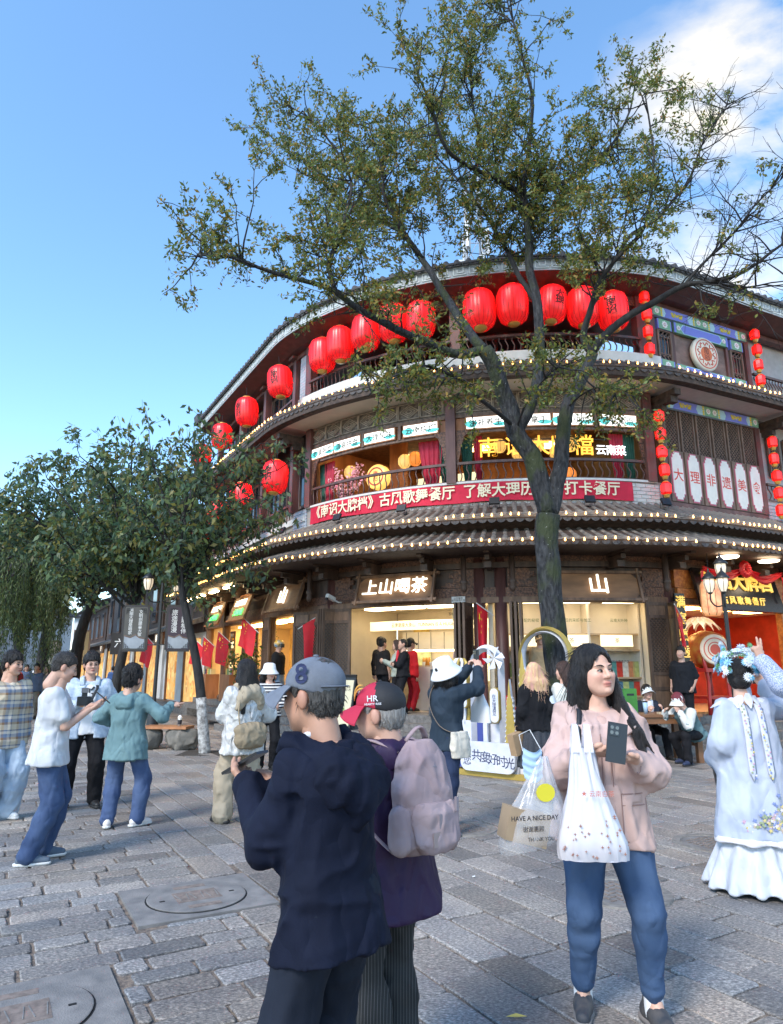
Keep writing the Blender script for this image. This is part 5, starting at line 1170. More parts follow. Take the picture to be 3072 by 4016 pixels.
def vnoise(P,seed=0):
    """vectorised value noise, about -1..1"""
    Q=np.floor(P).astype(np.int64);f=(P-Q).astype(f32);f=f*f*(3-2*f)
    def h(i,j,k):
        n=(i*73856093)^(j*19349663)^(k*83492791)^(seed*2654435);n=(n^(n>>13))*1274126177;n=n&0x7fffffff;return((n%10007)/5003.5-1).astype(f32)
    x,y,z=Q[:,0],Q[:,1],Q[:,2];fx,fy,fz=f[:,0],f[:,1],f[:,2]
    def L_(a,b,t):return a+(b-a)*t
    return L_(L_(L_(h(x,y,z),h(x+1,y,z),fx),L_(h(x,y+1,z),h(x+1,y+1,z),fx),fy),L_(L_(h(x,y,z+1),h(x+1,y,z+1),fx),L_(h(x,y+1,z+1),h(x+1,y+1,z+1),fx),fy),fz)
def cap(a,b,ra,rb=None):return('c',A(*a),A(*b),ra,ra if rb is None else rb)
def ellp(c,r,R=None):return('e',A(*c),A(*r),R)
def tors(p0,p1,rgt,fwd,prof):
    """torso: sections (t, half width, half depth, forward shift) along p0->p1"""
    return('t',A(*p0),A(*p1),A(*rgt),A(*fwd),prof)
def sd(P,q):
    k=q[0]
    if k=='c':
        a,b,ra,rb=q[1:];ab=b-a;L2=max(1e-9,ab.dot(ab));pa=P-a.astype(f32);h=np.clip(pa@ab.astype(f32)/L2,0,1);d=pa-h[:,None]*ab.astype(f32)
        return np.sqrt((d*d).sum(1))-(ra+(rb-ra)*h)
    if k=='e':
        c,r,R=q[1:];p=P-c.astype(f32)
        if R is not None:p=p@np.array(R,dtype=f32)
        k0=np.sqrt(((p/r.astype(f32))**2).sum(1));k1=np.sqrt(((p/(r*r).astype(f32))**2).sum(1));return k0*(k0-1)/np.maximum(k1,1e-6)
    if k=='t':
        p0,p1,rg,fw,prof=q[1:];ax=p1-p0;L=np.linalg.norm(ax);u=ax/L;p=P-p0.astype(f32);t=p@u.astype(f32)/L;ts=[s[0]for s in prof];tc=np.clip(t,ts[0],ts[-1])
        a=np.interp(tc,ts,[s[1]for s in prof]).astype(f32);b=np.interp(tc,ts,[s[2]for s in prof]).astype(f32);sh=np.interp(tc,ts,[s[3]if len(s)>3 else 0 for s in prof]).astype(f32)
        x=p@rg.astype(f32);y=p@fw.astype(f32)-sh;pw=2.4
        k0=(np.abs(x/a)**pw+np.abs(y/b)**pw)**(1/pw);d=(k0-1)*np.minimum(a,b);dz=np.abs(t-tc)*L
        return np.where(dz>0,np.sqrt(np.maximum(d,0)**2+dz**2)+np.minimum(d,0)*0,d)
def bbox(prims):
    lo=np.full(3,1e9);hi=-lo
    for q in prims:
        if q[0]=='c':pts=[(q[1],q[3]),(q[2],q[4])]
        elif q[0]=='e':pts=[(q[1],max(q[2]))]
        else:
            m=max(max(s[1],s[2])+abs(s[3]if len(s)>3 else 0)for s in q[5]);ts=[s[0]for s in q[5]];pts=[(q[1]+(q[2]-q[1])*ts[0],m),(q[1]+(q[2]-q[1])*ts[-1],m)]
        for c,r in pts:lo=np.minimum(lo,c-r);hi=np.maximum(hi,c+r)
    return lo,hi
def sdf_mesh(prims,vox,k=.03,sub=(),disp=None,cut=None,ks=.01,hard=()):
    """smooth union of prims minus sub, displaced, meshed with surface nets"""
    lo,hi=bbox(list(prims)+list(hard));lo=lo-vox*3;hi=hi+vox*3;n=np.ceil((hi-lo)/vox).astype(int)+1
    gx,gy,gz=[lo[i]+vox*np.arange(n[i])for i in range(3)]
    def field(P):
        d=None
        for q in prims:
            e=sd(P,q)
            if d is None:d=e
            else:
                h=np.clip(.5+.5*(d-e)/k,0,1);d=d+(e-d)*h-k*h*(1-h)
        for q in hard:
            e=sd(P,q);d=e if d is None else np.minimum(d,e)
        for q in sub:
            e=-sd(P,q);h=np.clip(.5-.5*(d-e)/ks,0,1);d=d+(e-d)*h+ks*h*(1-h)
        return d
    D=np.full(n,.2,f32);st=4;I=np.array(np.meshgrid(*[np.arange(0,m,st)for m in n],indexing='ij')).reshape(3,-1).T
    C=(lo+vox*(I+(st-1)/2)).astype(f32);dc=field(C);lim=vox*st*1.1+.02
    sgn=np.where(dc<0,-.2,.2)
    off=np.array(np.meshgrid(*[np.arange(st)]*3,indexing='ij')).reshape(3,-1).T
    far=np.abs(dc)>lim
    for blk,val in((I[far],sgn[far]),):
        J=(blk[:,None,:]+off[None]).reshape(-1,3);vv=np.repeat(val,len(off));ok=(J<n).all(1);J=J[ok];D[J[:,0],J[:,1],J[:,2]]=vv[ok]
    J=(I[~far][:,None,:]+off[None]).reshape(-1,3);J=J[(J<n).all(1)]
    if len(J)==0:return np.zeros((0,3)),np.zeros((0,4),int)
    P=(lo+vox*J).astype(f32);d=field(P)
    if disp is not None:d=d+disp(P).astype(f32)
    if cut is not None:d=np.maximum(d,cut(P).astype(f32))
    D[J[:,0],J[:,1],J[:,2]]=d
    S=D<0;a=[slice(None,-1),slice(1,None)]
    corners=[(i,j,l)for i in(0,1)for j in(0,1)for l in(0,1)]
    cnt=sum(S[a[i],a[j],a[l]].astype(np.int8)for i,j,l in corners);act=(cnt>0)&(cnt<8);idx=-np.ones(act.shape,np.int64);ci=np.argwhere(act);idx[act]=np.arange(len(ci))
    acc=np.zeros((len(ci),3));num=np.zeros(len(ci))
    for x0,c0 in enumerate(corners):
        for c1 in corners[x0+1:]:
            df=[c1[i]-c0[i]for i in range(3)]
            if sum(map(abs,df))!=1:continue
            d0=D[ci[:,0]+c0[0],ci[:,1]+c0[1],ci[:,2]+c0[2]];d1=D[ci[:,0]+c1[0],ci[:,1]+c1[1],ci[:,2]+c1[2]];m=(d0<0)!=(d1<0)
            t=np.where(m,d0/np.where(d0-d1==0,1,d0-d1),0)
            acc+=np.where(m[:,None],np.array(c0)+t[:,None]*np.array(df),0);num+=m
    V=lo+vox*(ci+acc/np.maximum(num,1)[:,None]);F=[]
    for ax in range(3):
        b,c=(ax+1)%3,(ax+2)%3;s0=[slice(None)]*3;s1=[slice(None)]*3;s0[ax]=slice(None,-1);s1[ax]=slice(1,None)
        ch=S[tuple(s0)]!=S[tuple(s1)];E=np.argwhere(ch);E=E[(E[:,b]>0)&(E[:,c]>0)&(E[:,b]<n[b]-1)&(E[:,c]<n[c]-1)]
        if not len(E):continue
        ins=S[E[:,0],E[:,1],E[:,2]]
        def g(db,dc_):
            q=E.copy();q[:,b]-=db;q[:,c]-=dc_;return idx[q[:,0],q[:,1],q[:,2]]
        Q=np.stack([g(1,1),g(0,1),g(0,0),g(1,0)],1);Q[~ins]=Q[~ins][:,::-1];Q=Q[(Q>=0).all(1)];F.append(Q)
    return V,(np.concatenate(F)if F else np.zeros((0,4),int))
def np_mesh(name,V,F,mats,smooth=True,cols=None):
    me=bpy.data.meshes.new(name);n=len(F);me.vertices.add(len(V));me.vertices.foreach_set('co',np.asarray(V,f32).ravel());me.loops.add(4*n);me.loops.foreach_set('vertex_index',np.asarray(F,np.int32).ravel());me.polygons.add(n);me.polygons.foreach_set('loop_start',np.arange(0,4*n,4,dtype=np.int32))
    if smooth:me.polygons.foreach_set('use_smooth',[True]*n)
    me.update();me.validate()
    for m in(mats if isinstance(mats,(list,tuple))else[mats]):me.materials.append(m)
    if cols is not None:
        a=me.color_attributes.new('tint','FLOAT_COLOR','POINT');a.data.foreach_set('color',np.asarray(cols,f32).ravel())
    return me
def join(parts):
    V=[];F=[];o=0
    for v,f in parts:V.append(v);F.append(np.asarray(f)+o);o+=len(v)
    return np.concatenate(V),np.concatenate(F)
def folds(amp=.008,f=(9,9,4),seed=0,fine=.35):
    """sharp-crested cloth folds: warped ridges at two scales"""
    fv=np.array(f,f32)
    def fn(P):
        w=np.stack([vnoise(P*4+seed,seed+5),vnoise(P*4+seed+31,seed+6),vnoise(P*4+seed+57,seed+7)],1)
        Q=P*fv+w*1.1;n=1-np.abs(vnoise(Q+seed*3.7,seed))*2;n=np.sign(n)*np.abs(n)**1.6;m=1-np.abs(vnoise(P*fv*2.6+w*.8+11,seed+1))*2
        return-amp*(n+fine*m)
    return fn
def rotm(yaw=0,pitch=0,roll=0):return np.array((Matrix.Rotation(yaw,3,'Z')@Matrix.Rotation(pitch,3,'X')@Matrix.Rotation(roll,3,'Y')),dtype=np.float64)
def ik(a,b,l1,l2,pole):
    d=b-a;L=np.linalg.norm(d);mx=(l1+l2)*.998
    if L>mx:b=a+d/L*mx;d=b-a;L=mx
    u=d/L;x=(l1*l1-l2*l2+L*L)/(2*L);h=math.sqrt(max(0,l1*l1-x*x));p=np.array(pole,float);p=p-u*p.dot(u);p/=max(1e-6,np.linalg.norm(p));return a+u*x+p*h,b
class Body:
    """joints of a posed figure; the figure looks along -y, +x is the figure's left"""
    def __init__(s,H=1.68,lean=0.,side=0.,twist=0.,w=1.,head=(0,0,0),hands=None,feet=None,poles=None,pelvis=None,sit=False,stoop=0.,kpole=None,legw=1.,hscale=1.,neckf=.0):
        k=s.k=H/1.70;s.w=w;s.legw=legw
        s.pel=np.array(pelvis if pelvis is not None else(0,0,.93*k),float)
        s.up=A(math.sin(side),-math.sin(lean),math.cos(lean)*math.cos(side));s.up/=np.linalg.norm(s.up)
        s.rg=A(math.cos(twist),math.sin(twist),0);s.rg-=s.up*s.rg.dot(s.up);s.rg/=np.linalg.norm(s.rg);s.fw=np.cross(s.rg,s.up)
        s.c7=s.pel+s.up*.505*k-s.fw*0+s.fw*stoop*.06
        s.sh={1:s.c7-s.up*.065*k+s.rg*.168*k*w,-1:s.c7-s.up*.065*k-s.rg*.168*k*w}
        s.hs=hscale*(.97+.03*k)
        s.hR=rotm(*head);s.hc=s.c7+s.up*.10*k+A(0,0,.07*k)+s.fw*(.02+neckf+stoop*.03)
        hr=A(1,0,0);s.hip={g:s.pel+s.rg*(g*.088*k*(w*.5+.5))-s.up*.02 for g in(1,-1)}
        s.hand_t={};s.el={};s.wr={}
        for g in(1,-1):
            t=(hands or{}).get(g);t=A(*t)if t is not None else s.sh[g]+A(g*.09*k,-.02,-.53*k)
            pole=(poles or{}).get(g,(g*.35,.9,-.5));s.el[g],s.wr[g]=ik(s.sh[g],t,.285*k,.25*k,pole)
        s.kn={};s.an={};s.fy={}
        for g in(1,-1):
            f=(feet or{}).get(g,(g*.1*k,0,0,g*.12));s.fy[g]=f[3]if len(f)>3 else g*.12
            pole=(kpole or{}).get(g,(math.sin(s.fy[g]),-1,0));s.kn[g],s.an[g]=ik(s.hip[g],A(f[0],f[1],f[2]+.085*k),.43*k,.425*k,pole)
def torso_prim(b,ease=0.,hem=-.12,chest=1.,belly=1.,bw=1.,top=.96):
    k=b.k;w=b.w
    prof=[(hem/.505,(.172*w+ease)*bw+.012,(.112*belly+ease+.02)),(.0,(.165*w+ease)*bw,.108*belly+ease,.005),(.3,(.142*w+ease*1.2),.1*belly+ease,.008),(.62,.163*w+ease,.113*chest+ease,.008),(.82,.168*w+ease,.102*chest+ease,0),(.93,.13*w+ease*.6,.07+ease*.5,-.012),(top+.03,.06,.05,-.02)]
    prof=[(t,a*k,d*k,*([e[0]*k]if e else[]))for t,a,d,*e in prof]
    return tors(b.pel,b.c7,b.rg,b.fw,prof)
def body_skin(b,vox=.016):
    k=b.k;w=b.w;pr=[torso_prim(b,-.012,-.06)]
    for g in(1,-1):
        pr+=[cap(b.sh[g],b.el[g],.043*k,.036*k),cap(b.el[g],b.wr[g],.036*k,.025*k),cap(b.hip[g],b.kn[g],.075*k*w,.05*k),cap(b.kn[g],b.an[g],.05*k,.034*k)]
        pr+=[cap(b.an[g],b.an[g]+A(math.sin(b.fy[g])*.13,-math.cos(b.fy[g])*.13,-.05)*k,.035*k,.026*k)]
    pr+=[cap(b.c7-b.up*.03,b.hc-A(0,0,.05),.055*k)]
    return sdf_mesh(pr,vox,.04)
def head_prims(s=1.,jaw=1.,face=1.):
    e=lambda c,r:ellp([q*s for q in c],[q*s for q in r]);c_=lambda a,b,r0,r1:cap([q*s for q in a],[q*s for q in b],r0*s,r1*s)
    base=[e((0,.018,.032),(.077,.097,.088)),e((0,-.024,-.035),(.064*face,.064,.082)),e((0,-.055,-.086),(.04*jaw,.032,.03)),c_((-.032*face,-.06,-.022),(-.036*face,-.04,-.06),.03,.026),c_((.032*face,-.06,-.022),(.036*face,-.04,-.06),.03,.026),c_((0,.03,-.06),(0,.045,-.17),.052,.058)]
    det=[c_((0,-.084,.016),(0,-.104,-.024),.008,.0125),c_((-.012,-.094,-.028),(.012,-.094,-.028),.0095,.0095),c_((-.04,-.07,.024),(0,-.082,.02),.012,.012),c_((.04,-.07,.024),(0,-.082,.02),.012,.012),
           e((0,-.086,-.055),(.024,.012,.008)),e((0,-.084,-.067),(.02,.012,.0085)),e((0,-.083,-.092),(.018,.012,.014))]
    ears=[e((-.079,.014,-.008),(.012,.02,.033)),e((.079,.014,-.008),(.012,.02,.033))]
    sub=[e((-.031,-.098,.001),(.017,.018,.011)),e((.031,-.098,.001),(.017,.018,.011)),e((-.088,.008,-.006),(.006,.01,.018)),e((.088,.008,-.006),(.006,.01,.018))]
    return base,det,ears,sub
SKIN={}
def skin_mat(name,c):
    if name not in SKIN:SKIN[name]=M('skin_'+name,c,.5,var=.06,vscale=18,bump=.06,bscale=160,tint=True,sss=.0,spec=.4)
    return SKIN[name]
SK_L,SK_M,SK_D=(.60,.36,.265),(.5,.28,.19),(.4,.215,.14)
def head_mesh(vox,jaw=1.,face=1.,s=1.):
    base,det,ears,sub=head_prims(s,jaw,face)
    V,F=sdf_mesh(base+ears,vox,.022,sub=sub,ks=.008,hard=())if vox>.007 else head_fine(base,det,ears,sub,vox)
    T_=np.ones((len(V),4),f32);x,y,z=V[:,0]/s,V[:,1]/s,V[:,2]/s
    lip=np.exp(-((x/.024)**4+((z+.061)/.0135)**4))*(y<-.07);T_[:,:3]*=1-lip[:,None]*np.array([.12,.45,.4])
    chk=np.exp(-(((np.abs(x)-.04)/.022)**2+((z+.03)/.024)**2))*(y<-.03);T_[:,:3]*=1-chk[:,None]*np.array([.0,.12,.1])
    er=np.exp(-((np.abs(x)-.082)/.012)**2);T_[:,:3]*=1-er[:,None]*np.array([.02,.14,.14])
    return V,F,T_
def head_fine(base,det,ears,sub,vox):return sdf_mesh2(base,ears,det,sub,vox,.022,.007)
def sdf_mesh2(base,ears,det,sub,vox,k1,k2):
    big=[('x',base,ears,det,sub,k1,k2)]
    old=globals()['sd']
    def sd2(P,q):
        if q[0]!='x':return old(P,q)
        d=None
        for p in q[1]:
            e=old(P,p)
            if d is None:d=e
            else:h=np.clip(.5+.5*(d-e)/q[5],0,1);d=d+(e-d)*h-q[5]*h*(1-h)
        for p in q[4]:
            e=-old(P,p);ks=.01;h=np.clip(.5-.5*(d-e)/ks,0,1);d=d+(e-d)*h+ks*h*(1-h)
        for p in q[2]+q[3]:
            e=old(P,p);h=np.clip(.5+.5*(d-e)/q[6],0,1);d=d+(e-d)*h-q[6]*h*(1-h)
        return d
    ob=globals()['bbox']
    globals()['sd']=sd2;globals()['bbox']=lambda pr:ob(base+ears+det)
    try:r=sdf_mesh(big,vox)
    finally:globals()['sd']=old;globals()['bbox']=ob
    return r
def hand_prims(wr,d,n,t,curl,k=1.,spreadf=0.,thumb=.6,lens=(.072,.08,.074,.058)):
    """d along the hand, n palm normal, t towards the thumb; curl per finger in radians per joint"""
    d,n,t=[np.array(v,float)/np.linalg.norm(v)for v in(d,n,t)];pr=[];base=[]
    for i,o in enumerate((.031,.0105,-.0105,-.03)):
        b=wr+d*(.088-.006*abs(i-1))*k+t*o*k;base.append(b);pr.append(cap(wr+d*.012*k+t*o*.55*k,b,.0145*k,.0115*k))
        c=curl[i]if hasattr(curl,'__len__')else curl;p=b;a=0;L=lens[i]*k;sp=spreadf*(1.5-i)
        for j,fr in enumerate((.45,.31,.24)):
            a+=c*(1.,1.15,.8)[j];dr=(d*math.cos(sp)+t*math.sin(sp))*math.cos(a)+n*math.sin(a);q=p+dr*L*fr;pr.append(cap(p,q,(.0098-.0008*j)*k,(.0092-.001*j)*k));p=q
    p=wr+d*.022*k+t*.026*k;q=p+(d*.55+t*(.75-.3*thumb)+n*.3*thumb)*.048*k;pr.append(cap(p,q,.0155*k,.0125*k));r=q+(d*(.85)+t*(.1-.5*thumb)+n*.5*thumb)*.034*k;pr.append(cap(q,r,.0115*k,.0105*k));pr.append(cap(r,r+(r-q)*.55,.0105*k,.0085*k))
    return pr
def build_hand(b,g,d=None,n=None,t=None,curl=.35,vox=.005,thumb=.6,spreadf=.04,k=None):
    k=k or b.k;fa=b.wr[g]-b.el[g];fa/=np.linalg.norm(fa);d=np.array(d if d is not None else fa,float);d/=np.linalg.norm(d)
    n=np.array(n if n is not None else(-g,0,0),float);n=n-d*n.dot(d);n/=np.linalg.norm(n)
    t_=np.array(t if t is not None else np.cross(d,n),float)
    if t is None and t_[1]>0:t_=-t_
    t_=t_-d*t_.dot(d)-n*t_.dot(n);t_/=max(1e-6,np.linalg.norm(t_))
    return sdf_mesh(hand_prims(b.wr[g],d,n,t_,curl,k,spreadf,thumb)+[cap(b.el[g]+fa*.02,b.wr[g],.036*k,.025*k)],vox,.009)
eye_w=M('eye_white',(.5,.47,.44),.25);eye_d=M('eye_dark',(.012,.008,.006),.15);brow_m=M('brow_dark',(.02,.014,.012),.8);lash_m=M('lid_line',(.05,.025,.02),.7)
def face_parts(hm,par,s=1.,brow=1.,look=0.,wide=1.):
    """eyes, brows, mouth line; hm is the 4x4 head matrix"""
    def at(mb,name,mat):
        o=mb.build(name,mat,par,True);o.matrix_local=hm;return o
    for g in(-1,1):
        e=MB().lathe([(0,-.0125),(.007,-.0108),(.0108,-.006),(.0125,0),(.0108,.006),(.007,.0108),(0,.0125)],12);e.v=[(x*1.0,y*.85,z*.46*wide)for x,y,z in e.v];e.xf(Matrix.Translation((g*.031*s,-.0785*s,.0005*s)));at(e,'eyeball',eye_w)
        i=MB().lathe([(0,.0),(.0066,.0004),(.0066,.002),(0,.003)],12,axis=Matrix.Rotation(math.pi/2,3,'X'));i.xf(Matrix.Translation((g*.031*s+look,-.0885*s,.001*s)));at(i,'iris',eye_d)
        P=[(g*(.031+.0155*q)*s,(-.0895+.010*q*q*(1 if q*1>0 else .6))*s,(.0072-.006*q*q)*s*wide)for q in np.linspace(-1,1,7)];at(MB().tube(P,[.001,.0022,.0028,.0028,.0028,.0022,.001],5),'eyelid',lash_m)
        P=[(g*(.032+.02*q)*s,(-.0915+.014*max(0,q)**2+.003*q)*s,(.027-.005*q*q+.002*q)*s)for q in np.linspace(-1,1,7)];at(MB().tube(P,[(.001,.001),(.0016,.003),(.0018,.0036),(.0018,.0036),(.0016,.003),(.0012,.002),(.0008,.001)],6),'eyebrow',brow_m)
    P=[(.023*q*s,(-.0985+.012*q*q)*s,(-.0605-.002*q*q)*s)for q in np.linspace(-1,1,7)];at(MB().tube(P,[.0006,.0012,.0014,.0014,.0014,.0012,.0006],5),'mouth',M('mouth_line',(.16,.045,.04),.7))
def hair_mat(name,c,c2=None):return M('hair_'+name,c,.42,col2=c2 or tuple(q*2.6 for q in c),vscale=26,bump=.6,bscale=70,stretch=(5,5,.35),spec=.35)
HB=(.006,.005,.005)
def hair_short(vox=.006,s=1.,top=.012,fr=.052,back=-.075,side=-.03,seed=0,fade=0.,tousle=.006,flat=1.):
    """cap of hair over the skull; fr = hairline height above the eyes, back/side = lower edge"""
    e=lambda c,r:ellp([q*s for q in c],[q*s for q in r])
    pr=[e((0,.02,.036+top*.5),(.082+top*.35,.102+top*.3,.089+top)),e((0,.03,-.02),(.077,.088,.075))]
    def cut(P):
        x,y,z=P[:,0]/s,P[:,1]/s,P[:,2]/s;front=np.clip((.02-y)/.08,0,1);n=vnoise(P*90,seed)*.005
        low=np.where(y>.03,back,side)*1.;low=np.interp(y,[-.03,.012,.035,.075],[.012+side,side,back*.55,back]).astype(f32);edge=np.interp(y,[-.12,-.065,-.02],[fr,fr,-1]).astype(f32)
        lim=np.where(y<-.02,np.maximum(np.interp(y,[-.11,-.06,-.02],[fr,fr-.004,.012+side]),0)if True else edge,low);ear=np.sqrt(((y-.012)/.026)**2+((z+.01)/.036)**2)-1
        return np.maximum((lim-z+n)*s*.8,-ear*.02*s*(np.abs(x)>.055)-10*(np.abs(x)<=.055))
    return sdf_mesh(pr,vox,.02,disp=lambda P:-tousle*(1-1.6*np.abs(vnoise(P*np.array([60,60,22],f32),seed+2)))+(fade*np.clip((.03-P[:,2]/s)/.08,0,1)if fade else 0),cut=cut)
def hair_long(b,vox=.009,s=1.,length=.45,spread=.11,part_x=.0,seed=0,front=.0,wave=.004,dirv=None,thick=.055,fr=.062,cover=.0):
    """skull cap plus a fall of hair down the back; in head space"""
    e=lambda c,r:ellp([q*s for q in c],[q*s for q in r]);dv=np.array(dirv if dirv is not None else(0,.12,-1),float)
    pr=[e((0,.018,.04),(.088,.108,.096)),e((0,.03,-.03),(.088,.095,.09))]
    for x in(-1,-.5,0,.5,1):
        a=A(x*.068,.045-.012*x*x,-.03)*s;m=a+dv*length*.45+A(x*spread*.3,.02,0);t=a+dv*length*(1-.06*abs(x))+A(x*spread*.5,.02,0);pr+=[cap(a,m,thick*s,thick*.95*s),cap(m,t,thick*.95*s,thick*.45*s)]
    if front>0:
        for g in(-1,1):
            a=A(g*.078,-.012,.02)*s;m=A(g*.09,-.018,-.08)*s;t=A(g*.09,-.02,-.08-front)*s;pr+=[cap(a,m,.018*s,.024*s),cap(m,t,.024*s,.014*s)]
    sb=[e((0,-.09,-.03),(.070,.084,fr+.045)),e((0,-.11,.055),(.035,.05,.05)),e((0,-.13,-.16),(.07,.1,.1))]
    return sdf_mesh(pr,vox,.03,disp=lambda P:-wave*(1-1.8*np.abs(vnoise(P*np.array([55,55,5],f32)+seed,seed)))-wave*.6*vnoise(P*np.array([120,120,8],f32),seed+3),sub=sb)
def top_mesh(b,vox=.012,ease=.03,hem=-.1,sleeve=1.,arm=(.075,.062,.045),amp=.008,seed=0,chest=1.,belly=1.,bw=1.,k=.045,collar=.0,f=(9,9,4.5),extra=(),sub=(),drop=0.,cuffs=True):
    pr=[torso_prim(b,ease,hem,chest,belly,bw)];kk=b.k
    for g in(1,-1):
        s0=b.sh[g]-b.rg*g*.01;pr.append(cap(s0,b.el[g]if sleeve>.5 else s0+(b.el[g]-s0)*sleeve*2,arm[0]*kk,arm[1]*kk if sleeve>.5 else arm[0]*.95*kk))
        if sleeve>.5:
            q=b.el[g]+(b.wr[g]-b.el[g])*min(1,(sleeve-.5)*2);pr.append(cap(b.el[g],q,arm[1]*kk,arm[2]*kk))
    if collar:pr.append(cap(b.c7-b.up*.02,b.c7+b.up*collar,.068*kk,.07*kk))
    pr+=list(extra);fd=folds(amp,f,seed)
    P0=np.stack([b.el[1],b.el[-1]])
    def dsp(P):
        d=fd(P);r=np.zeros(len(P),f32)
        for g in(1,-1):
            q=np.sqrt(((P-b.el[g].astype(f32))**2).sum(1));r+=np.exp(-(q/.09)**2)
        ax=vnoise(P*np.array([10,10,26],f32),seed+9);return d-amp*.9*r*(1-2*np.abs(ax))
    return sdf_mesh(pr,vox,k,disp=dsp,sub=sub)
def pants_mesh(b,vox=.013,r=(.098,.07,.06),seat=.0,amp=.006,seed=0,end=1.,k=.03,waist=.06,f=(10,10,5)):
    kk=b.k;pr=[tors(b.pel-b.up*.10*kk,b.pel+b.up*waist*kk,b.rg,b.fw,[(0,(.15+seat)*kk*b.w,(.098+seat)*kk),(.6,(.165+seat)*kk*b.w,(.112+seat)*kk,-.006),(1.,.15*kk*b.w,.105*kk)])]
    for g in(1,-1):
        an=b.kn[g]+(b.an[g]-b.kn[g])*end;m=b.hip[g]+(b.kn[g]-b.hip[g])*.3
        pr+=[cap(b.hip[g],m,r[0]*kk*b.legw,(r[0]*.9)*kk*b.legw),cap(m,b.kn[g],r[0]*.9*kk*b.legw,r[1]*kk*b.legw),cap(b.kn[g],b.kn[g]+(an-b.kn[g])*.35,r[1]*kk*b.legw,(r[1]*.6+r[2]*.45)*kk*b.legw),cap(b.kn[g]+(an-b.kn[g])*.35,an,(r[1]*.6+r[2]*.45)*kk*b.legw,r[2]*kk*b.legw)]
    fd=folds(amp,f,seed)
    def dsp(P):
        d=fd(P);r_=np.zeros(len(P),f32)
        for g in(1,-1):
            for c,w_ in((b.kn[g],.1),(b.an[g],.12),(b.hip[g],.12)):r_+=np.exp(-((((P-c.astype(f32))**2).sum(1))/w_**2))
        return d-amp*1.1*r_*(1-2*np.abs(vnoise(P*np.array([9,9,24],f32)+5,seed+4)))
    return sdf_mesh(pr,vox,k,disp=dsp)
def shoe_mesh(b,g,vox=.009,L=.27):
    k=b.k;y=b.fy[g];fw=A(math.sin(y),-math.cos(y),0);rt=A(math.cos(y),math.sin(y),0);a=b.an[g];base=A(a[0],a[1],a[2]-.085*k);pit=0
    c=lambda f,z,x=0:base+fw*f*k+rt*x*k+A(0,0,z*k)
    up=sdf_mesh([cap(c(-.05,.05),c(.05,.05),.042*k,.043*k),cap(c(.05,.046),c(.15,.035),.044*k,.032*k),cap(c(-.03,.06),c(-.02,.11),.042*k,.04*k),cap(c(.02,.07),c(.0,.1),.036*k,.036*k)],vox,.02,cut=lambda P:(base[2]+.022*k-P[:,2]))
    so_=sdf_mesh([cap(c(-.06,.02),c(.04,.02),.046*k,.044*k),cap(c(.04,.02),c(.155,.022),.047*k,.036*k)],vox,.02,cut=lambda P:np.maximum(base[2]+.001-P[:,2],P[:,2]-base[2]-.03*k))
    return up,so_
def person(name,loc,rz,label,b,skin=SK_M,vox=.012,hv=.005,jaw=1.,face=1.,hands=None,head_s=None,faceparts=True,group=None,handskip=(),look=0.,wide=1.):
    """root with the continuous body; returns root, head matrix"""
    e=empty('person',loc,rz,label,'person',group);hs=(head_s or 1.)*b.hs
    HV,HF,HT=head_mesh(hv,jaw,face,hs);hm=Matrix.Translation(b.hc)@Matrix([list(r)for r in b.hR]).to_4x4();HW=HV@b.hR.T+b.hc
    parts=[(HW,HF)];tin=[HT];bs=body_skin(b,.03);parts.append(bs);tin.append(np.ones((len(bs[0]),4),f32))
    for g in(1,-1):
        if g in handskip:continue
        kw=dict((hands or{}).get(g,{}));hd=build_hand(b,g,vox=max(.0048,hv*1.15),**kw);parts.append(hd);tin.append(np.ones((len(hd[0]),4),f32))
    V,F=join(parts);link('body',np_mesh('body',V,F,skin_mat('%.2f'%skin[0],skin),cols=np.concatenate(tin)),e)
    if faceparts:face_parts(hm,e,hs,look=look,wide=wide)
    return e,hm,hs
def cloth(e,name,vf,mat,mtx=None,cols=None,label=None):
    o=link(name,np_mesh(name,vf[0],vf[1],mat,cols=cols),e)
    if mtx is not None:o.matrix_local=mtx
    if label:o['label']=label
    return o
def hair(e,vf,mat,hm,n=0,ln=.05,lift=.3,seed=0,flow=(0,.15,-1),wid=.0012,ymin=-.03,zmax=9.):
    """hair volume with loose strands lying on it"""
    o=cloth(e,'hair',vf,mat,hm)
    if n:
        me=o.data;nv=len(me.vertices);co=np.empty(nv*3,f32);no=np.empty(nv*3,f32);me.vertices.foreach_get('co',co);me.vertices.foreach_get('normal',no);co=co.reshape(-1,3);no=no.reshape(-1,3);rg=np.random.default_rng(seed);mb=MB();fl=np.array(flow,float);fl/=np.linalg.norm(fl)
        ok=np.where((co[:,1]>ymin)&(co[:,2]<zmax))[0]
        for i in rg.choice(ok,n):
            p=co[i].astype(float);nn=no[i].astype(float);f=fl-nn*fl.dot(nn);f=f/max(.2,np.linalg.norm(f));f=f+rg.normal(0,.22,3);L_=ln*rg.uniform(.5,1.3);P=[p-nn*.003,p+(f+nn*lift)*L_*.4,p+f*L_*.75+nn*lift*L_*.55,p+f*L_+nn*lift*L_*.45];mb.tube(P,[wid,wid,wid*.8,wid*.25],3,cap=False)
        mb.build('hair_strands',mat,o)['kind']='stuff'
    return o
def shoes(e,b,mu,ms,vox=.009):
    for g in(1,-1):
        u,s_=shoe_mesh(b,g,vox);o=cloth(e,'shoe',u,mu);cloth(o,'sole',s_,ms)
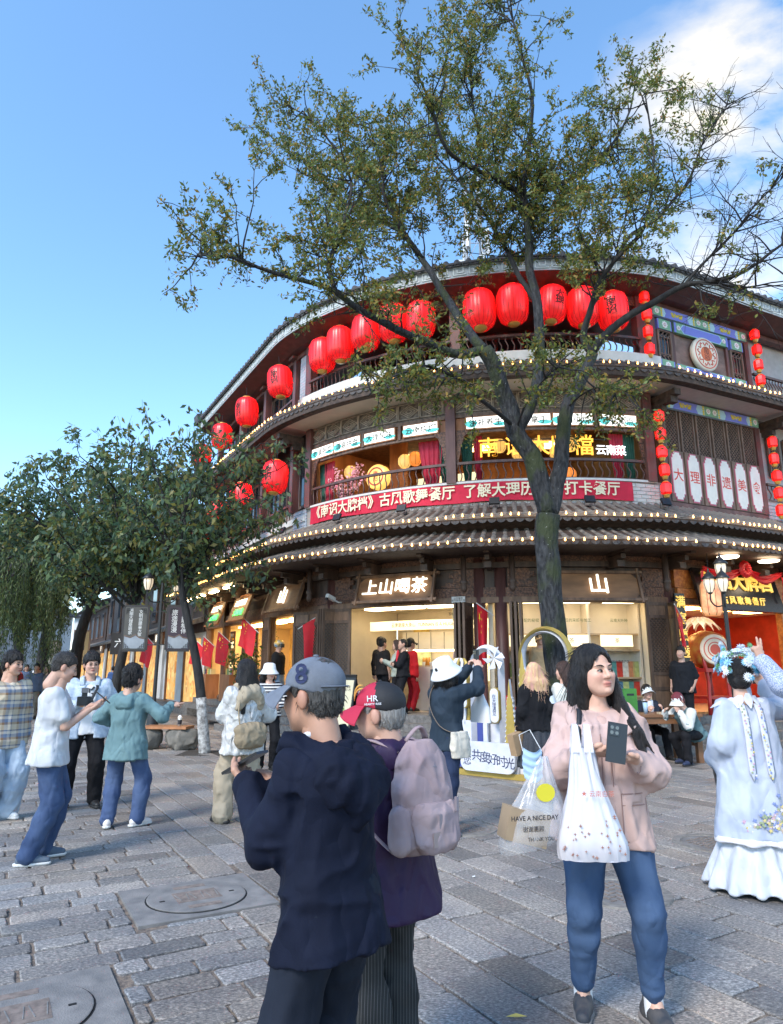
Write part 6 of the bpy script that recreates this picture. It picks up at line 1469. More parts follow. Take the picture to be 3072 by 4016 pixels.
def cap_hat(e,hm,s,mc,mb_,brim_dir=0.,tilt=-.12,vox=.007,mat2=None,strap=True,size=1.):
    """baseball cap in head space: crown, curved brim, button"""
    R=hm@Matrix.Rotation(brim_dir,4,'Z')@Matrix.Rotation(tilt,4,'X');q=.001
    V,F=sdf_mesh([ellp((0,.014,.046),(.091*s*size,.11*s*size,.089*s*size))],vox,.02,cut=lambda P:(.034*s-P[:,2]-.28*np.clip(P[:,1]+.02,0,1)),disp=lambda P:-.0015*(np.abs(np.sin(np.arctan2(P[:,0],P[:,1]-.014)*3))<.06))
    me=np_mesh('cap_crown',V,F,mc if isinstance(mc,(list,tuple))else[mc]);o=link('cap_crown',me,e,mtx=R)
    def fn(u,v):
        a=(u-.5)*2.3;r0=.094*s*size;r1=r0+.072*s*math.cos(a*.62)**.6;r=r0*.93+(r1-r0*.93)*v
        x=r*math.sin(a)*.98;y=.014-r*math.cos(a)*(1.16 if v<.5 else 1.1);return Vector((x,y,.046*s-.028*s*v-1.9*x*x*(.4+v)))
    mb=MB();mb.grid(fn,18,5);n=len(mb.v);mb.grid(lambda u,v:fn(u,v)-Vector((0,0,.005)),18,5);mb.f[len(mb.f)//2:]=[f[::-1]for f in mb.f[len(mb.f)//2:]]
    br=link('cap_brim',mb.mesh('cap_brim',mb_,True),o);MB().lathe([(0,.142*s),(.008,.141*s),(.01,.136*s)],8,(0,.014,0)).build('cap_button',mc[0]if isinstance(mc,(list,tuple))else mc,o);return o
# ================================================================== the people near the camera
denim=fab('denim_blue',(.035,.06,.13),(.06,.095,.18));denim_dk=fab('denim_dark',(.014,.022,.05),(.025,.038,.078));denim_mid=fab('denim_mid',(.05,.08,.17),(.08,.12,.22));denim_pale=fab('denim_pale',(.3,.38,.48),(.42,.5,.58))
rubber_w=M('sole_white',(.6,.6,.58),.6,var=.1);rubber_k=M('sole_black',(.02,.02,.02),.6);sock_w=M('sock_white',(.7,.7,.7),.9)
def phone(loc,rot,lb,w=.075,h=.16,case=None,lens=True):
    e=empty('mobile_phone',loc,0,lb,'phone');e.rotation_euler=rot
    MB().box((0,0,0),(w,.009,h)).build('body',case or M('phone_black',(.012,.014,.018),.3),e);MB().box((0,-.0052,0),(w-.006,.001,h-.006)).build('screen',M('phone_screen',(.01,.012,.016),.08),e)
    if lens:
        mb=MB().box((w*.18,.007,h*.3),(w*.5,.006,w*.55)).build('camera_block',M('phone_block',(.02,.025,.03),.3),e)
        for i in(-1,1):
            for j in(-1,1):MB().cyl((w*.18+i*.011,.009,h*.3+j*.011),(w*.18+i*.011,.0125,h*.3+j*.011),.008,n=10).build('lens',M('lens_glass',(.16,.15,.13),.15,.6),e)
    return e
# ---- man in navy jacket and grey cap, nearest the camera
def navy_man():
    H=1.55;b=Body(H,lean=.04,twist=0,w=.93,head=(rad(10),.10,0),stoop=.6,neckf=.015,hands={1:(.10,-.31,1.17),-1:(.0,-.29,1.14)},poles={1:(.25,.45,-1),-1:(-.5,.5,-.8)},feet={1:(.13,.02,0,.15),-1:(-.12,-.04,0,-.1)})
    nav=fab('navy_jersey',(.0045,.007,.018),(.007,.0105,.026),.55)
    e,hm,hs=person('p',(-.185,2.36,0),rad(232),'man in navy hooded jacket and grey baseball cap looking at his phone, back turned',b,(.42,.235,.16),.010,.0042,hands={1:dict(d=(-.35,-.9,.25),n=(-.5,.2,.8),t=(.6,-.5,.3),curl=[.25,.3,.35,.4]),-1:dict(d=(.3,-.9,.2),n=(.6,0,.75),t=(-.6,-.3,.5),curl=[.3,.35,.4,.45])})
    hood=[cap(b.c7+b.rg*g*.11+b.up*.0+b.fw*.02,b.c7+b.rg*g*.075-b.fw*.095-b.up*.06,.045,.06)for g in(1,-1)]+[cap(b.c7+b.rg*.07-b.fw*.125-b.up*.1,b.c7-b.rg*.07-b.fw*.125-b.up*.1,.07,.07),cap(b.c7-b.fw*.15-b.up*.15,b.c7-b.fw*.13-b.up*.25,.06,.02)]
    cloth(e,'jacket',top_mesh(b,.0075,.02,-.15,1.,(.068,.058,.046),.012,3,belly=1.02,bw=1.1,f=(8,8,5)),nav)
    cloth(e,'hood',sdf_mesh(hood,.008,.035,disp=folds(.016,(10,10,9),5)),nav)
    cloth(e,'trousers',pants_mesh(b,.012,(.1,.092,.088),.004,.009,6),fab('trouser_navy',(.010,.014,.024),(.016,.021,.034)))
    cloth(e,'shirt_collar',sdf_mesh([cap(b.c7+b.up*.035+b.fw*.02+b.rg*.035,b.c7+b.up*.02+b.fw*.05+b.rg*.06,.014)],.006),M('collar_white',(.6,.62,.66),.8))
    hair(e,hair_short(.005,hs,.004,.06,-.095,-.035,4,fade=.006,tousle=.004),hair_mat('greying',(.02,.02,.02),(.1,.095,.09)),hm,500,.02,.08,1,zmax=.0)
    capg=M('cap_grey',(.13,.15,.185),.85,var=.12,vscale=20,bump=.3,bscale=400);c=cap_hat(e,hm,hs,capg,capg,0,-.08)
    V,F=text_raw('8',.09,bold=.02,ext=.0);tm=MB()
    for a,bb,z in V:
        ang=rad(62)+a/.1;pass
    tm.add([((.0945*hs)*math.sin(rad(92)+a/.1),.014-(.114*hs)*math.cos(rad(92)+a/.1),(.074+bb)*hs)for a,bb,z in V],F);tm.build('cap_number',M('cap_navy',(.015,.025,.08),.8),c)
    MB().tube([(math.sin(q)*.0925*hs,.014+math.cos(q)*.112*hs,.034*hs)for q in np.linspace(-.9,.9,11)],[(.011,.003)]*11,6).build('cap_strap',capg,c)
    shoes(e,b,M('shoe_grey',(.1,.1,.11),.8),rubber_w,.012)
    return e,b
nm_e,nm_b=navy_man()
phone(nm_e.matrix_basis@Vector((.05,-.385,1.23)),(rad(-62),0,rad(232+15)),'dark phone held up by the man in the navy jacket',lens=False)
# ---- elderly man in purple with red and black cap
def purple_man():
    b=Body(1.45,lean=.05,w=1.0,head=(rad(28),.12,0),stoop=.4,hands={1:(.17,-.2,.78),-1:(-.2,-.22,.8)},feet={1:(.1,.03,0,.1),-1:(-.1,-.06,0,-.1)})
    e,hm,hs=person('p',(-.0,2.97,0),rad(222),'elderly man in purple hooded jacket with red and black cap beside the navy man',b,(.5,.3,.22),.011,.0042)
    pur=fab('purple_nylon',(.022,.010,.042),(.032,.015,.056),.6,.6,spec=.3)
    cloth(e,'jacket',top_mesh(b,.009,.03,-.2,1.,(.072,.062,.048),.011,13,belly=1.15,bw=1.1),pur)
    cloth(e,'hood',sdf_mesh([cap(b.c7+b.rg*g*.095+b.up*.01+b.fw*.02,b.c7+b.rg*g*.055-b.fw*.09-b.up*.0,.034,.046)for g in(1,-1)]+[cap(b.c7+b.rg*.05-b.fw*.11-b.up*.03,b.c7-b.rg*.05-b.fw*.11-b.up*.03,.052,.052)],.008,.03,disp=folds(.007,(12,12,8),4)),pur)
    m=bpy.data.materials.new('pinstripe');m.use_nodes=True;N=m.node_tree.nodes;L=m.node_tree.links;bb=N['Principled BSDF'];bb.inputs['Roughness'].default_value=.8;tc=N.new('ShaderNodeTexCoord');sx=N.new('ShaderNodeSeparateXYZ');L.new(tc.outputs['Object'],sx.inputs[0])
    ad=N.new('ShaderNodeMath');ad.operation='SUBTRACT';L.new(sx.outputs['X'],ad.inputs[0]);L.new(sx.outputs['Y'],ad.inputs[1]);ml=N.new('ShaderNodeMath');ml.operation='MULTIPLY';ml.inputs[1].default_value=62;L.new(ad.outputs[0],ml.inputs[0]);fr=N.new('ShaderNodeMath');fr.operation='FRACT';L.new(ml.outputs[0],fr.inputs[0]);lt=N.new('ShaderNodeMath');lt.operation='LESS_THAN';lt.inputs[1].default_value=.13;L.new(fr.outputs[0],lt.inputs[0])
    mx=N.new('ShaderNodeMixRGB');mx.inputs[1].default_value=(.010,.012,.013,1);mx.inputs[2].default_value=(.09,.09,.095,1);L.new(lt.outputs[0],mx.inputs['Fac']);L.new(mx.outputs['Color'],bb.inputs['Base Color'])
    cloth(e,'trousers',pants_mesh(b,.012,(.11,.1,.105),.01,.008,16),m);shoes(e,b,M('shoe_black',(.015,.015,.016),.5),rubber_k,.012)
    hair(e,hair_short(.006,hs,.0,.06,-.09,-.04,4,fade=.008,tousle=.003),hair_mat('grey',(.2,.19,.18),(.36,.35,.33)),hm,450,.018,.1,2,zmax=.0)
    blk=M('cap_black',(.012,.013,.016),.7,bump=.2,bscale=300);redc=M('cap_red',(.42,.012,.045),.7,bump=.2,bscale=300)
    c=cap_hat(e,hm,hs,[blk,redc],redc,0,-.06)
    me=c.data;ctr=[p.center.copy()for p in me.polygons];me.polygons.foreach_set('material_index',[1 if(q.y<.02-.3*max(0,q.z-.09))else 0 for q in ctr]);me.update()
    gm=M('cap_gold',(.75,.42,.1),.6)
    for g in(-1,1):
        for o_ in(0,.012):MB().tube([(g*(.085-.0)*hs*math.sin(t),.012-.117*hs*math.cos(t),(.06+o_*1.2+.05*math.sin((t-.35)*2.2))*hs)for t in np.linspace(.35,1.15,6)],[.001,.003,.004,.004,.003,.001],5).build('cap_stripe',gm,c)
    V,F=text_raw('HR',.034,bold=.02);MB().add([(.0945*hs*math.sin(rad(88)+a/.1),.014-.114*hs*math.cos(rad(88)+a/.1),(.066+q)*hs)for a,q,z in V],F).build('cap_lettering',collar_w,c)
    V,F=text_raw('HEARTY RISE',.012,bold=.02);MB().add([(.0945*hs*math.sin(rad(88)+a/.1),.014-.114*hs*math.cos(rad(88)+a/.1),(.044+q)*hs)for a,q,z in V],F).build('cap_lettering',collar_w,c)
    V,F=text_raw('HR RISE',.026,bold=.02);MB().add([(.0935*hs*math.sin(a/.1),.014-.1135*hs*math.cos(a/.1),(.09+q)*hs)for a,q,z in V],F).build('cap_lettering',collar_w,c)
    return e,b
collar_w=MATS['collar_white']
pm_e,pm_b=purple_man()
def backpack():
    pk=fab('pack_pink',(.29,.215,.23),(.36,.28,.29),.5,scale=10);zp=M('zip_grey',(.22,.2,.23),.5)
    e=empty('backpack',pm_e.location,pm_e.rotation_euler.z,'dusty pink rucksack worn by the man in purple','backpack');b=pm_b;o=b.pel+b.up*.27;f=-b.fw
    c=lambda x,y,z:o+b.rg*x+f*y+b.up*z
    V=sdf_mesh([tors(c(0,.19,-.2),c(0,.165,.2),b.rg,f,[(0,.1,.05),(.08,.13,.075),(.55,.125,.08),(.85,.095,.06),(1.,.05,.035)])],.008,.05,disp=folds(.008,(14,14,8),2));cloth(e,'main_bag',V,pk)
    cloth(e,'front_pocket',sdf_mesh([tors(c(0,.26,-.19),c(0,.255,-.02),b.rg,f,[(0,.075,.03),(.15,.1,.042),(.8,.1,.04),(1,.08,.02)])],.007,.04,disp=folds(.006,(16,16,9),8)),pk)
    for g in(-1,1):
        cloth(e,'side_pocket',sdf_mesh([cap(c(g*.13,.2,-.15),c(g*.125,.2,-.06),.045,.042)],.007,.03,disp=folds(.004,(18,18,10),7)),pk)
        P=[c(g*.05,.12,.16),c(g*.085,.07,.19),c(g*.105,-.02,.2),c(g*.115,-.1,.1)];MB().tube([Vector(q)for q in smooth_path([Vector(p)for p in P],4)],[(.022,.006)]*13,6).build('shoulder_strap',pk,e,True)
        P=[c(g*.13,.16,-.19),c(g*.165,.08,-.12),c(g*.17,-.02,-.02),c(g*.14,-.1,.08)];MB().tube([Vector(q)for q in smooth_path([Vector(p)for p in P],4)],[(.014,.004)]*13,6).build('lower_strap',pk,e,True)
    MB().tube([Vector(c(x,.17+.02*math.cos(x*30),.2+.055*math.cos(x/.055*1.5)))for x in np.linspace(-.055,.055,9)],[(.014,.006)]*9,6).build('carry_handle',pk,e,True)
    for z,r in((.06,.075),(-.02,.085)):MB().tube([Vector(c(r*math.sin(q)*1.15,.262-.03*abs(math.sin(q)),z+.05*math.cos(q)))for q in np.linspace(-1.7,1.7,13)],.005,5).build('zip',zp,e,True)
    for x,z in((-.1,.0),(.02,-.05)):MB().box(Vector(c(x*.8,.298,z-.03)),(.012,.012,.05)).build('zip_pull',zp,e)
    MB().box(Vector(c(.04,.303,-.14)),(.04,.004,.05),rz=pm_b.fy[1]).build('label_patch',M('patch',(.32,.25,.24),.6),e)
backpack()
# ---- woman in pale pink jacket
def pink_woman():
    b=Body(1.63,lean=-.01,w=.98,head=(rad(26),-.06,rad(-3)),hands={1:(.10,-.27,1.155),-1:(-.11,-.26,1.175)},poles={1:(.55,.35,-.9),-1:(-.55,.35,-.9)},feet={1:(.16,-.05,0,.25),-1:(-.13,.06,0,-.22)},legw=1.06)
    e,hm,hs=person('p',(1.02,3.54,0),rad(-4),'woman in pale pink jacket and blue jeans holding a phone and carrier bags',b,SK_L,.0105,.0038,face=1.1,jaw=1.2,head_s=1.03,look=.004,hands={1:dict(d=(-.75,-.55,.05),n=(-.1,.2,.9),t=(-.2,-.8,.4),curl=[.35,.4,.45,.5],thumb=.4),-1:dict(d=(.8,-.5,.15),n=(.2,.3,.8),t=(.25,-.6,.6),curl=[.3,.35,.5,.6],thumb=.5)})
    pk=fab('jacket_pink',(.47,.33,.29),(.55,.39,.35),.6,scale=6)
    V,F=top_mesh(b,.008,.028,-.15,.96,(.066,.059,.047),.02,23,chest=1.12,belly=1.12,bw=1.13,k=.04,f=(8,8,5));cloth(e,'jacket',(V,F),pk)
    for g in(1,-1):
        P=[b.c7+b.rg*g*.055-b.fw*.055+b.up*.03,b.c7+b.rg*g*.085+b.up*.035+b.fw*.0,b.c7+b.rg*g*.105+b.up*.0+b.fw*.075,b.c7+b.rg*g*.075-b.up*.07+b.fw*.125,b.c7+b.rg*g*.035-b.up*.125+b.fw*.135]
        Q=[b.c7+b.rg*g*.085-b.fw*.075+b.up*.0,b.c7+b.rg*g*.14+b.up*.0-b.fw*.01,b.c7+b.rg*g*.165-b.up*.035+b.fw*.075,b.c7+b.rg*g*.15-b.up*.095+b.fw*.13,b.c7+b.rg*g*.055-b.up*.15+b.fw*.15]
        P=smooth_path([Vector(p)for p in P],4);Q=smooth_path([Vector(p)for p in Q],4);mb=MB();n=len(P);V=P+Q+[p-Vector((0,0,.008))for p in P]+[q-Vector((0,0,.012))for q in Q]
        F_=[]
        for i in range(n-1):F_+=[(i,i+1,n+i+1,n+i),(2*n+i+1,2*n+i,3*n+i,3*n+i+1),(n+i,n+i+1,3*n+i+1,3*n+i),(i+1,i,2*n+i,2*n+i+1)]
        mb.add(V,F_).build('collar',pk,e,True)
        for q in(Q[6],Q[12]):MB().lathe([(0,0),(.008,.001),(.008,.004),(0,.005)],10,q+Vector((0,-.006,0)),axis=Matrix.Rotation(math.pi/2,3,'X')).build('snap_button',M('snap',(.35,.27,.25),.35,.4),e)
    cloth(e,'inner_top',sdf_mesh([ellp(b.c7-b.up*.12+b.fw*.075,(.06,.05,.075))],.008),M('top_beige',(.5,.33,.28),.8))
    pl=pk
    def surf(x,z):
        return b.pel+b.rg*x+b.up*z+b.fw*(math.sqrt(max(0,1-(abs(x)/.215)**2.4))*.148)
    for(x0,x1,z0,z1,nm_,dd)in((.06,.175,-.11,.06,'pocket',.012),(.055,.18,.05,.095,'pocket_flap',.02),(-.02,.022,-.13,.34,'front_placket',.012),(-.175,-.06,-.11,.06,'pocket',.012),(-.18,-.055,.05,.095,'pocket_flap',.02)):
        g1=MB().grid(lambda u,v:Vector(surf(x0+(x1-x0)*u,z0+(z1-z0)*v)+b.fw*dd*(1 if(0<u<1 and 0<v<1)else .2)),6,6);g1.build(nm_,pl,e,True)
    jeans=fab('jeans_sky',(.04,.075,.15),(.065,.11,.2))
    sm=M('seam_rose',(.27,.17,.15),.8)
    for(x0,x1,z0,z1)in((.055,.18,-.11,.095),(-.18,-.055,-.11,.095)):
        for pts in(((x0,z1),(x1,z1)),((x0,z1-.05),(x1,z1-.05)),((x0,z0),(x0,z1)),((x1,z0),(x1,z1)),((x0,z0),(x1,z0))):
            MB().tube([Vector(surf(pts[0][0]+(pts[1][0]-pts[0][0])*q,pts[0][1]+(pts[1][1]-pts[0][1])*q)+b.fw*.02)for q in np.linspace(0,1,6)],.0022,4).build('seam',sm,e)
    for x in(-.022,.024):MB().tube([Vector(surf(x,z)+b.fw*.014)for z in np.linspace(-.13,.36,10)],.0022,4).build('seam',sm,e)
    for g in(1,-1):MB().tube([Vector(b.wr[g]+(b.el[g]-b.wr[g])*.16)+Vector((math.cos(q)*.012,math.sin(q)*.03,math.sin(q+.6)*.05))for q in np.linspace(0,6.28,14)],.003,4).build('cuff_seam',sm,e)
    cloth(e,'jeans',pants_mesh(b,.0115,(.113,.07,.046),.004,.007,26,end=.83),jeans)
    for g in(1,-1):cloth(e,'sock',sdf_mesh([cap(b.an[g]-A(0,0,.03),b.an[g]+A(0,0,.05),.043,.042)],.008),sock_w)
    shoes(e,b,M('shoe_trail',(.03,.035,.045),.7,col2=(.09,.08,.075),vscale=18),M('sole_taupe',(.2,.18,.17),.7),.008)
    hk=hair_mat('black',HB)
    V,F=hair_long(b,.006,hs,.42,.1,seed=3,front=.0,wave=.005,dirv=(-.03,.06,-1),thick=.05,fr=.062);hair(e,(V,F),hk,hm,700,.10,.05,3,wid=.0014,ymin=.0)
    R=np.array(b.hR);ca=lambda p:R.T@(np.array(p)-b.hc)
    st=[];hc=b.hc
    for i in range(5):
        a=hc+A(.075+.004*i,.03-.006*i,-.03);q=hc+A(.10+.006*i,.0-.012*i,-.17);r_=A(.13+.012*i,-.11-.004*i,1.30-.012*i);t=A(.155+.016*i,-.15-.002*i,1.17-.02*(i%4));st+=[cap(a,q,.017,.014),cap(q,r_,.014,.009),cap(r_,t,.008,.002)]
    cloth(e,'hair_locks',sdf_mesh(st,.006,.02,disp=lambda P:-.004*(1-1.8*np.abs(vnoise(P*np.array([90,90,12],f32),4)))),hk)
    for g in(-1,):MB().lathe([(0,-.006),(.005,-.003),(.006,0),(.005,.003),(0,.006)],8).xf(hm@Matrix.Translation((g*.082*hs,.008*hs,-.052*hs))).build('earring',M('pearl',(.75,.75,.75),.2),e,True)
    MB().tube([Vector(p)for p in(b.sh[-1]+b.rg*.06+b.up*.075-b.fw*.02,b.sh[-1]+b.rg*.055+b.up*.04+b.fw*.115,b.sh[-1]+b.rg*.03-b.up*.12+b.fw*.16,b.sh[-1]-b.up*.26+b.fw*.14)],[(.012,.004)]*4,6).build('bag_strap',black_metal if 'black_metal' in globals()else brow_m,e,True)
    return e,b
pw_e,pw_b=pink_woman()
phone(pw_e.matrix_basis@Vector((.0,-.375,1.235)),(rad(8),rad(-10),rad(176)),'dark phone with camera block held by the woman in pink',.085,.17)
# ================================================================== people in the middle of the square
sole_k=rubber_k;shoe_k=M('shoe_black',(.015,.015,.016),.5);shoe_w=M('shoe_white',(.62,.62,.6),.6,var=.1)
skull=lambda hs,**k:hair_short(.006,hs,**k)
black_hair=hair_mat('black',HB);brown_hair=hair_mat('brown',(.03,.016,.012))
def dress(e,b,top,tm,pants,pm,shoe=None,vox=.013):
    cloth(e,top.pop('name','jacket'),top_mesh(b,vox,**top),tm)
    if pants is not None:cloth(e,pants.pop('name','trousers'),pants_mesh(b,vox,**pants),pm)
    if shoe:shoes(e,b,*shoe,vox=.013)
def hood_of(b,sz=1.,z=0.):return[cap(b.c7+b.rg*g*.09+b.up*(.0+z),b.c7+b.rg*g*.05-b.fw*.08-b.up*(.04-z),.036*sz,.046*sz)for g in(1,-1)]+[cap(b.c7+b.rg*.05-b.fw*.105-b.up*(.08-z),b.c7-b.rg*.05-b.fw*.105-b.up*(.08-z),.052*sz,.052*sz)]
# ---- man in white T-shirt
def white_tee():
    b=Body(1.66,lean=.0,w=1.1,head=(rad(6),.38,0),neckf=.01,stoop=.3,hands={1:(.03,-.3,1.24),-1:(-.08,-.29,1.21)},poles={1:(.3,.2,-1),-1:(-.3,.2,-1)},feet={1:(.12,-.03,0,.1),-1:(-.11,.07,0,-.1)})
    e,hm,hs=person('p',(-2.93,6.15,0),rad(112),'man in white T-shirt and blue jeans bent over his phone at the left',b,(.5,.28,.19),.012,.0052,hands={1:dict(d=(-.5,-.8,.2),n=(-.3,0,.9),curl=.35),-1:dict(d=(.5,-.8,.25),n=(.4,0,.8),curl=.35)})
    dress(e,b,dict(name='tee_shirt',ease=.02,hem=-.14,sleeve=.34,arm=(.07,.068,.066),amp=.007,seed=41,belly=1.16,bw=1.08),fab('tee_white',(.46,.48,.51),(.53,.55,.57),.7),dict(name='jeans',r=(.105,.085,.075),amp=.008,seed=42),denim,(M('shoe_slate',(.09,.12,.16),.8),rubber_w))
    hair(e,skull(hs,top=.006,fr=.06,back=-.07,side=-.0,seed=4,fade=.012,tousle=.004),hair_mat('crop',(.014,.012,.012),(.04,.036,.034)),hm,350,.03,.35,5,flow=(.3,.1,.2))
    phone(e.matrix_basis@Vector((-.03,-.39,1.31)),(rad(-50),0,rad(112)),'phone in the hands of the man in the white T-shirt',lens=False)
white_tee()
def plaid_mat():
    m=bpy.data.materials.new('plaid');m.use_nodes=True;N=m.node_tree.nodes;L=m.node_tree.links;b=N['Principled BSDF'];b.inputs['Roughness'].default_value=.9;tc=N.new('ShaderNodeTexCoord');sx=N.new('ShaderNodeSeparateXYZ');L.new(tc.outputs['Object'],sx.inputs[0])
    def band(sock,sc):
        m1=N.new('ShaderNodeMath');m1.operation='MULTIPLY';m1.inputs[1].default_value=sc;L.new(sock,m1.inputs[0]);f=N.new('ShaderNodeMath');f.operation='FRACT';L.new(m1.outputs[0],f.inputs[0]);r=N.new('ShaderNodeValToRGB');r.color_ramp.interpolation='CONSTANT';E=r.color_ramp.elements;E[0].color=(.5,.42,.3,1);E[1].position=.34;E[1].color=(.22,.13,.07,1);q=E.new(.5);q.color=(.14,.19,.28,1);q=E.new(.72);q.color=(.55,.5,.42,1);q=E.new(.9);q.color=(.12,.15,.2,1);L.new(f.outputs[0],r.inputs['Fac']);return r.outputs['Color']
    mx=N.new('ShaderNodeMixRGB');mx.inputs['Fac'].default_value=.4;L.new(band(sx.outputs['Z'],6.5),mx.inputs[1]);L.new(band(sx.outputs['X'],6.5),mx.inputs[2]);L.new(mx.outputs['Color'],b.inputs['Base Color']);return m
def plaid_man():
    b=Body(1.70,w=1.05,head=(rad(25),.05,0),hands={-1:(-.24,.05,.82),1:(.24,.02,.82)},feet={1:(.12,0,0,.2),-1:(-.12,.05,0,-.1)})
    e,hm,hs=person('p',(-4.2,7.75,0),rad(55),'man in brown and blue plaid shirt and pale jeans at the left edge',b,(.52,.3,.21),.013,.0055)
    dress(e,b,dict(name='shirt',ease=.028,hem=-.2,arm=(.078,.068,.055),amp=.009,seed=51,bw=1.1),plaid_mat(),dict(name='jeans',r=(.11,.11,.11),amp=.012,seed=52),denim_pale,(shoe_w,rubber_w))
    hair(e,skull(hs,top=.022,fr=.05,back=-.08,side=-.02,seed=5,tousle=.010),black_hair,hm,350,.03,.35,5,flow=(.3,.1,.2));cloth(e,'undershirt',sdf_mesh([ellp(b.c7-b.up*.07+b.fw*.055,(.05,.045,.05))],.009),M('tee_sand',(.5,.45,.36),.9))
plaid_man()
def denim_man():
    b=Body(1.70,lean=-.03,w=1.1,head=(rad(12),.02,0),hands={-1:(-.12,-.26,1.16),1:(.3,.0,.88)},poles={-1:(-.8,.4,-.6),1:(.9,.5,-.2)},feet={1:(.16,-.02,0,.25),-1:(-.16,.03,0,-.3)})
    e,hm,hs=person('p',(-3.62,8.45,0),rad(24),'young man with glasses in pale denim jacket holding a camera',b,(.55,.33,.24),.013,.0052,face=1.12,jaw=1.2,hands={-1:dict(d=(.5,-.7,.4),n=(.5,.2,.3),curl=.7),1:dict(curl=.5)})
    jm=M('denim_print',(.34,.42,.52),.85,col2=(.5,.58,.66),vscale=22,bump=.25,bscale=90,stretch=(1,1,1))
    V,F=top_mesh(b,.012,ease=.034,hem=-.16,arm=(.078,.068,.054),amp=.009,seed=61,bw=1.1,sub=[ellp(b.pel+b.up*.2+b.fw*.2,(.075,.14,.46)),ellp(b.pel-b.up*.1+b.fw*.2,(.1,.14,.16))]);cloth(e,'jacket',(V,F),jm)
    cloth(e,'tee_shirt',top_mesh(b,.014,ease=.022,hem=-.12,sleeve=.3,arm=(.06,.06,.06),amp=.006,seed=62),fab('tee_print',(.66,.67,.68),(.72,.72,.72)))
    pr=MB()
    for(x0,z0,x1,z1,w_)in((-.05,.1,.05,.12,.022),(.0,.18,.01,-.06,.016),(-.04,.08,.05,.03,.02),(.02,.16,.05,.2,.018),(-.03,.02,-.035,-.1,.01)):pr.bar(b.pel+b.up*(.22+z0)+b.rg*x0+b.fw*.137,b.pel+b.up*(.22+z1)+b.rg*x1+b.fw*.137,w_,.012,up=(0,1,0))
    pr.build('shirt_print',M('print_black',(.03,.03,.03),.8),e)['kind']='stuff'
    dress(e,b,dict(name='undershirt',ease=.0,hem=-.05,sleeve=.1,amp=.0),MATS['tee_print'],dict(name='trousers',r=(.105,.085,.07),amp=.008,seed=63),fab('trouser_black',(.008,.008,.01),(.013,.013,.015)),(shoe_k,sole_k))
    for g in(1,-1):MB().tube([Vector(b.c7+b.rg*g*.07+b.up*.04-b.fw*.03),Vector(b.c7+b.rg*g*.09+b.up*.02+b.fw*.05),Vector(b.c7+b.rg*g*.08-b.up*.07+b.fw*.12)],[(.028,.008)]*3,6).build('collar',jm,e,True)
    hair(e,skull(hs,top=.026,fr=.05,back=-.075,side=-.02,seed=6,tousle=.012),black_hair,hm,350,.03,.35,5,flow=(.3,.1,.2))
    gl=MB()
    for g in(-1,1):
        gl.tube([(g*.031*hs+.019*math.cos(q),-.108*hs,.001+.0135*math.sin(q))for q in np.linspace(0,6.283,13)],.0014,5);gl.tube([(g*.05*hs,-.107*hs,.004),(g*.08*hs,-.05*hs,.006),(g*.082*hs,.01,.004)],.0013,5)
    gl.tube([(-.012,-.108*hs,.002),(.012,-.108*hs,.002)],.0013,5);o=gl.build('glasses',M('wire_dark',(.05,.04,.035),.3,.6),e);o.matrix_local=hm
    MB().tube([Vector(p)for p in(b.c7+b.rg*.07+b.fw*.02+b.up*.03,b.c7+b.rg*.085-b.up*.1+b.fw*.15,b.c7+b.rg*.02-b.up*.26+b.fw*.2)],[(.016,.003)]*3,6).build('neck_strap',shoe_k,e)
    c=empty('camera',e.matrix_basis@Vector((-.05,-.36,1.2)),rad(24),'black camera with flash held by the young man in denim','camera');MB().box((0,0,0),(.15,.07,.1)).build('body',black_metal,c);MB().cyl((0,-.03,0),(0,-.12,0),.042,.045,16).build('lens',black_metal,c);MB().box((0,.0,.075),(.06,.06,.045)).build('viewfinder',black_metal,c);MB().box((0,-.02,.12),(.075,.04,.055)).build('flash',M('flash_grey',(.12,.12,.13),.4),c)
denim_man()
def teal_woman():
    b=Body(1.53,w=1.06,head=(rad(-8),.1,0),hands={-1:(-.36,-.2,1.18),1:(.22,-.2,.97)},poles={-1:(-.6,.5,-.7),1:(1.,.5,-.1)},feet={1:(.13,.02,0,.5),-1:(-.14,-.08,0,-.55)},legw=1.05)
    e,hm,hs=person('p',(-2.74,7.42,0),rad(172),'woman in teal hooded jacket pointing to the right, seen from behind',b,SK_M,.013,.0055,hands={-1:dict(d=(-.8,-.5,.25),n=(.1,-.2,-.95),t=(-.3,.8,0),curl=[.05,.9,.95,1.0]),1:dict(curl=.6)})
    tl=fab('teal_shell',(.115,.2,.215),(.15,.25,.265),.7);V=top_mesh(b,.012,ease=.03,hem=-.2,arm=(.074,.064,.05),amp=.010,seed=71,belly=1.08,bw=1.08);cloth(e,'jacket',V,tl);cloth(e,'hood',sdf_mesh(hood_of(b,1.1),.01,.03,disp=folds(.008,(12,12,9),7)),tl)
    cloth(e,'jeans',pants_mesh(b,.013,r=(.1,.078,.07),amp=.007,seed=72),denim_mid);shoes(e,b,M('sneaker_print',(.62,.6,.58),.6,col2=(.7,.62,.58),vscale=9),rubber_w,.012)
    hair(e,hair_short(.006,hs,.03,.06,-.1,-.06,7,tousle=.014),black_hair,hm,500,.035,.4,7)
teal_woman()
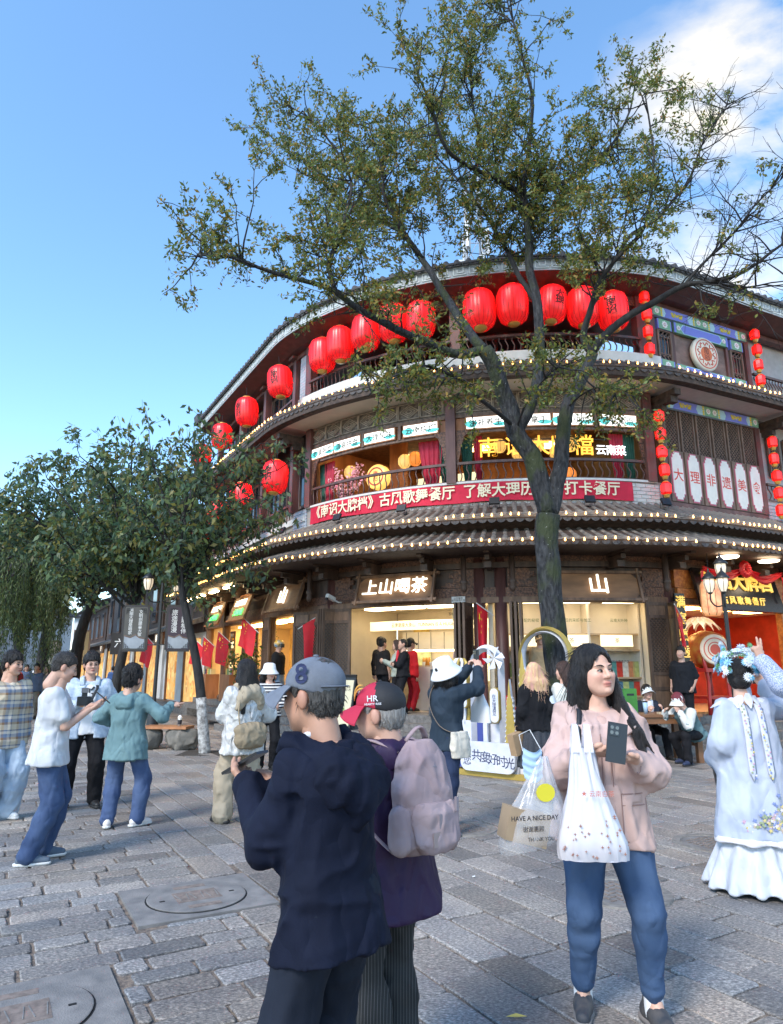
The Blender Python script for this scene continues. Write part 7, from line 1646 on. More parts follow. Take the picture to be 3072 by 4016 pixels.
def beige_woman():
    b=Body(1.62,w=1.0,lean=-.01,head=(rad(15),.1,0),hands={1:(.02,-.27,1.2),-1:(-.2,-.18,.98)},poles={1:(.7,.4,-.8),-1:(-.7,.6,-.4)},feet={1:(.12,-.14,0,.2),-1:(-.11,.12,0,-.35)})
    e,hm,hs=person('p',(-1.58,7.62,0),rad(222),'long-haired woman in white and khaki jacket and wide khaki trousers',b,SK_L,.013,.0055,hands={1:dict(d=(-.3,-.6,.7),n=(-.8,0,.1),curl=.6)})
    wt=fab('shell_white',(.48,.48,.465),(.58,.58,.565),.9,.45,scale=9,spec=.5);kh=fab('khaki',(.34,.285,.205),(.41,.345,.255),.6)
    cloth(e,'jacket',top_mesh(b,.012,ease=.038,hem=-.2,arm=(.078,.072,.056),amp=.013,seed=81,bw=1.08,belly=1.08,f=(11,11,7)),wt)
    cloth(e,'cape_hood',sdf_mesh(hood_of(b,1.25,.01)+[cap(b.c7-b.fw*.11-b.up*.12+b.rg*g*.1,b.c7-b.fw*.1-b.up*.2+b.rg*g*.12,.06,.045)for g in(1,-1)],.01,.05,disp=folds(.011,(12,12,9),8)),kh)
    cloth(e,'trousers',pants_mesh(b,.013,r=(.105,.1,.098),amp=.011,seed=82,f=(11,11,4)),kh);shoes(e,b,shoe_k,rubber_k,.010)
    hair(e,hair_long(b,.008,hs,.42,.1,seed=8,front=.2,wave=.005,dirv=(0,.03,-1),thick=.05),black_hair,hm,350,.1,.05,6,wid=.0018,ymin=.0)
    bg=empty('shoulder_bag',e.location,rad(222),'slouchy khaki shoulder bag at the hip of the long-haired woman','bag');o=b.pel+b.up*.0-b.fw*.2+b.rg*.03
    cloth(bg,'bag',sdf_mesh([cap(o+b.rg*-.13+b.up*.06,o+b.rg*.13+b.up*.06,.05),cap(o+b.rg*-.09-b.up*.05,o+b.rg*.09-b.up*.05,.075),ellp(o,(.17,.08,.12))],.01,.05,disp=folds(.009,(13,13,9),3)),fab('bag_khaki',(.24,.19,.125),(.3,.24,.16),.6))
    P=[o+b.rg*.13+b.up*.1,b.pel+b.up*.3+b.rg*.16-b.fw*.16,b.sh[-1]+b.rg*.16+b.up*.09-b.fw*.05,b.sh[-1]+b.rg*.12+b.up*.06+b.fw*.08];MB().tube(smooth_path([Vector(p)for p in P],4),[(.014,.005)]*13,6).build('strap',MATS['bag_khaki'],bg,True)
    c=empty('paper_cup',e.matrix_basis@Vector((-.02,-.35,1.26)),0,'white paper cup held by the long-haired woman','cup');MB().lathe([(0,-.06),(.03,-.06),(.04,.05),(0,.05)],14).build('cup',M('paper_white',(.7,.7,.68),.7),c,True);MB().lathe([(.042,.05),(.043,.06),(.036,.07),(0,.07)],14).build('lid',plaster_w,c,True);MB().lathe([(.037,-.025),(.0415,.025)],14).build('sleeve',M('kraft',(.35,.24,.14),.8),c)
    g_=empty('green_bag',e.matrix_basis@Vector((-.22,-.2,.62)),rad(222),'green carrier bag beside the long-haired woman','bag');MB().box((0,0,0),(.08,.22,.3)).build('bag',M('bag_green',(.03,.25,.05),.6,var=.1),g_);MB().tube([(0,-.06,.15),(0,-.05,.27),(0,.05,.27),(0,.06,.15)],.006,5).build('handle',MATS['bag_green'],g_)
plaster_w=M('plastic_white',(.72,.72,.72),.4)
beige_woman()
def stripe_mat():
    m=bpy.data.materials.new('stripe_knit');m.use_nodes=True;N=m.node_tree.nodes;L=m.node_tree.links;b=N['Principled BSDF'];b.inputs['Roughness'].default_value=.9;tc=N.new('ShaderNodeTexCoord');sx=N.new('ShaderNodeSeparateXYZ');L.new(tc.outputs['Object'],sx.inputs[0]);ml=N.new('ShaderNodeMath');ml.operation='MULTIPLY';ml.inputs[1].default_value=21;L.new(sx.outputs['Z'],ml.inputs[0]);fr=N.new('ShaderNodeMath');fr.operation='FRACT';L.new(ml.outputs[0],fr.inputs[0]);lt=N.new('ShaderNodeMath');lt.operation='LESS_THAN';lt.inputs[1].default_value=.5;L.new(fr.outputs[0],lt.inputs[0]);mx=N.new('ShaderNodeMixRGB');mx.inputs[1].default_value=(.6,.58,.55,1);mx.inputs[2].default_value=(.012,.014,.025,1);L.new(lt.outputs[0],mx.inputs['Fac']);L.new(mx.outputs['Color'],b.inputs['Base Color']);return m
def bucket_hat(e,hm,s,mat,droop=1.,size=1.):
    o=MB().lathe([(0,.15*s),(.05*s,.148*s),(.078*s*size,.13*s),(.094*s*size,.05*s),(.1*s*size,.035*s),(.135*s*size,-.015*s*droop),(.142*s*size,-.025*s*droop),(.138*s*size,-.026*s*droop),(.098*s*size,.03*s)],26,(0,.012,0),lob=lambda w:1+.03*math.sin(3*w)).build('bucket_hat',mat,e,True);o.matrix_local=hm@Matrix.Rotation(-.12,4,'X');return o
def striped_woman():
    b=Body(1.6,w=1.0,head=(rad(20),.15,0),hands={1:(.14,-.2,.98),-1:(-.14,-.2,1.0)},poles={1:(.9,.5,-.2),-1:(-.9,.5,-.2)},feet={1:(.1,.0,0,.2),-1:(-.1,.05,0,-.2)})
    e,hm,hs=person('p',(-1.98,11.4,0),rad(20),'woman in black and white striped cardigan, black trousers and white hat',b,SK_L,.016,.008)
    dress(e,b,dict(name='cardigan',ease=.025,hem=-.06,arm=(.072,.06,.045),amp=.007,seed=91,bw=1.08),stripe_mat(),dict(r=(.1,.08,.065),amp=.007,seed=92),MATS['trouser_black'],(shoe_k,sole_k),.014)
    hair(e,hair_long(b,.01,hs,.2,.05,seed=9,thick=.045),black_hair,hm,300,.1,.05,6,wid=.002,zmax=-.03);bucket_hat(e,hm,hs,M('hat_white',(.68,.7,.72),.85,var=.05),1.2,1.15)
striped_woman()
def bucket_woman():
    b=Body(1.63,lean=-.03,w=.98,head=(rad(-4),-.32,0),hands={1:(.05,-.36,1.56),-1:(-.1,-.36,1.55)},poles={1:(.7,-.1,-.9),-1:(-.7,-.1,-.9)},feet={1:(.11,.0,0,.3),-1:(-.16,.2,0,-.2)})
    e,hm,hs=person('p',(.56,7.2,0),rad(128),'woman in white bucket hat, dark sweater and jeans photographing with raised phone',b,SK_L,.012,.0055,hands={g:dict(d=(-g*.25,-.25,.9),n=(-g*.7,-.4,0),curl=.7,thumb=.7)for g in(1,-1)})
    dress(e,b,dict(name='sweater',ease=.026,hem=-.13,arm=(.075,.064,.05),amp=.010,seed=101,bw=1.08,collar=.03),fab('sweater_slate',(.018,.03,.045),(.028,.042,.06),.5),dict(name='jeans',r=(.098,.068,.055),amp=.006,seed=102),denim_dk,(M('boot_taupe',(.19,.16,.13),.8,var=.2),M('sole_taupe',(.3,.28,.26),.7)))
    hair(e,hair_long(b,.009,hs,.18,.06,seed=10,thick=.05,front=.05),black_hair,hm,300,.1,.05,6,wid=.002,zmax=-.03);bucket_hat(e,hm,hs,M('hat_white',(.68,.7,.72),.85),1.5,1.22)
    phone(e.matrix_basis@Vector((-.02,-.42,1.68)),(0,0,rad(128)),'phone raised by the woman in the white bucket hat')
    bg=empty('tote_bag',e.location,rad(128),'small cream canvas bag slung across the woman in the bucket hat','bag');o=b.pel+b.rg*-.19+b.fw*.0-b.up*.06
    cloth(bg,'bag',sdf_mesh([tors(o-b.up*.12,o+b.up*.12,b.fw,b.rg,[(0,.11,.04),(.5,.12,.05),(1.,.1,.03)])],.01,.03,disp=folds(.006,(13,13,7),3)),fab('canvas',(.55,.5,.42),(.62,.57,.48)))
    P=[o+b.up*.1+b.fw*.08,b.pel+b.up*.22-b.fw*.155+b.rg*.0,b.sh[1]-b.rg*.05+b.up*.065-b.fw*.07,b.sh[1]-b.rg*.05+b.up*.05+b.fw*.06]
    P=[o+b.up*.1-b.fw*.04,b.pel+b.up*.12-b.fw*.15-b.rg*.06,b.pel+b.up*.32-b.fw*.15+b.rg*.08,b.sh[1]-b.rg*.04+b.up*.07-b.fw*.05,b.sh[1]-b.rg*.05+b.up*.04+b.fw*.07];MB().tube(smooth_path([Vector(p)for p in P],4),[(.016,.004)]*17,6).build('strap',M('strap_tan',(.2,.15,.11),.7),bg,True)
    wb=empty('paper_bag',e.matrix_basis@Vector((-.1,-.38,1.22)),rad(128),'white carrier bag hanging from the raised wrist of the woman in the bucket hat','bag');MB().grid(lambda u,v:Vector(((.11+.03*v)*math.cos(u*6.283)*(.35+.65*min(1,v*2)),.05*math.sin(u*6.283)*(.35+.65*min(1,v*2)),.1-.3*v)),18,8).build('bag',M('film_white',(.66,.66,.66),.4),wb,True);MB().box((0,0,-.1),(.17,.07,.1)).build('brown_box',M('kraft',(.35,.24,.14),.8),wb);MB().tube([(-.03,0,.1),(-.01,0,.24),(.03,0,.1)],.006,5).build('handle',MATS['film_white'],wb)
bucket_woman()
def blonde_woman():
    b=Body(1.6,w=1.0,head=(rad(-10),.1,0),hands={1:(.2,-.1,.82),-1:(-.2,-.08,.84)},feet={1:(.1,-.1,0,.1),-1:(-.1,.12,0,-.1)})
    e,hm,hs=person('p',(1.9,9.35,0),rad(195),'woman with pink-tinted blonde hair in black top and dark patterned skirt',b,SK_L,.014,.006)
    cloth(e,'sweater',top_mesh(b,.013,ease=.032,hem=-.1,arm=(.08,.074,.06),amp=.010,seed=111,bw=1.05),fab('knit_black',(.008,.008,.01),(.014,.014,.016)))
    cloth(e,'arm_cuff',sdf_mesh([cap(b.sh[-1]+(b.el[-1]-b.sh[-1])*.45,b.el[-1],.078,.074)],.012),M('cuff_white',(.6,.64,.68),.8))
    cloth(e,'skirt',sdf_mesh([tors(b.pel-b.up*.55,b.pel+b.up*.08,b.rg,b.fw,[(0,.26,.2),(.5,.21,.16),(.85,.16,.12),(1,.13,.1)])],.014,.03,disp=lambda P:-.014*np.sin(np.arctan2(P[:,1],P[:,0])*11)*np.clip((.95-P[:,2])*2,0,1)),M('skirt_weave',(.015,.018,.024),.8,col2=(.05,.055,.065),vscale=120,bump=.3));shoes(e,b,shoe_k,sole_k,.012)
    hair(e,hair_long(b,.008,hs,.22,.09,seed=11,wave=.006,thick=.055),M('hair_blonde',(.72,.52,.24),.5,col2=(.66,.34,.27),vscale=7,bump=.7,bscale=60,stretch=(3,3,.5)),hm,350,.1,.05,6,wid=.0018,ymin=.0)
    bg=empty('kraft_bag',e.matrix_basis@Vector((.24,-.06,.62)),rad(215),'brown paper carrier bag with grey print in the hand of the blonde woman','bag');MB().box((0,0,0),(.24,.11,.27),rot=Matrix.Rotation(rad(14),3,'Y')).build('bag',M('kraft_paper',(.38,.25,.14),.85,var=.1),bg);MB().plate(star(0,0,.07),-.064,-.06).build('print',M('print_grey',(.2,.2,.21),.8),bg);MB().tube([(-.06,0,.13),(-.04,0,.21),(.04,0,.21),(.06,0,.13)],.005,5).build('handle',MATS['kraft_paper'],bg)
def star(cx,cz,r):return[(cx+(r if k%2==0 else r*.4)*math.sin(math.pi*k/5),cz+(r if k%2==0 else r*.4)*math.cos(math.pi*k/5))for k in range(10)]
blonde_woman()
def brunette():
    b=Body(1.62,w=1.0,head=(rad(30),.05,0),feet={1:(.1,0,0,.1),-1:(-.1,.04,0,-.1)});e,hm,hs=person('p',(2.36,9.6,0),rad(215),'woman with long dark brown hair in white top beside the blonde woman',b,SK_L,.016,.008)
    dress(e,b,dict(name='jacket',ease=.035,hem=-.14,amp=.010,seed=121),fab('cream_knit',(.62,.62,.56),(.7,.7,.64)),dict(r=(.1,.08,.065),seed=122),MATS['trouser_black'],(shoe_k,sole_k),.015);hair(e,hair_long(b,.009,hs,.3,.1,seed=12),brown_hair,hm,350,.1,.05,6,wid=.0018,ymin=.0)
brunette()
# ---- person in pale blue robe with flower crown
def robe_person():
    b=Body(1.57,w=1.02,lean=.02,head=(rad(-24),.03,0),hands={1:(.2,-.12,.86),-1:(-.3,-.28,1.43)},poles={1:(.3,.9,-.4),-1:(-.8,.3,-.8)},feet={1:(.1,0,0,.1),-1:(-.1,.03,0,-.1)})
    e,hm,hs=person('p',(2.70,5.42,0),rad(176),'person in pale blue embroidered robe with a crown of blue flowers, seen from behind',b,SK_L,.012,.005,hands={-1:dict(d=(.3,-.5,.75),n=(.75,.2,0),curl=.7)})
    rb=fab('robe_blue',(.36,.405,.51),(.44,.48,.56),.6,.6,scale=5,spec=.3);wh=fab('robe_white',(.46,.48,.52),(.54,.56,.6),.5,.6,spec=.3)
    cl=lambda P,n,a,z0:-a*np.sin(np.arctan2(P[:,1]-.02,P[:,0])*n+1.2*np.sin(P[:,2]*3))*np.clip((z0-P[:,2])*1.6,0,1)
    robe=[tors(A(0,.0,.36),b.c7,b.rg,b.fw,[(0,.30,.22),(.25,.26,.19),(.5,.225,.165),(.75,.2,.145),(.9,.175,.12),(.97,.1,.075),(1.0,.06,.055)])]
    for g in(1,-1):robe+=[cap(b.sh[g]-b.rg*g*.015,b.el[g],.074,.08),cap(b.el[g],b.el[g]+(b.wr[g]-b.el[g])*.75,.08,.095)]
    fd=folds(.010,(9,9,3.5),131);cloth(e,'robe',sdf_mesh(robe,.011,.045,disp=lambda P:fd(P)+cl(P,7,.012,1.0)),rb)
    cloth(e,'skirt',sdf_mesh([tors(A(0,.0,.03),A(0,0,.75),b.rg,b.fw,[(0,.40,.31),(.42,.255,.195),(1,.2,.15)])],.012,.03,disp=lambda P:cl(P,13,.018,.7)),wh)
    cloth(e,'hem_band',sdf_mesh([tors(A(0,0,.335),A(0,0,.37),b.rg,b.fw,[(0,.315,.235),(1,.31,.23)])],.010,.02,disp=lambda P:cl(P,7,.012,1.0)),M('hem_white',(.62,.6,.62),.8))
    cloth(e,'stand_collar',sdf_mesh([cap(b.c7+b.up*.0,b.c7+b.up*.07,.066,.062)],.009),rb)
    wc=M('robe_applique',(.55,.58,.66),.7,var=.1,vscale=30);dk_=M('robe_edge',(.09,.11,.22),.7)
    def back(x,z,off=.0):
        t=(z-.36)/(b.c7[2]-.36);a=np.interp(t,[0,.25,.5,.75,.9,1],[.30,.26,.225,.2,.175,.08]);d=np.interp(t,[0,.25,.5,.75,.9,1],[.22,.19,.165,.145,.12,.06]);p=A(0,0,.36)+(b.c7-A(0,0,.36))*t;return Vector(p+b.rg*x-b.fw*(d*max(.05,1-(abs(x)/a)**2.4)**(1/2.4)+.014+off))
    for k in range(7):
        x0=(k-3)*.05;mb=MB();mb.grid(lambda u,v:back(x0*(1+.8*u)+(v-.5)*.062*math.sin(math.pi*min(.95,u*.85+.15)),1.375-.11*u-.05*abs(k-3)/3*(1-u),.008+.006*math.sin(math.pi*u)),6,4);mb.build('collar_leaf',wc,e,True)
    rnd=random.Random(5);pal=[M('emb_%d'%i,c,.7)for i,c in enumerate(((.62,.52,.2),(.55,.35,.45),(.2,.26,.5),(.66,.64,.66),(.5,.4,.3),(.3,.36,.2)))]
    for g in(1,-1):
        P=[back(g*.055+g*.012*(i/9),1.30-.06*i,.004)for i in range(10)];MB().tube(P,[(.026,.003)]*9+[(.004,.003)],6,up=(0,1,0)).build('ribbon',wc,e,True)
        q=MB()
        for i in range(26):
            p=back(g*.06+rnd.uniform(-.016,.016),1.28-.02*i,.014);q.lathe([(0,-.002),(.008,0),(0,.002)],6,p,axis=AXX,mi=rnd.randrange(6))
        q.build('ribbon_embroidery',pal,e)['kind']='stuff'
    q=MB()
    for i in range(230):
        x=rnd.gauss(.12,.13);z=.42+abs(rnd.gauss(0,.05))+max(0,(.18-abs(x+.1-.2)))*rnd.random()*.9
        if abs(x)>.26:continue
        p=back(-x,z,.004);r=rnd.uniform(.005,.014);q.plate([(r*(1+.4*math.cos(5*a))*math.cos(a),r*(1+.4*math.cos(5*a))*math.sin(a))for a in np.linspace(0,6.283,11)[:-1]],0,.004,mi=rnd.randrange(6));q.v[-20:]=[tuple(Vector(w_)+p)for w_ in q.v[-20:]]
    q.build('hem_embroidery',pal,e)['kind']='stuff'
    cloth(e,'hair',hair_short(.006,hs,.018,.06,-.09,-.05,13,tousle=.004),black_hair,hm);cloth(e,'hair_bun',sdf_mesh([ellp((0,.115*hs,-.02),(.05,.04,.045))],.007,disp=folds(.004,(30,30,30),2)),black_hair,hm)
    cr=empty('flower_crown',(0,0,0),0,'crown of pale blue and white flowers on the robed person','flower crown');cr.matrix_world=e.matrix_basis@hm;fl=[M('flower_%d'%i,c,.7)for i,c in enumerate(((.25,.52,.72),(.5,.62,.76),(.66,.7,.74),(.1,.4,.62),(.12,.28,.12)))]
    def flower(c,r,n,col,ax):
        mb=MB()
        for k in range(n):
            a=6.283*k/n;mb.add([c+ax@Vector((0,0,.004)),c+ax@Vector((r*.6*math.cos(a-.25),r*.6*math.sin(a-.25),.012)),c+ax@Vector((r*math.cos(a),r*math.sin(a),.004)),c+ax@Vector((r*.6*math.cos(a+.25),r*.6*math.sin(a+.25),.012))],[(0,1,2,3)])
        mb.lathe([(.008,.012),(.006,.018),(0,.02)],6,c,axis=ax);return mb
    for i in range(150):
        a=rnd.uniform(-2.75,2.75)+math.pi/2*0;z=rnd.gauss(.095,.045);rr=.11+rnd.uniform(0,.06);x,y=rr*math.sin(a),.01-rr*math.cos(a)*1.05;lift=.075*max(0,math.cos(a))+.01;c=Vector((x,y,z+lift));ax=(Vector((x,y,.3*rr+rnd.uniform(-.05,.05)))).to_track_quat('Z','Y').to_matrix();flower(c,rnd.uniform(.02,.044),rnd.choice((8,10,14)),0,ax).build('flower',fl[rnd.choice((0,0,1,1,2,2,3,4))],cr)
    for i in range(60):
        a=rnd.uniform(-1.3,1.3);c=Vector((.13*math.sin(a),-.02+rnd.uniform(-.05,.05),.05+.135*math.cos(a)+rnd.uniform(-.01,.03)));ax=(c-Vector((0,.0,.04))+Vector((0,rnd.uniform(0,.1),0))).to_track_quat('Z','Y').to_matrix();flower(c,rnd.uniform(.022,.045),rnd.choice((8,10,14)),0,ax).build('flower',fl[rnd.choice((0,0,1,1,2,2,3,4))],cr)
    phone(e.matrix_basis@Vector((-.27,-.37,1.52)),(0,0,rad(150)),'black phone held up by the robed person',.078,.165)
AXX=Matrix.Rotation(math.pi/2,3,'X')
robe_person()
def v_sign_person():
    b=Body(1.58,w=1.,head=(rad(20),0,0),hands={1:(.46,-.12,1.63),-1:(-.2,-.05,.82)},poles={1:(.9,.5,-.5)},feet={1:(.1,0,0,.1),-1:(-.1,0,0,-.1)})
    e,hm,hs=person('p',(3.17,5.0,0),rad(176),'person at the right edge raising two fingers in a victory sign, checked cuff',b,SK_M,.014,.0055,hands={1:dict(d=(.12,0,1),n=(.2,-1,0),t=(-1,-.2,0),curl=[.04,.04,1.25,1.3],spreadf=.14,thumb=1.2)})
    cm=M('gingham',(.55,.58,.65),.85,col2=(.1,.16,.35),vscale=150);dress(e,b,dict(name='shirt',ease=.03,hem=-.1,sleeve=.93,arm=(.075,.07,.062),amp=.008,seed=141),cm,dict(r=(.1,.08,.065),seed=142),denim_dk,(shoe_k,sole_k),.015);cloth(e,'hair',hair_long(b,.01,hs,.3,.1,seed=14),M('hair_red',(.16,.02,.03),.5,bump=.6,bscale=60,stretch=(4,4,.4)),hm)
v_sign_person()
# ================================================================== people by the shops, at the table and down the street
def quick(loc,rz,lb,H,topc,pantc,hair='short',hairc=None,skin=SK_M,hem=-.08,hands=None,poles=None,hat=None,vox=.022,hv=.0115,grp=None,sit=None,lean=0.,head=(0,0,0),feet=None,kpole=None,sleeve=1.,hood=False,shoe=None,stoop=0.,ease=.03):
    b=Body(H,lean=lean,head=head,hands=hands,poles=poles,feet=feet,pelvis=sit,kpole=kpole,stoop=stoop);e,hm,hs=person('p',loc,rz,lb,b,skin,vox,hv,faceparts=hv<.0095,group=grp,hands={1:dict(curl=.5),-1:dict(curl=.5)})
    f_=lambda c:fab('cloth_%.3f_%.3f_%.3f'%c,c);cloth(e,'jacket' if sleeve>.5 else 'tee_shirt',top_mesh(b,vox,ease=ease,hem=hem,sleeve=sleeve,amp=.010,seed=int(abs(loc[0]*7))+3),f_(topc));cloth(e,'trousers',pants_mesh(b,vox,amp=.008,seed=4),f_(pantc));shoes(e,b,shoe or shoe_k,sole_k,.02)
    if hood:cloth(e,'hood',sdf_mesh(hood_of(b),.014,.03,disp=folds(.006,(12,12,9),3)),f_(topc))
    hc=hairc or black_hair
    if hair=='long':cloth(e,'hair',hair_long(b,.014,hs,.3,.08,seed=5),hc,hm)
    elif hair=='short':cloth(e,'hair',hair_short(.011,hs,.016,.055,-.08,-.02,6,tousle=.008),hc,hm)
    elif hair=='bald':cloth(e,'hair',hair_short(.009,hs,.0,.095,-.08,-.03,6,fade=.004,tousle=.002),hc,hm)
    if hat=='cap_white':c_=M('cap_white',(.66,.66,.64),.85);cap_hat(e,hm,hs,c_,c_,0,-.05,.009)
    if hat=='cap_tan':c_=M('cap_tan',(.36,.26,.15),.85);cap_hat(e,hm,hs,c_,c_,0,-.05,.009)
    if hat=='cap_black':c_=M('cap_blk',(.015,.015,.016),.85);cap_hat(e,hm,hs,c_,c_,0,-.05,.009)
    if hat=='helmet':
        V=sdf_mesh([ellp((0,.012,.04),(.118*hs,.135*hs,.118*hs))],.009,cut=lambda P:np.maximum(-.035-P[:,2],np.where(P[:,1]<-.03,.03-P[:,2],-1)));cloth(e,'helmet',V,M('helmet_yellow',(.62,.36,.03),.25,col2=(.1,.25,.4),vscale=9),hm);MB().grid(lambda u,v:(.12*math.sin((u-.5)*2.2),-.135*math.cos((u-.5)*2.2)+.0,.045-.09*v),10,3).build('visor',M('visor',(.05,.05,.05),.1),e,True).matrix_local=hm
    return e,b
RD=TH
def on(s,d,z=.62):return tuple(W(s,d,z))
BK=(.010,.010,.012);DN=(.05,.075,.13);WARM='people in and before the teahouse'
quick(on(-7.75,.28),RD(-7.75)+rad(135),'person in yellow helmet, dark padded jacket and pale jeans at the narrow doorway',1.62,(.014,.013,.014),(.2,.27,.36),hat='helmet',hair=None,ease=.05)
quick(on(-5.02,-.9),RD(-5)+rad(170),'man in black at the far left of the tea counter, back turned',1.66,BK,BK,grp=WARM);quick(on(-4.72,-.6),RD(-4.7)+rad(165),'man in black T-shirt waiting at the tea counter, back turned',1.62,(.014,.013,.014),BK,sleeve=.42,grp=WARM)
quick(on(-4.12,-.35),RD(-4)+rad(-60),'woman in grey-green hooded jacket reading her phone inside the doorway',1.56,(.28,.31,.27),BK,'long',hood=True,hands={1:(.02,-.3,1.12),-1:(-.08,-.3,1.1)},grp=WARM,hairc=brown_hair)
quick(on(-3.98,-.75),RD(-4)+rad(150),'person in red jacket and dark cap behind the grey-green jacket',1.6,(.42,.015,.02),(.3,.012,.018),hat='cap_black',grp=WARM)
e_,b_=quick(on(-3.72,.12),RD(-3.7)+rad(-50),'balding man in black jacket over a red shirt standing with folded arms',1.56,BK,BK,'bald',hands={1:(-.06,-.22,1.06),-1:(.06,-.24,1.04)},poles={1:(.9,.2,-.5),-1:(-.9,.2,-.5)},grp=WARM,ease=.035)
cloth(e_,'red_shirt',sdf_mesh([ellp(b_.pel+b_.up*.3+b_.fw*.12,(.045,.045,.2))],.012),M('shirt_red',(.5,.015,.03),.8))
quick(on(-3.2,-3.1),RD(-3.2),'shop worker in dark cap behind the tea counter',1.6,(.1,.07,.045),BK,hat='cap_black',grp=WARM)
quick(on(-2.62,-.75),RD(-2.6)+rad(140),'dark-haired woman in pale pink hooded jacket at the menu light box',1.62,(.55,.4,.42),BK,'long',hood=True,grp=WARM);quick(on(-2.38,-.55),RD(-2.4)+rad(170),'man in black jacket beside the pale pink hooded jacket',1.7,BK,BK,grp=WARM)
quick(on(-.72,-.5),RD(-.7)+rad(20),'shop worker in tan cap and tan shirt inside the second doorway',1.66,(.36,.26,.15),(.05,.04,.03),hat='cap_tan',grp=WARM)
quick(on(1.72,.85,.31),RD(1.7)+rad(-50),'stout man in black T-shirt standing by the lattice door',1.66,(.012,.013,.016),BK,sleeve=.42,hem=-.12,hands={1:(.2,-.1,.9),-1:(-.22,-.08,.88)},ease=.05)
# seated at the table
e_,b_=quick((4.72,13.15,0),rad(8),'woman in white cap and dark open jacket seated behind the table with drinks',1.58,(.02,.025,.038),BK,'short',hat='cap_white',sit=(0,0,.52),lean=.12,hands={1:(.12,-.34,.86),-1:(-.16,-.34,.84)},feet={1:(.1,-.5,.0,.1),-1:(-.16,-.42,0,-.2)},skin=SK_L,hv=.007)
cloth(e_,'hooded_top',sdf_mesh([ellp(b_.pel+b_.up*.34+b_.fw*.11,(.07,.06,.15))]+[cap(b_.c7+b_.rg*g*.07+b_.fw*.03,b_.c7+b_.rg*g*.05-b_.up*.04+b_.fw*.07,.03)for g in(1,-1)],.011,.03),M('top_white',(.66,.66,.68),.8))
e_,b_=quick((5.18,12.2,0),rad(-62),'person in white cap and grey-green jacket bent over the table end',1.62,(.09,.15,.16),BK,'short',hat='cap_white',hairc=M('hair_red',(.16,.02,.03),.5),sit=(0,0,.5),lean=.62,head=(0,.55,0),hands={1:(.12,-.46,.84),-1:(-.16,-.5,.84)},feet={1:(.12,-.36,0,.1),-1:(-.14,-.2,0,-.1)},shoe=M('shoe_navy',(.02,.03,.07),.7))
for g in(1,-1):cloth(e_,'pale_sleeve',sdf_mesh([cap(b_.sh[g],b_.el[g],.078,.07),cap(b_.el[g],b_.wr[g],.07,.05)],.014,.02,disp=folds(.008,(12,12,8),3)),fab('sleeve_pale',(.5,.5,.47)))
# passers-by down the street
FAR='people far down the street'
quick((-14.9,37.5,0),rad(185),'man in blue shirt and black trousers walking away past the lit shops',1.68,(.05,.1,.25),BK,grp=FAR,vox=.025,hv=.014)
quick((-9.9,17.6,0),rad(20),'dark-haired person in black half hidden at the left edge behind the plaid shirt',1.6,BK,BK,'long',grp=FAR,vox=.02,hv=.01)
protos=[quick((-60-i,-40,0),0,'x',1.66,c,p,h,hairc=hc,vox=.028,hv=.015,feet={1:(.1,-.12,0,.1),-1:(-.1,.14,0,-.1)})[0]for i,(c,p,h,hc)in enumerate((((.3,.17,.08),BK,'short',None),((.02,.02,.025),(.05,.07,.12),'long',None),((.55,.55,.55),BK,'short',None),((.35,.05,.05),(.03,.03,.035),'long',brown_hair),((.08,.11,.17),(.15,.13,.1),'short',None),((.16,.14,.12),BK,'long',None)))]
CL=['tan coat','black top','white top','red top','slate blue top','brown-grey top']
random.seed(9);used=set()
for i in range(34):
    Y=random.choice((24,27,30,33,36,40,44,48))+random.uniform(-1,1);px=random.uniform(-10,150)if i%3 else random.uniform(-10,70);X=(px-840)/1464/1.027*Y
    k=i%6;o=protos[k]if k not in used else copy_tree(protos[k]);used.add(k);o.location=(X,Y,0);o.rotation_euler=(0,0,random.choice((0,180))*math.pi/180+random.uniform(-.6,.6));s_=random.uniform(.94,1.06);o.scale=(s_,)*3
    tag(o,'distant walker in a %s in the crowd far down the street'%CL[k],'person','crowd far down the street')
# ================================================================== street furniture and small things
def lamp_post(loc,rz,lb,arms=3,zt=3.45):
    e=empty('street_lamp',loc,rz,lb,'street lamp','black street lamps');MB().lathe([(0,0),(.17,0),(.16,.06),(.13,.1),(.12,.5),(.09,.7),(.075,.78),(.09,.82),(.06,.88)],12).build('base',black_metal,e,True);MB().cyl((0,0,.85),(0,0,zt-.35),.042,.034,10).build('pole',black_metal,e)
    gl=M('lamp_glass',(.55,.5,.42),.2,emit=(1,.8,.55),es=.25)
    for k in range(arms):
        a=2*math.pi*k/arms+.3;top=k==0 and arms==3
        p=Vector((0,0,zt-.1))if top else Vector((.3*math.cos(a if arms==3 else math.pi*k),.1*math.sin(a),zt-.38))
        if not top:MB().tube(smooth_path([Vector((0,0,zt-.75)),Vector((p.x*.6,p.y*.6,zt-.78)),Vector((p.x,p.y,zt-.68)),Vector((p.x,p.y,zt-.55))],3),.014,6).build('arm',black_metal,e,True)
        MB().lathe([(0,-.18),(.03,-.17),(.05,-.14),(.0,-.14)],8,p).build('lantern_foot',black_metal,e,True);h=MB().lathe([(.125,.1),(.13,.115),(.1,.15),(.05,.21),(.02,.24),(.015,.29),(0,.31)],12,p).build('lantern_cap',black_metal,e,True)
        MB().lathe([(.05,-.14),(.085,-.06),(.1,.02),(.098,.1),(0,.1)],12,p).build('lantern_glass',gl,h,True)
        for j in range(6):
            b=2*math.pi*j/6;MB().tube([p+Vector((r*math.cos(b),r*math.sin(b),z))for r,z in((.052,-.14),(.088,-.06),(.103,.02),(.1,.1))],.006,4).build('lantern_bar',black_metal,h)
    return e
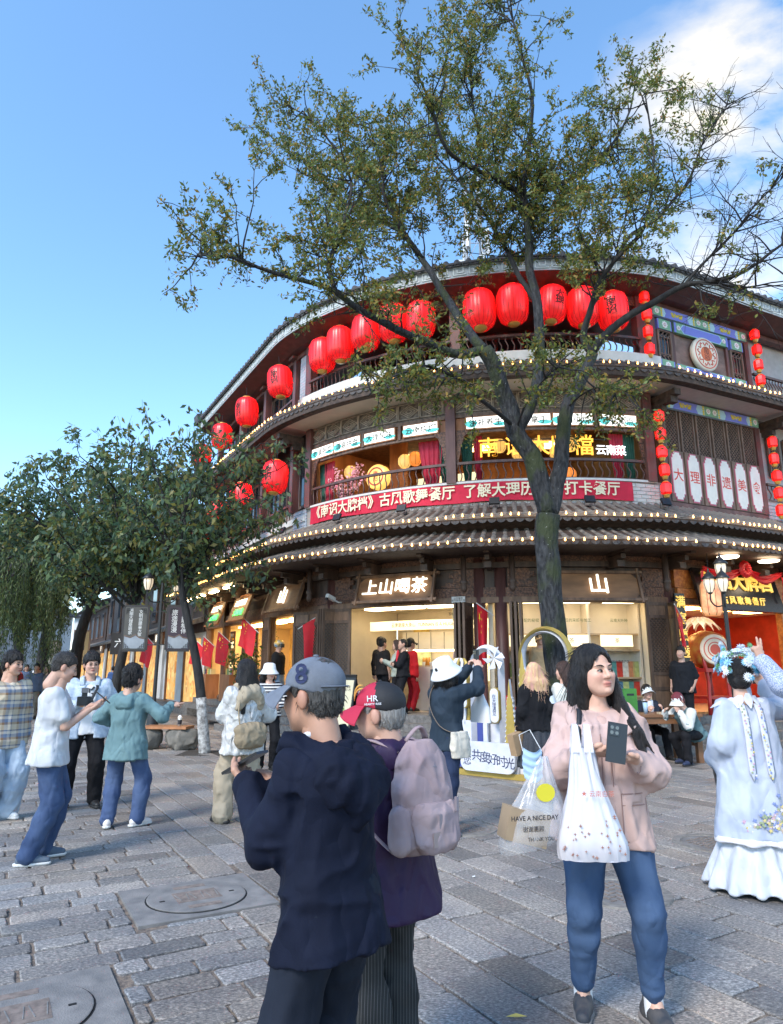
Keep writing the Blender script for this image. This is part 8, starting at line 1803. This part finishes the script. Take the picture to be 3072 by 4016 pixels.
lamp_post((6.07,12.5,0),.2,'black three-headed street lamp in front of the red restaurant hall')
lp=lamp_post((-5.0,14.9,0),.4,'black street lamp carrying two banner panels at the left',2,3.75)
pfr=M('panel_frame',(.02,.016,.015),.5);pfa=M('panel_grey',(.07,.067,.058),.6,var=.1);pfb=M('panel_plum',(.035,.02,.03),.6,var=.1);pfl=M('panel_pale',(.26,.29,.32),.6,var=.1);wave_m=M('panel_wave',(.16,.1,.07),.6)
for i,(x,face,t1,t2,lb)in enumerate(((-.52,pfa,'文\n明\n创\n建\n靠\n大\n家','美\n丽\n大\n理\n是\n咱\n家','grey framed street banner panel hanging left of the lamp post'),(.42,pfb,'互\n助\n相\n伴','旅\n途\n漫\n漫','plum framed street banner panel hanging right of the lamp post'))):
    e=empty('banner_panel',Vector((-5.0,14.9,0))+Vector((x,0,2.42)),rad(8),lb,'banner','street banner panels')
    MB().box((0,0,0),(.46,.05,.9)).build('panel',face,e);mb=MB()
    for a,b_ in(((-.24,-.46),(.24,-.46)),((-.24,.46),(.24,.46)),((-.24,-.46),(-.24,.46)),((.24,-.46),(.24,.46))):MB().bar((a[0],0,a[1]),(b_[0],0,b_[1]),.045,.07).build('frame_bar',pfr,e)
    MB().plate([(-.21,-.43),(.21,-.43),(.21,-.22),(.1,-.2),(.02,-.14),(-.08,-.2),(-.21,-.16)],-.03,-.026).build('pale_field',pfl,e);MB().tube([(-.21,-.03,-.16),(-.08,-.03,-.2),(.02,-.03,-.14),(.1,-.03,-.2),(.21,-.03,-.22)],.012,5).build('wave_line',wave_m,e)
    for sx in(-1,1):
        for sz in(-1,1):
            q=MB()
            for k in range(3):q.bar((sx*.2,-.03,sz*(.42-.04*k)),(sx*(.08+.04*k),-.03,sz*(.42-.04*k)),.01,.01);q.bar((sx*(.2-.04*k),-.03,sz*.42),(sx*(.2-.04*k),-.03,sz*(.3+.04*k)),.01,.01)
            q.build('corner_fret',pfr,e)['kind']='stuff'
    tc_=M('panel_text',(.6,.6,.58),.7)
    text_mb(t1,.085 if i==0 else .12,.1,-.03,.1,bold=.01,line=.95).build('lettering',tc_,e);text_mb(t2,.085 if i==0 else .13,-.1,-.03,.14,bold=.01,line=.95).build('lettering',tc_,e)
    for z in(.35,-.35):MB().bar(((.24 if x<0 else-.24),0,z),((.52 if x<0 else-.42),0,z),.02,.02).build('bracket',pfr,e)
# stone bench
rock=M('rock',(.11,.105,.09),.9,col2=(.2,.18,.15),vscale=5,bump=.6,bscale=18);bn=empty('stone_bench',(-4.5,14.35,0),rad(-8),'bench of two rough stones with a wooden seat beside the lamp post','bench')
for x,r in((-.38,.26),(.34,.34)):
    V=sdf_mesh([ellp((x,0,.2),(r,r*.8,.26))],.025,disp=lambda P:.05*vnoise(P*6,3)+.02*vnoise(P*17,4),cut=lambda P:P[:,2]-.4);link('stone',np_mesh('stone',*V,rock),bn)
MB().box((0,0,.425),(.95,.42,.05)).build('seat_plank',wood_orange,bn)
bt=empty('drink_bottle',(-4.25,14.3,.45),0,'half empty drink cup left standing on the stone bench','cup');MB().lathe([(0,0),(.035,0),(.045,.16),(0,.16)],14).build('cup',M('cup_clear',(.5,.5,.45),.2),bt,True);MB().lathe([(.037,.03),(.043,.12)],14).build('label',ink,bt);MB().lathe([(.046,.16),(.03,.2),(0,.21)],14).build('lid',plaster_w,bt,True)
# photo frame with arch props
O=Vector((1.18,11.25,0));pr_rz=math.atan2(-.62,.78)
gold_p=M('prop_gold',(.42,.3,.07),.45,.3,var=.1);white_p=M('prop_white',(.66,.67,.7),.6,col2=(.52,.54,.6),vscale=5);blue_p=M('prop_blue',(.04,.06,.25),.6)
pe=empty('photo_prop',O,pr_rz,'white and gold souvenir photo arch with painted greeting board','photo prop')
MB().box((.85,.0,.04),(2.1,.55,.08)).build('base',gold_p,pe)
def rrect(x0,x1,z0,z1,r,n=6):return[(x1-r+r*math.cos(a),z1-r+r*math.sin(a))for a in np.linspace(0,math.pi/2,n)]+[(x0+r+r*math.cos(a),z1-r+r*math.sin(a))for a in np.linspace(math.pi/2,math.pi,n)]+[(x0+r+r*math.cos(a),z0+r+r*math.sin(a))for a in np.linspace(math.pi,1.5*math.pi,n)]+[(x1-r+r*math.cos(a),z0+r+r*math.sin(a))for a in np.linspace(1.5*math.pi,2*math.pi,n)]
MB().plate(rrect(.1,1.02,.08,.5,.12)[::-1],-.34,-.28).build('greeting_board',white_p,pe);text_mb('邀\n您',.15,.22,-.345,.29,bold=.0,line=.95).build('lettering',M('brush_ink',(.02,.03,.1),.6),pe)
for i,ch in enumerate('共度好时光'):text_mb(ch,.17,.38+i*.14,-.345,.3-.02*i,bold=.0).build('lettering',MATS['brush_ink'],pe)
def arch(x0,x1,zt,w,dep,mat,name,y=0.,zb=.08):
    r=(x1-x0)/2;P=[(x0,y,zb),(x0,y,zt-r)]+[(x0+r-r*math.cos(a),y,zt-r+r*math.sin(a))for a in np.linspace(.15,math.pi-.15,14)]+[(x1,y,zt-r),(x1,y,zb)]
    for a,b_ in zip(P[:-1],P[1:]):pass
    mb=MB();mb.tube([Vector(p)for p in P],[(w,dep)]*len(P),4,up=(0,1,0));return mb.build(name,mat,pe)
arch(.16,.66,1.88,.055,.11,white_p,'white_arch');arch(1.02,1.82,2.15,.034,.1,gold_p,'gold_arch');arch(1.06,1.78,2.1,.02,.08,white_p,'gold_arch_lining',-.02)
pw_=MB()
for k in range(6):
    a=2*math.pi*k/6;pw_.add([(.62,-.14,1.72),(.62+.2*math.cos(a),-.16,1.72+.2*math.sin(a)),(.62+.15*math.cos(a+.6),-.12,1.72+.15*math.sin(a+.6))],[(0,1,2)]);pw_.add([(.62,-.135,1.72),(.62+.2*math.cos(a),-.155,1.72+.2*math.sin(a)),(.62+.15*math.cos(a+.6),-.115,1.72+.15*math.sin(a+.6))],[(2,1,0)])
pw_.build('pinwheel',white_p,pe)
for x,z in((.04,1.22),(.6,1.02)):
    q=MB().plate(rrect(x-.08,x+.08,z-.26,z+.26,.08)[::-1],-.14,.0).build('plaque',gold_p,pe);MB().plate(rrect(x-.07,x+.07,z-.25,z+.25,.07)[::-1],-.146,-.141).build('plaque_face',white_p,q);text_mb('在\n大\n理\n遇\n见',.07,x,-.15,z,bold=.0,line=.9).build('plaque_lettering',MATS['brush_ink'],q)
def pagoda(x,zt,w,y):
    P=[];n=9
    for i in range(n):
        t=i/n;ww=w*(1-.55*t);z0=.5+(zt-.75)*t;z1=.5+(zt-.75)*(i+.7)/n;P+=[(ww,z0),(ww*.78,z0+.03),(ww*.78,z1)]
    P+=[(w*.25,zt-.25),(w*.12,zt-.1),(0,zt)];poly=[(x+a,b_)for a,b_ in P]+[(x-a,b_)for a,b_ in P[::-1][1:]]
    o=MB().plate([(x+(a-x)*1.12,b_+.012)for a,b_ in poly][::-1],y,y+.05).build('pagoda_cutout',white_p,pe);MB().plate(poly[::-1],y-.012,y-.002).build('pagoda_gold_face',gold_p,o);MB().box((x,y+.02,.3),(w*2,.05,.45)).build('pagoda_foot',white_p,o)
pagoda(1.12,1.82,.12,-.18);pagoda(.92,1.4,.1,-.24)
MB().box((.62,.06,.52),(.5,.05,.42)).build('low_board',white_p,pe);MB().box((.3,-.06,.6),(.1,.05,.45)).build('post_board',blue_p,pe);MB().box((.38,-.05,.6),(.09,.05,.5)).build('post_board',white_p,pe)
for k in range(5):
    x=-.3+.07*k;MB().tube(smooth_path([Vector((-.16,.1,1.7)),Vector((x,.06,1.66)),Vector((x-.04,.04,1.3)),Vector((x+.05,.04,1.0)),Vector((x+.03,.04,.72))],3),[(.018,.04)]*13,6).build('streamer',white_p if k%2 else gold_p,pe,True)
MB().box((-.12,.05,.52),(.42,.06,.5)).build('low_board',white_p,pe);MB().box((.0,-.2,.2),(.14,.14,.18)).build('blue_box',blue_p,pe)
# hydrant
hy=empty('fire_hydrant',(2.12,13.0,0),.4,'red fire hydrant behind the white photo arch','hydrant');hr_=M('hydrant_red',(.36,.012,.015),.4,var=.15);MB().lathe([(0,0),(.13,0),(.13,.05),(.08,.07),(.08,.62),(.1,.66),(.12,.7),(.12,.74),(.1,.78),(.1,.86),(.12,.9),(.09,.98),(.04,1.02),(.03,1.08),(0,1.09)],16).build('barrel',hr_,hy,True)
for sx in(-1,1):MB().cyl((sx*.08,0,.82),(sx*.2,0,.82),.055,.06,12).build('outlet',hr_,hy);MB().cyl((sx*.2,0,.82),(sx*.24,0,.82),.018,n=8).build('outlet_nut',M('steel',(.4,.4,.4),.3,.8),hy)
# table with drinks
tb=empty('wooden_table',(4.55,12.5,0),rad(10),'plain brown wooden table where people sit with drinks','table');tw=M('table_wood',(.22,.10,.045),.45,var=.3,vscale=5,stretch=(.3,1,1),bump=.15)
for j in range(5):MB().box((0,-.32+.16*j,.78),(1.5,.155,.045)).build('plank',tw,tb)
MB().box((0,-.36,.7),(1.36,.03,.1)).build('apron',tw,tb);MB().box((0,.36,.7),(1.36,.03,.1)).build('apron',tw,tb)
for x in(-.66,.66):
    for y in(-.34,.34):MB().box((x,y,.38),(.09,.09,.76)).build('leg',tw,tb)
    MB().box((x,0,.3),(.05,.62,.06)).build('stretcher',tw,tb)
gb=empty('paper_bag',(4.16,12.45,.803),rad(25),'upright green paper bag with black handle slot on the table','bag');MB().box((0,0,.21),(.3,.14,.42)).build('bag',M('bag_leaf',(.06,.24,.04),.6,var=.1),gb);MB().box((0,-.072,.32),(.16,.004,.035)).build('handle_slot',ink,gb)
def cup(loc,c,lb):
    o=empty('drink_cup',loc,0,lb,'cup');MB().lathe([(0,0),(.033,0),(.044,.19),(0,.19)],14).build('cup',M('cup_%.2f'%c[0],c,.5),o,True);MB().lathe([(.046,.19),(.046,.2),(.03,.215),(0,.215)],14).build('lid',black_metal,o,True)
cup((5.0,12.38,.803),(.72,.3,.36),'tall pink paper cup with black lid on the table');cup((4.44,12.4,.803),(.35,.5,.66),'pale blue paper cup beside the green paper bag');pk_=MB().box((0,0,.015),(.22,.12,.03)).build('snack_packet',M('packet_tan',(.5,.4,.28),.6),None,loc=(4.72,12.3,.803));tag(pk_,'flat tan snack packet lying on the wooden table','packet')
bi=MB().lathe([(.13,0),(.2,.62),(.215,.63),(.215,.66),(.19,.66)],20).build('waste_bin',M('bin_black',(.015,.016,.018),.4),None,True);bi.location=(3.28,6.9,0);tag(bi,'black tapered waste bin beside the pale blue robe','bin')
# folding boards at the tea doorway
def aboard(s,d,z,w,h,face,frame,lb,lines,rz=0.):
    e=empty('notice_board',label=lb,cat='board',group='standing notice boards');e.matrix_world=fm(s,d,z)@Matrix.Rotation(rz,4,'Z');R=Matrix.Rotation(rad(-10),4,'X')
    b=MB().box((0,0,h/2),(w,.03,h)).xf(R).build('frame',frame,e);MB().box((0,-.02,h/2-.02),(w-.08,.012,h-.2)).xf(R).build('face',face,e);MB().box((0,0,h/2),(w,.025,h)).xf(Matrix.Translation((0,h*.36,0))@Matrix.Rotation(rad(12),4,'X')).build('rear_leg',frame,e)
    for i,(t_,sz,zz,m)in enumerate(lines):text_mb(t_,sz,0,-.028,zz).xf(R).build('lettering',m,e)
    return e
ab=aboard(-4.75,.95,.31,.62,1.15,M('board_cream',(.6,.55,.38),.6),black_metal,'black framed cream notice board on the steps of the main doorway',(('霜打 西班酸辣\n红肉菠萝蜜入杯',.06,.85,ink),),rad(-8))
for x,c,hgt in((-.1,(.4,.2,.08),.16),(.05,(.3,.4,.12),.2),(.18,(.6,.6,.58),.1)):MB().box((x,-.03,.25+hgt/2),(.1,.006,hgt)).xf(Matrix.Rotation(rad(-10),4,'X')).build('printed_cup',M('print_%.2f'%c[0],c,.6),ab)
aboard(-2.72,.5,.62,.62,.95,M('board_slate',(.05,.06,.07),.6),M('board_frame_slate',(.03,.035,.04),.6),'slate grey notice board at the right of the main doorway',(('2025野生菌季上市',.05,.62,pb['white']),('牛肝菌奶盖',.075,.5,pb['white'])))
# carrier bags of the woman in pink
film=M('bag_film',(.72,.72,.78),.35,alpha=.82,spec=.6);clear=M('bag_clear',(.75,.76,.78),.15,alpha=.32,spec=.8)
wb=empty('carrier_bag',(.85,3.22,.75),rad(-4),'white translucent carrier bag with small stars hanging from the pink sleeve','bag')
def bagfn(u,v):
    a=u*2*math.pi;w_=np.interp(v,[0,.12,.35,.6,.72,1],[.165,.17,.13,.085,.07,.045]);d_=np.interp(v,[0,.12,.35,.6,1],[.055,.08,.07,.05,.03]);n=.008*math.sin(9*a+4*v)*(.3+v)+.006*math.sin(17*a-7*v);return Vector(((w_+n)*math.copysign(abs(math.cos(a))**.8,math.cos(a))+.05*(1-v)*.6,(d_+n)*math.sin(a),.5*v))
MB().grid(bagfn,48,14,wrap=True).build('bag',film,wb,True);MB().add([bagfn(i/24,0)for i in range(24)],[tuple(range(23,-1,-1))]).build('bag_bottom',film,wb)
for x in(-.028,.03):MB().grid(lambda u,v:Vector((x+(u-.5)*.04*(1.2-.5*math.sin(math.pi*v)),-.035*math.cos(math.pi*v),.48+.13*math.sin(math.pi*v))),3,10).build('handle',film,wb,True)
rs_=random.Random(4);stq=MB()
for k in range(34):
    x=rs_.uniform(-.12,.2);z=rs_.uniform(.02,.24)*(.5+abs(x-.03)*3.2);u=math.acos(max(-1,min(1,(x-.03)/.17)))/(2*math.pi);p=bagfn(1-u,min(.6,z/.5));r=rs_.uniform(.006,.011)
    stq.plate([(p.x+(r if j%2==0 else r*.3)*math.sin(j*math.pi/4),p.z+(r if j%2==0 else r*.3)*math.cos(j*math.pi/4))for j in range(8)],p.y-.006,p.y-.004)
stq.build('star_print',M('star_bronze',(.32,.15,.11),.6),wb)['kind']='stuff'
text_mb('★ 云南白茶',.03,.05,-.082,.3).build('lettering',M('print_rose',(.5,.14,.1),.6),wb);MB().box((.07,.0,.05),(.11,.06,.09)).build('contents',M('box_rose',(.6,.3,.3),.6,col2=(.7,.66,.64),vscale=20),wb);MB().box((-.06,.0,.06),(.09,.05,.1)).build('contents',M('box_pale',(.62,.56,.54),.6),wb)
wb.scale=(.9,.9,.92);cb=empty('clear_bag',(.61,3.25,.79),rad(12),'clear plastic carrier bag with printed lettering and a cardboard box inside','bag')
def cfn(u,v):
    a=u*2*math.pi;w_=np.interp(v,[0,.1,.4,.7,1],[.15,.175,.15,.08,.02]);d_=np.interp(v,[0,.1,.4,.7,1],[.06,.09,.08,.05,.015]);n=.007*math.sin(11*a+9*v);return Vector(((w_+n)*math.cos(a)+.09*v,(d_+n)*math.sin(a),.42*v+.03*math.cos(a)*(1-v)))
cb.scale=(.88,.9,.9);MB().grid(cfn,40,14,wrap=True).build('bag',clear,cb,True);MB().box((-.03,.0,.1),(.22,.11,.15),rot=Matrix.Rotation(rad(14),3,'Y')).build('cardboard_box',M('card',(.34,.25,.16),.8,var=.1),cb)
text_mb('HAVE A NICE DAY',.03,-.01,-.093,.15,bold=.02).build('lettering',ink,cb);text_mb('谢谢惠顾',.028,-.02,-.095,.1,bold=.01).build('lettering',ink,cb);text_mb('THANK YOU',.024,.02,-.09,.055,bold=.01).build('lettering',ink,cb);MB().plate(ell(.06,.26,.05,.042),-.078,-.074).build('yellow_print',M('print_yellow',(.62,.55,.03),.5),cb)
mk=empty('face_mask',(.64,3.27,1.14),rad(10),'pale blue face mask dangling over the clear bag','mask');MB().grid(lambda u,v:((u-.5)*.1*(1-.3*abs(v-.5)),-.02*math.sin(math.pi*u)-.006*math.sin(v*25),(v-.5)*.13-.02*math.sin(math.pi*u)),10,14).build('mask',M('mask_blue',(.35,.5,.66),.7),mk,True);MB().tube([(-.045,0,.05),(-.06,0,.12),(.0,.02,.14),(.045,0,.05)],.002,5).build('ear_loop',plaster_w,mk)
lf=MB().add([(0,0,.003),(.05,.012,.012),(.1,0,.004),(.05,-.014,.006)],[(0,1,2,3)]).build('fallen_leaf',M('leaf_yellow',(.6,.42,.1),.7),None,loc=(.52,3.55,.006));tag(lf,'single yellow leaf lying on the paving near the woman in pink','leaf')
lt_=MB().add([(0,0,0),(.02,.004,.003),(.018,.022,.006),(-.004,.018,.002)],[(0,1,2,3)]).build('paper_scrap',plaster_w,None,loc=(.62,5.7,.008));tag(lt_,'tiny white paper scrap on the paving in front of the bucket hat woman','litter')
# ---- shop goods in the lit left shops
goods=[(.6,.1,.05),(.7,.45,.1),(.15,.35,.12),(.7,.6,.3),(.1,.2,.3)]
for i,s in enumerate((-10.2,-11.8,-12.8,-14.4)):
    o=fobj(fbox(MB(),s-.5,s+.5,.0 if i%2 else-.4,.45 if i%2 else .1,.62,1.4),'shop_stand',wood_orange,'%s wooden goods stand from the corner in the lit left shops'%NTH[i],'stand','goods stands',W(s,0,.62))
    for j in range(6):
        c=goods[(i+j)%5];q=MB().box((0,0,.09),(.13,.16,.18)).build('goods_box',M('goods_%d'%((i+j)%5),c,.5));q.matrix_world=fm(s-.4+.16*j,.2 if i%2 else-.15,1.4);tag(q,'%s small goods box from the left on the %s stand of the lit left shops'%(NTH[j],NTH[i]),'box','goods boxes on the stands')
random.seed(13)
for i,s in enumerate((-11.9,-14.2)):
    e=empty('goods_rack',label='%s tall rack hung with many small goods in the lit left shops'%('nearer','farther')[i],cat='rack');e.matrix_world=fm(s,-.35,.62);MB().box((0,.05,1.1),(1.1,.04,2.2)).build('board',wood_mid,e);q=MB()
    for a in range(8):
        for b_ in range(16):q.box((-.46+.13*a,0,.12+.13*b_),(.09,.05,.09),mi=random.randrange(4))
    q.build('hung_goods',[cream_glow,gilt,M('goods_white',(.7,.66,.55),.5),wood_orange],e)['kind']='stuff'
# climbing plant with fruit by the left doorway
random.seed(17);vp=empty('leafy_plant',label='leafy green climbing plant in the window left of the narrow doorway',cat='plant');vp.location=W(-10.0,.15,.62);tp=[];vb=MB()
for k in range(10):grow(vb,Vector((random.uniform(-.5,.5),random.uniform(-.2,.2),0)),Vector((random.uniform(-.3,.3),0,1)),random.uniform(1.2,2.0),.012,1,tp,.3,.1,(4,6),.4,6,4)
vb.build('stems',bark,vp)['kind']='stuff';link('leaves',leaves_mesh('leaves',tp,9,.13,[(.05,.12,.03),(.08,.16,.03),(.04,.09,.03)],.8,.05,.5,seed=9),vp)['kind']='stuff'
# hanging dark plates further left
for i,(x,y,z,t_,lb)in enumerate(((-9.2,23.5,2.4,'六','small black hanging sign with one white character left of the lit shops'),(-13.6,30.5,2.5,'酒','tall brown framed sign hanging from a tree far down the street'),(-16.3,33.5,2.3,'茶','pale framed sign among the trunks far down the street'))):
    e=empty('hanging_sign',(x,y,z),rad(10),lb,'sign','hanging signs down the street');w_,h_=((.55,.7),(.7,1.5),(.7,1.2))[i];MB().box((0,0,0),(w_,.08,h_)).build('board',pfr if i==0 else wood_mid,e);MB().box((0,-.045,0),(w_-.12,.02,h_-.14)).build('face',pfr if i==0 else M('sign_amber%d'%i,((.3,.2,.08),(.45,.4,.33))[i-1],.5),e);text_mb(t_,.32,0,-.06,0,bold=.01).build('lettering',pb['white']if i==0 else ink,e);MB().cyl((0,0,h_/2),(0,0,h_/2+.5),.012,n=6).build('hanger',black_metal,e)
flag(-17.5,1.5,2.5,.9,.9,'red flag with yellow stars far left of the lit shops',.6,0,seed=8)
tr_p=MB().cyl((0,0,0),(0,0,3.6),.07,.06,10).build('utility_pole',M('pole_brown',(.06,.05,.045),.7),None,loc=(-8.3,21.5,0));tag(tr_p,'plain brown utility pole beside the dark leafy tree','pole')
# ---- neighbouring houses further along the street
def lit_shop():
    """glowing shop window with goods of many colours"""
    m=bpy.data.materials.new('lit_window');m.use_nodes=True;N=m.node_tree.nodes;L=m.node_tree.links;b=N['Principled BSDF'];tc=N.new('ShaderNodeTexCoord');v=N.new('ShaderNodeTexVoronoi');v.inputs['Scale'].default_value=5;L.new(tc.outputs['Object'],v.inputs['Vector'])
    r=N.new('ShaderNodeValToRGB');e=r.color_ramp.elements;e[0].color=(.35,.05,.02,1);e[1].color=(1,.66,.24,1);k=e.new(.35);k.color=(.85,.42,.1,1);k=e.new(.6);k.color=(.6,.36,.12,1);L.new(v.outputs['Color'],r.inputs['Fac']);L.new(r.outputs['Color'],b.inputs['Base Color']);L.new(r.outputs['Color'],b.inputs['Emission Color']);b.inputs['Emission Strength'].default_value=.32;return m
def house(s0,s1,h,lb,wallm,lit,seed,d0=-5.,sign='小店'):
    random.seed(seed);c=W((s0+s1)/2,0,0);e=empty('shop_house',c,0,lb,'house','houses along the far street');iv=Matrix.Translation(-c)
    p=lambda mb,n,m,par=None:mb.xf(iv).build(n,m,par or e)
    p(fbox(MB(),s0,s1,d0,-.02,0,h),'wall',wallm);p(fbox(MB(),s0,s1,-.02,.08,2.9,h-.2),'upper_wall',wood_dark);p(fbox(MB(),s0,s1,-.02,.5,-.02,.3),'step',stone_step)
    rf=p(sweep(MB(),[(-3.5,h+1.5),(.9,h-.1),(.95,h),(-3.5,h+1.7)],s0-.2,s1+.2),'roof',tile_dark);p(sweep(MB(),[(.1,3.25),(1.1,2.95),(1.15,3.05),(.1,3.45)],s0,s1),'canopy',tile_grey)
    n=int((s1-s0)/2.6)
    for i in range(n):
        s=s0+(i+.5)*(s1-s0)/n;w_=random.uniform(.6,1.05)
        p(fbox(MB(),s-w_,s+w_,-.02,.03,.35,2.7),'shop_window',lit);p(fbox(MB(),s-w_-.12,s-w_-.02,-.02,.1,.3,2.95),'post',wood_mid);f_=p(fbox(MB(),s-.5,s+.5,.1,.14,3.7,h-.6),'window',wood_grey);p(fbox(MB(),s-.42,s+.42,.14,.15,3.8,h-.7),'pane',glass_dark,f_)
    q=empty('shop_sign',label='lit sign over the house: '+lb,cat='sign',group='signs of the far houses');q.matrix_world=fm((s0+s1)/2,.95,2.75);MB().box((0,0,0),(1.6,.08,.5)).build('board',wood_board,q);text_mb(sign,.32,0,-.05,0,bold=.01).build('lettering',sign_white,q)
litw=lit_shop();white_h=M('house_white',(.55,.55,.54),.8,var=.1,vscale=1.5)
house(-22.5,-15.9,6.6,'timber shop house joined to the left end of the restaurant',white_h,litw,1,sign='鲜花饼');house(-30,-23,6.0,'white-walled shop house beyond the timber one',white_h,litw,2,sign='银器');house(-40,-30.6,6.6,'third shop house down the street with lit windows',white_h,litw,3,sign='茶');house(-54,-40.8,6.0,'last shop house far down the street',white_h,litw,4,sign='酒')
def far_block(x,y,w,d,h,rz,lb,seed):
    e=empty('town_house',(x,y,0),rz,lb,'house','white houses at the far end');MB().box((0,0,h/2),(w,d,h)).build('wall',white_h,e);MB().add([(-w/2-.5,-d/2-.6,h),(w/2+.5,-d/2-.6,h),(w/2+.5,0,h+2),(-w/2-.5,0,h+2),(-w/2-.5,d/2+.6,h),(w/2+.5,d/2+.6,h)],[(0,1,2,3),(3,2,5,4),(0,3,4),(1,5,2),(0,4,5,1)]).build('roof',tile_dark,e)
    for i in range(int(w/2.4)):
        for z in(1.4,4.2):
            if z<h-1:f_=MB().box((-w/2+1.3+2.4*i,-d/2,z),(1.2,.1,1.5)).build('window',wood_dark,e);MB().box((-w/2+1.3+2.4*i,-d/2-.06,z),(1.0,.04,1.3)).build('pane',litw if(i+seed)%3==0 else glass_dark,f_)
far_block(-38,62,16,8,6.2,rad(-20),'long white house closing the far left end of the street',1);far_block(-52,56,14,8,6.5,rad(20),'white house at the left edge behind the willow',2);far_block(-26,74,14,8,7,rad(-30),'white house behind the tree trunks far down the street',3);far_block(-33,48,9,6,5,rad(50),'low white house on the left side of the street',4)
# tree pit, tower behind the roof
MB().box((-3.55,13.7,-.006),(.9,.9,.02)).build('tree_pit',M('soil',(.05,.04,.03),.95,bump=.6))['kind']='structure'
tw_=empty('radio_mast',(4.6,34,0),0,'steel lattice radio mast rising behind the roof','mast');stl=M('mast_steel',(.35,.37,.39),.5,.4)
for sx in(-1,1):
    for sy in(-1,1):MB().bar((sx*.9,sy*.9,0),(sx*.35,sy*.35,29),.09,.09).build('leg',stl,tw_)
q=MB()
for k in range(16):
    z0,z1=k*1.8,k*1.8+1.8;r0,r1=.9-.55*z0/29,.9-.55*z1/29
    for a in range(4):
        c=[(-1,-1),(1,-1),(1,1),(-1,1)];u,v=c[a],c[(a+1)%4];q.bar((u[0]*r0,u[1]*r0,z0),(v[0]*r1,v[1]*r1,z1),.04,.04);q.bar((u[0]*r1,u[1]*r1,z1),(v[0]*r1,v[1]*r1,z1),.04,.04)
q.build('bracing',stl,tw_)['kind']='stuff'
for k in range(6):a=k*1.05;MB().box((.75*math.cos(a),.75*math.sin(a),25-(k%2)*2),(.3,.18,1.6),rz=a).build('antenna',M('antenna_white',(.6,.62,.63),.5),tw_)
bpy.data.scenes.remove(TMP)
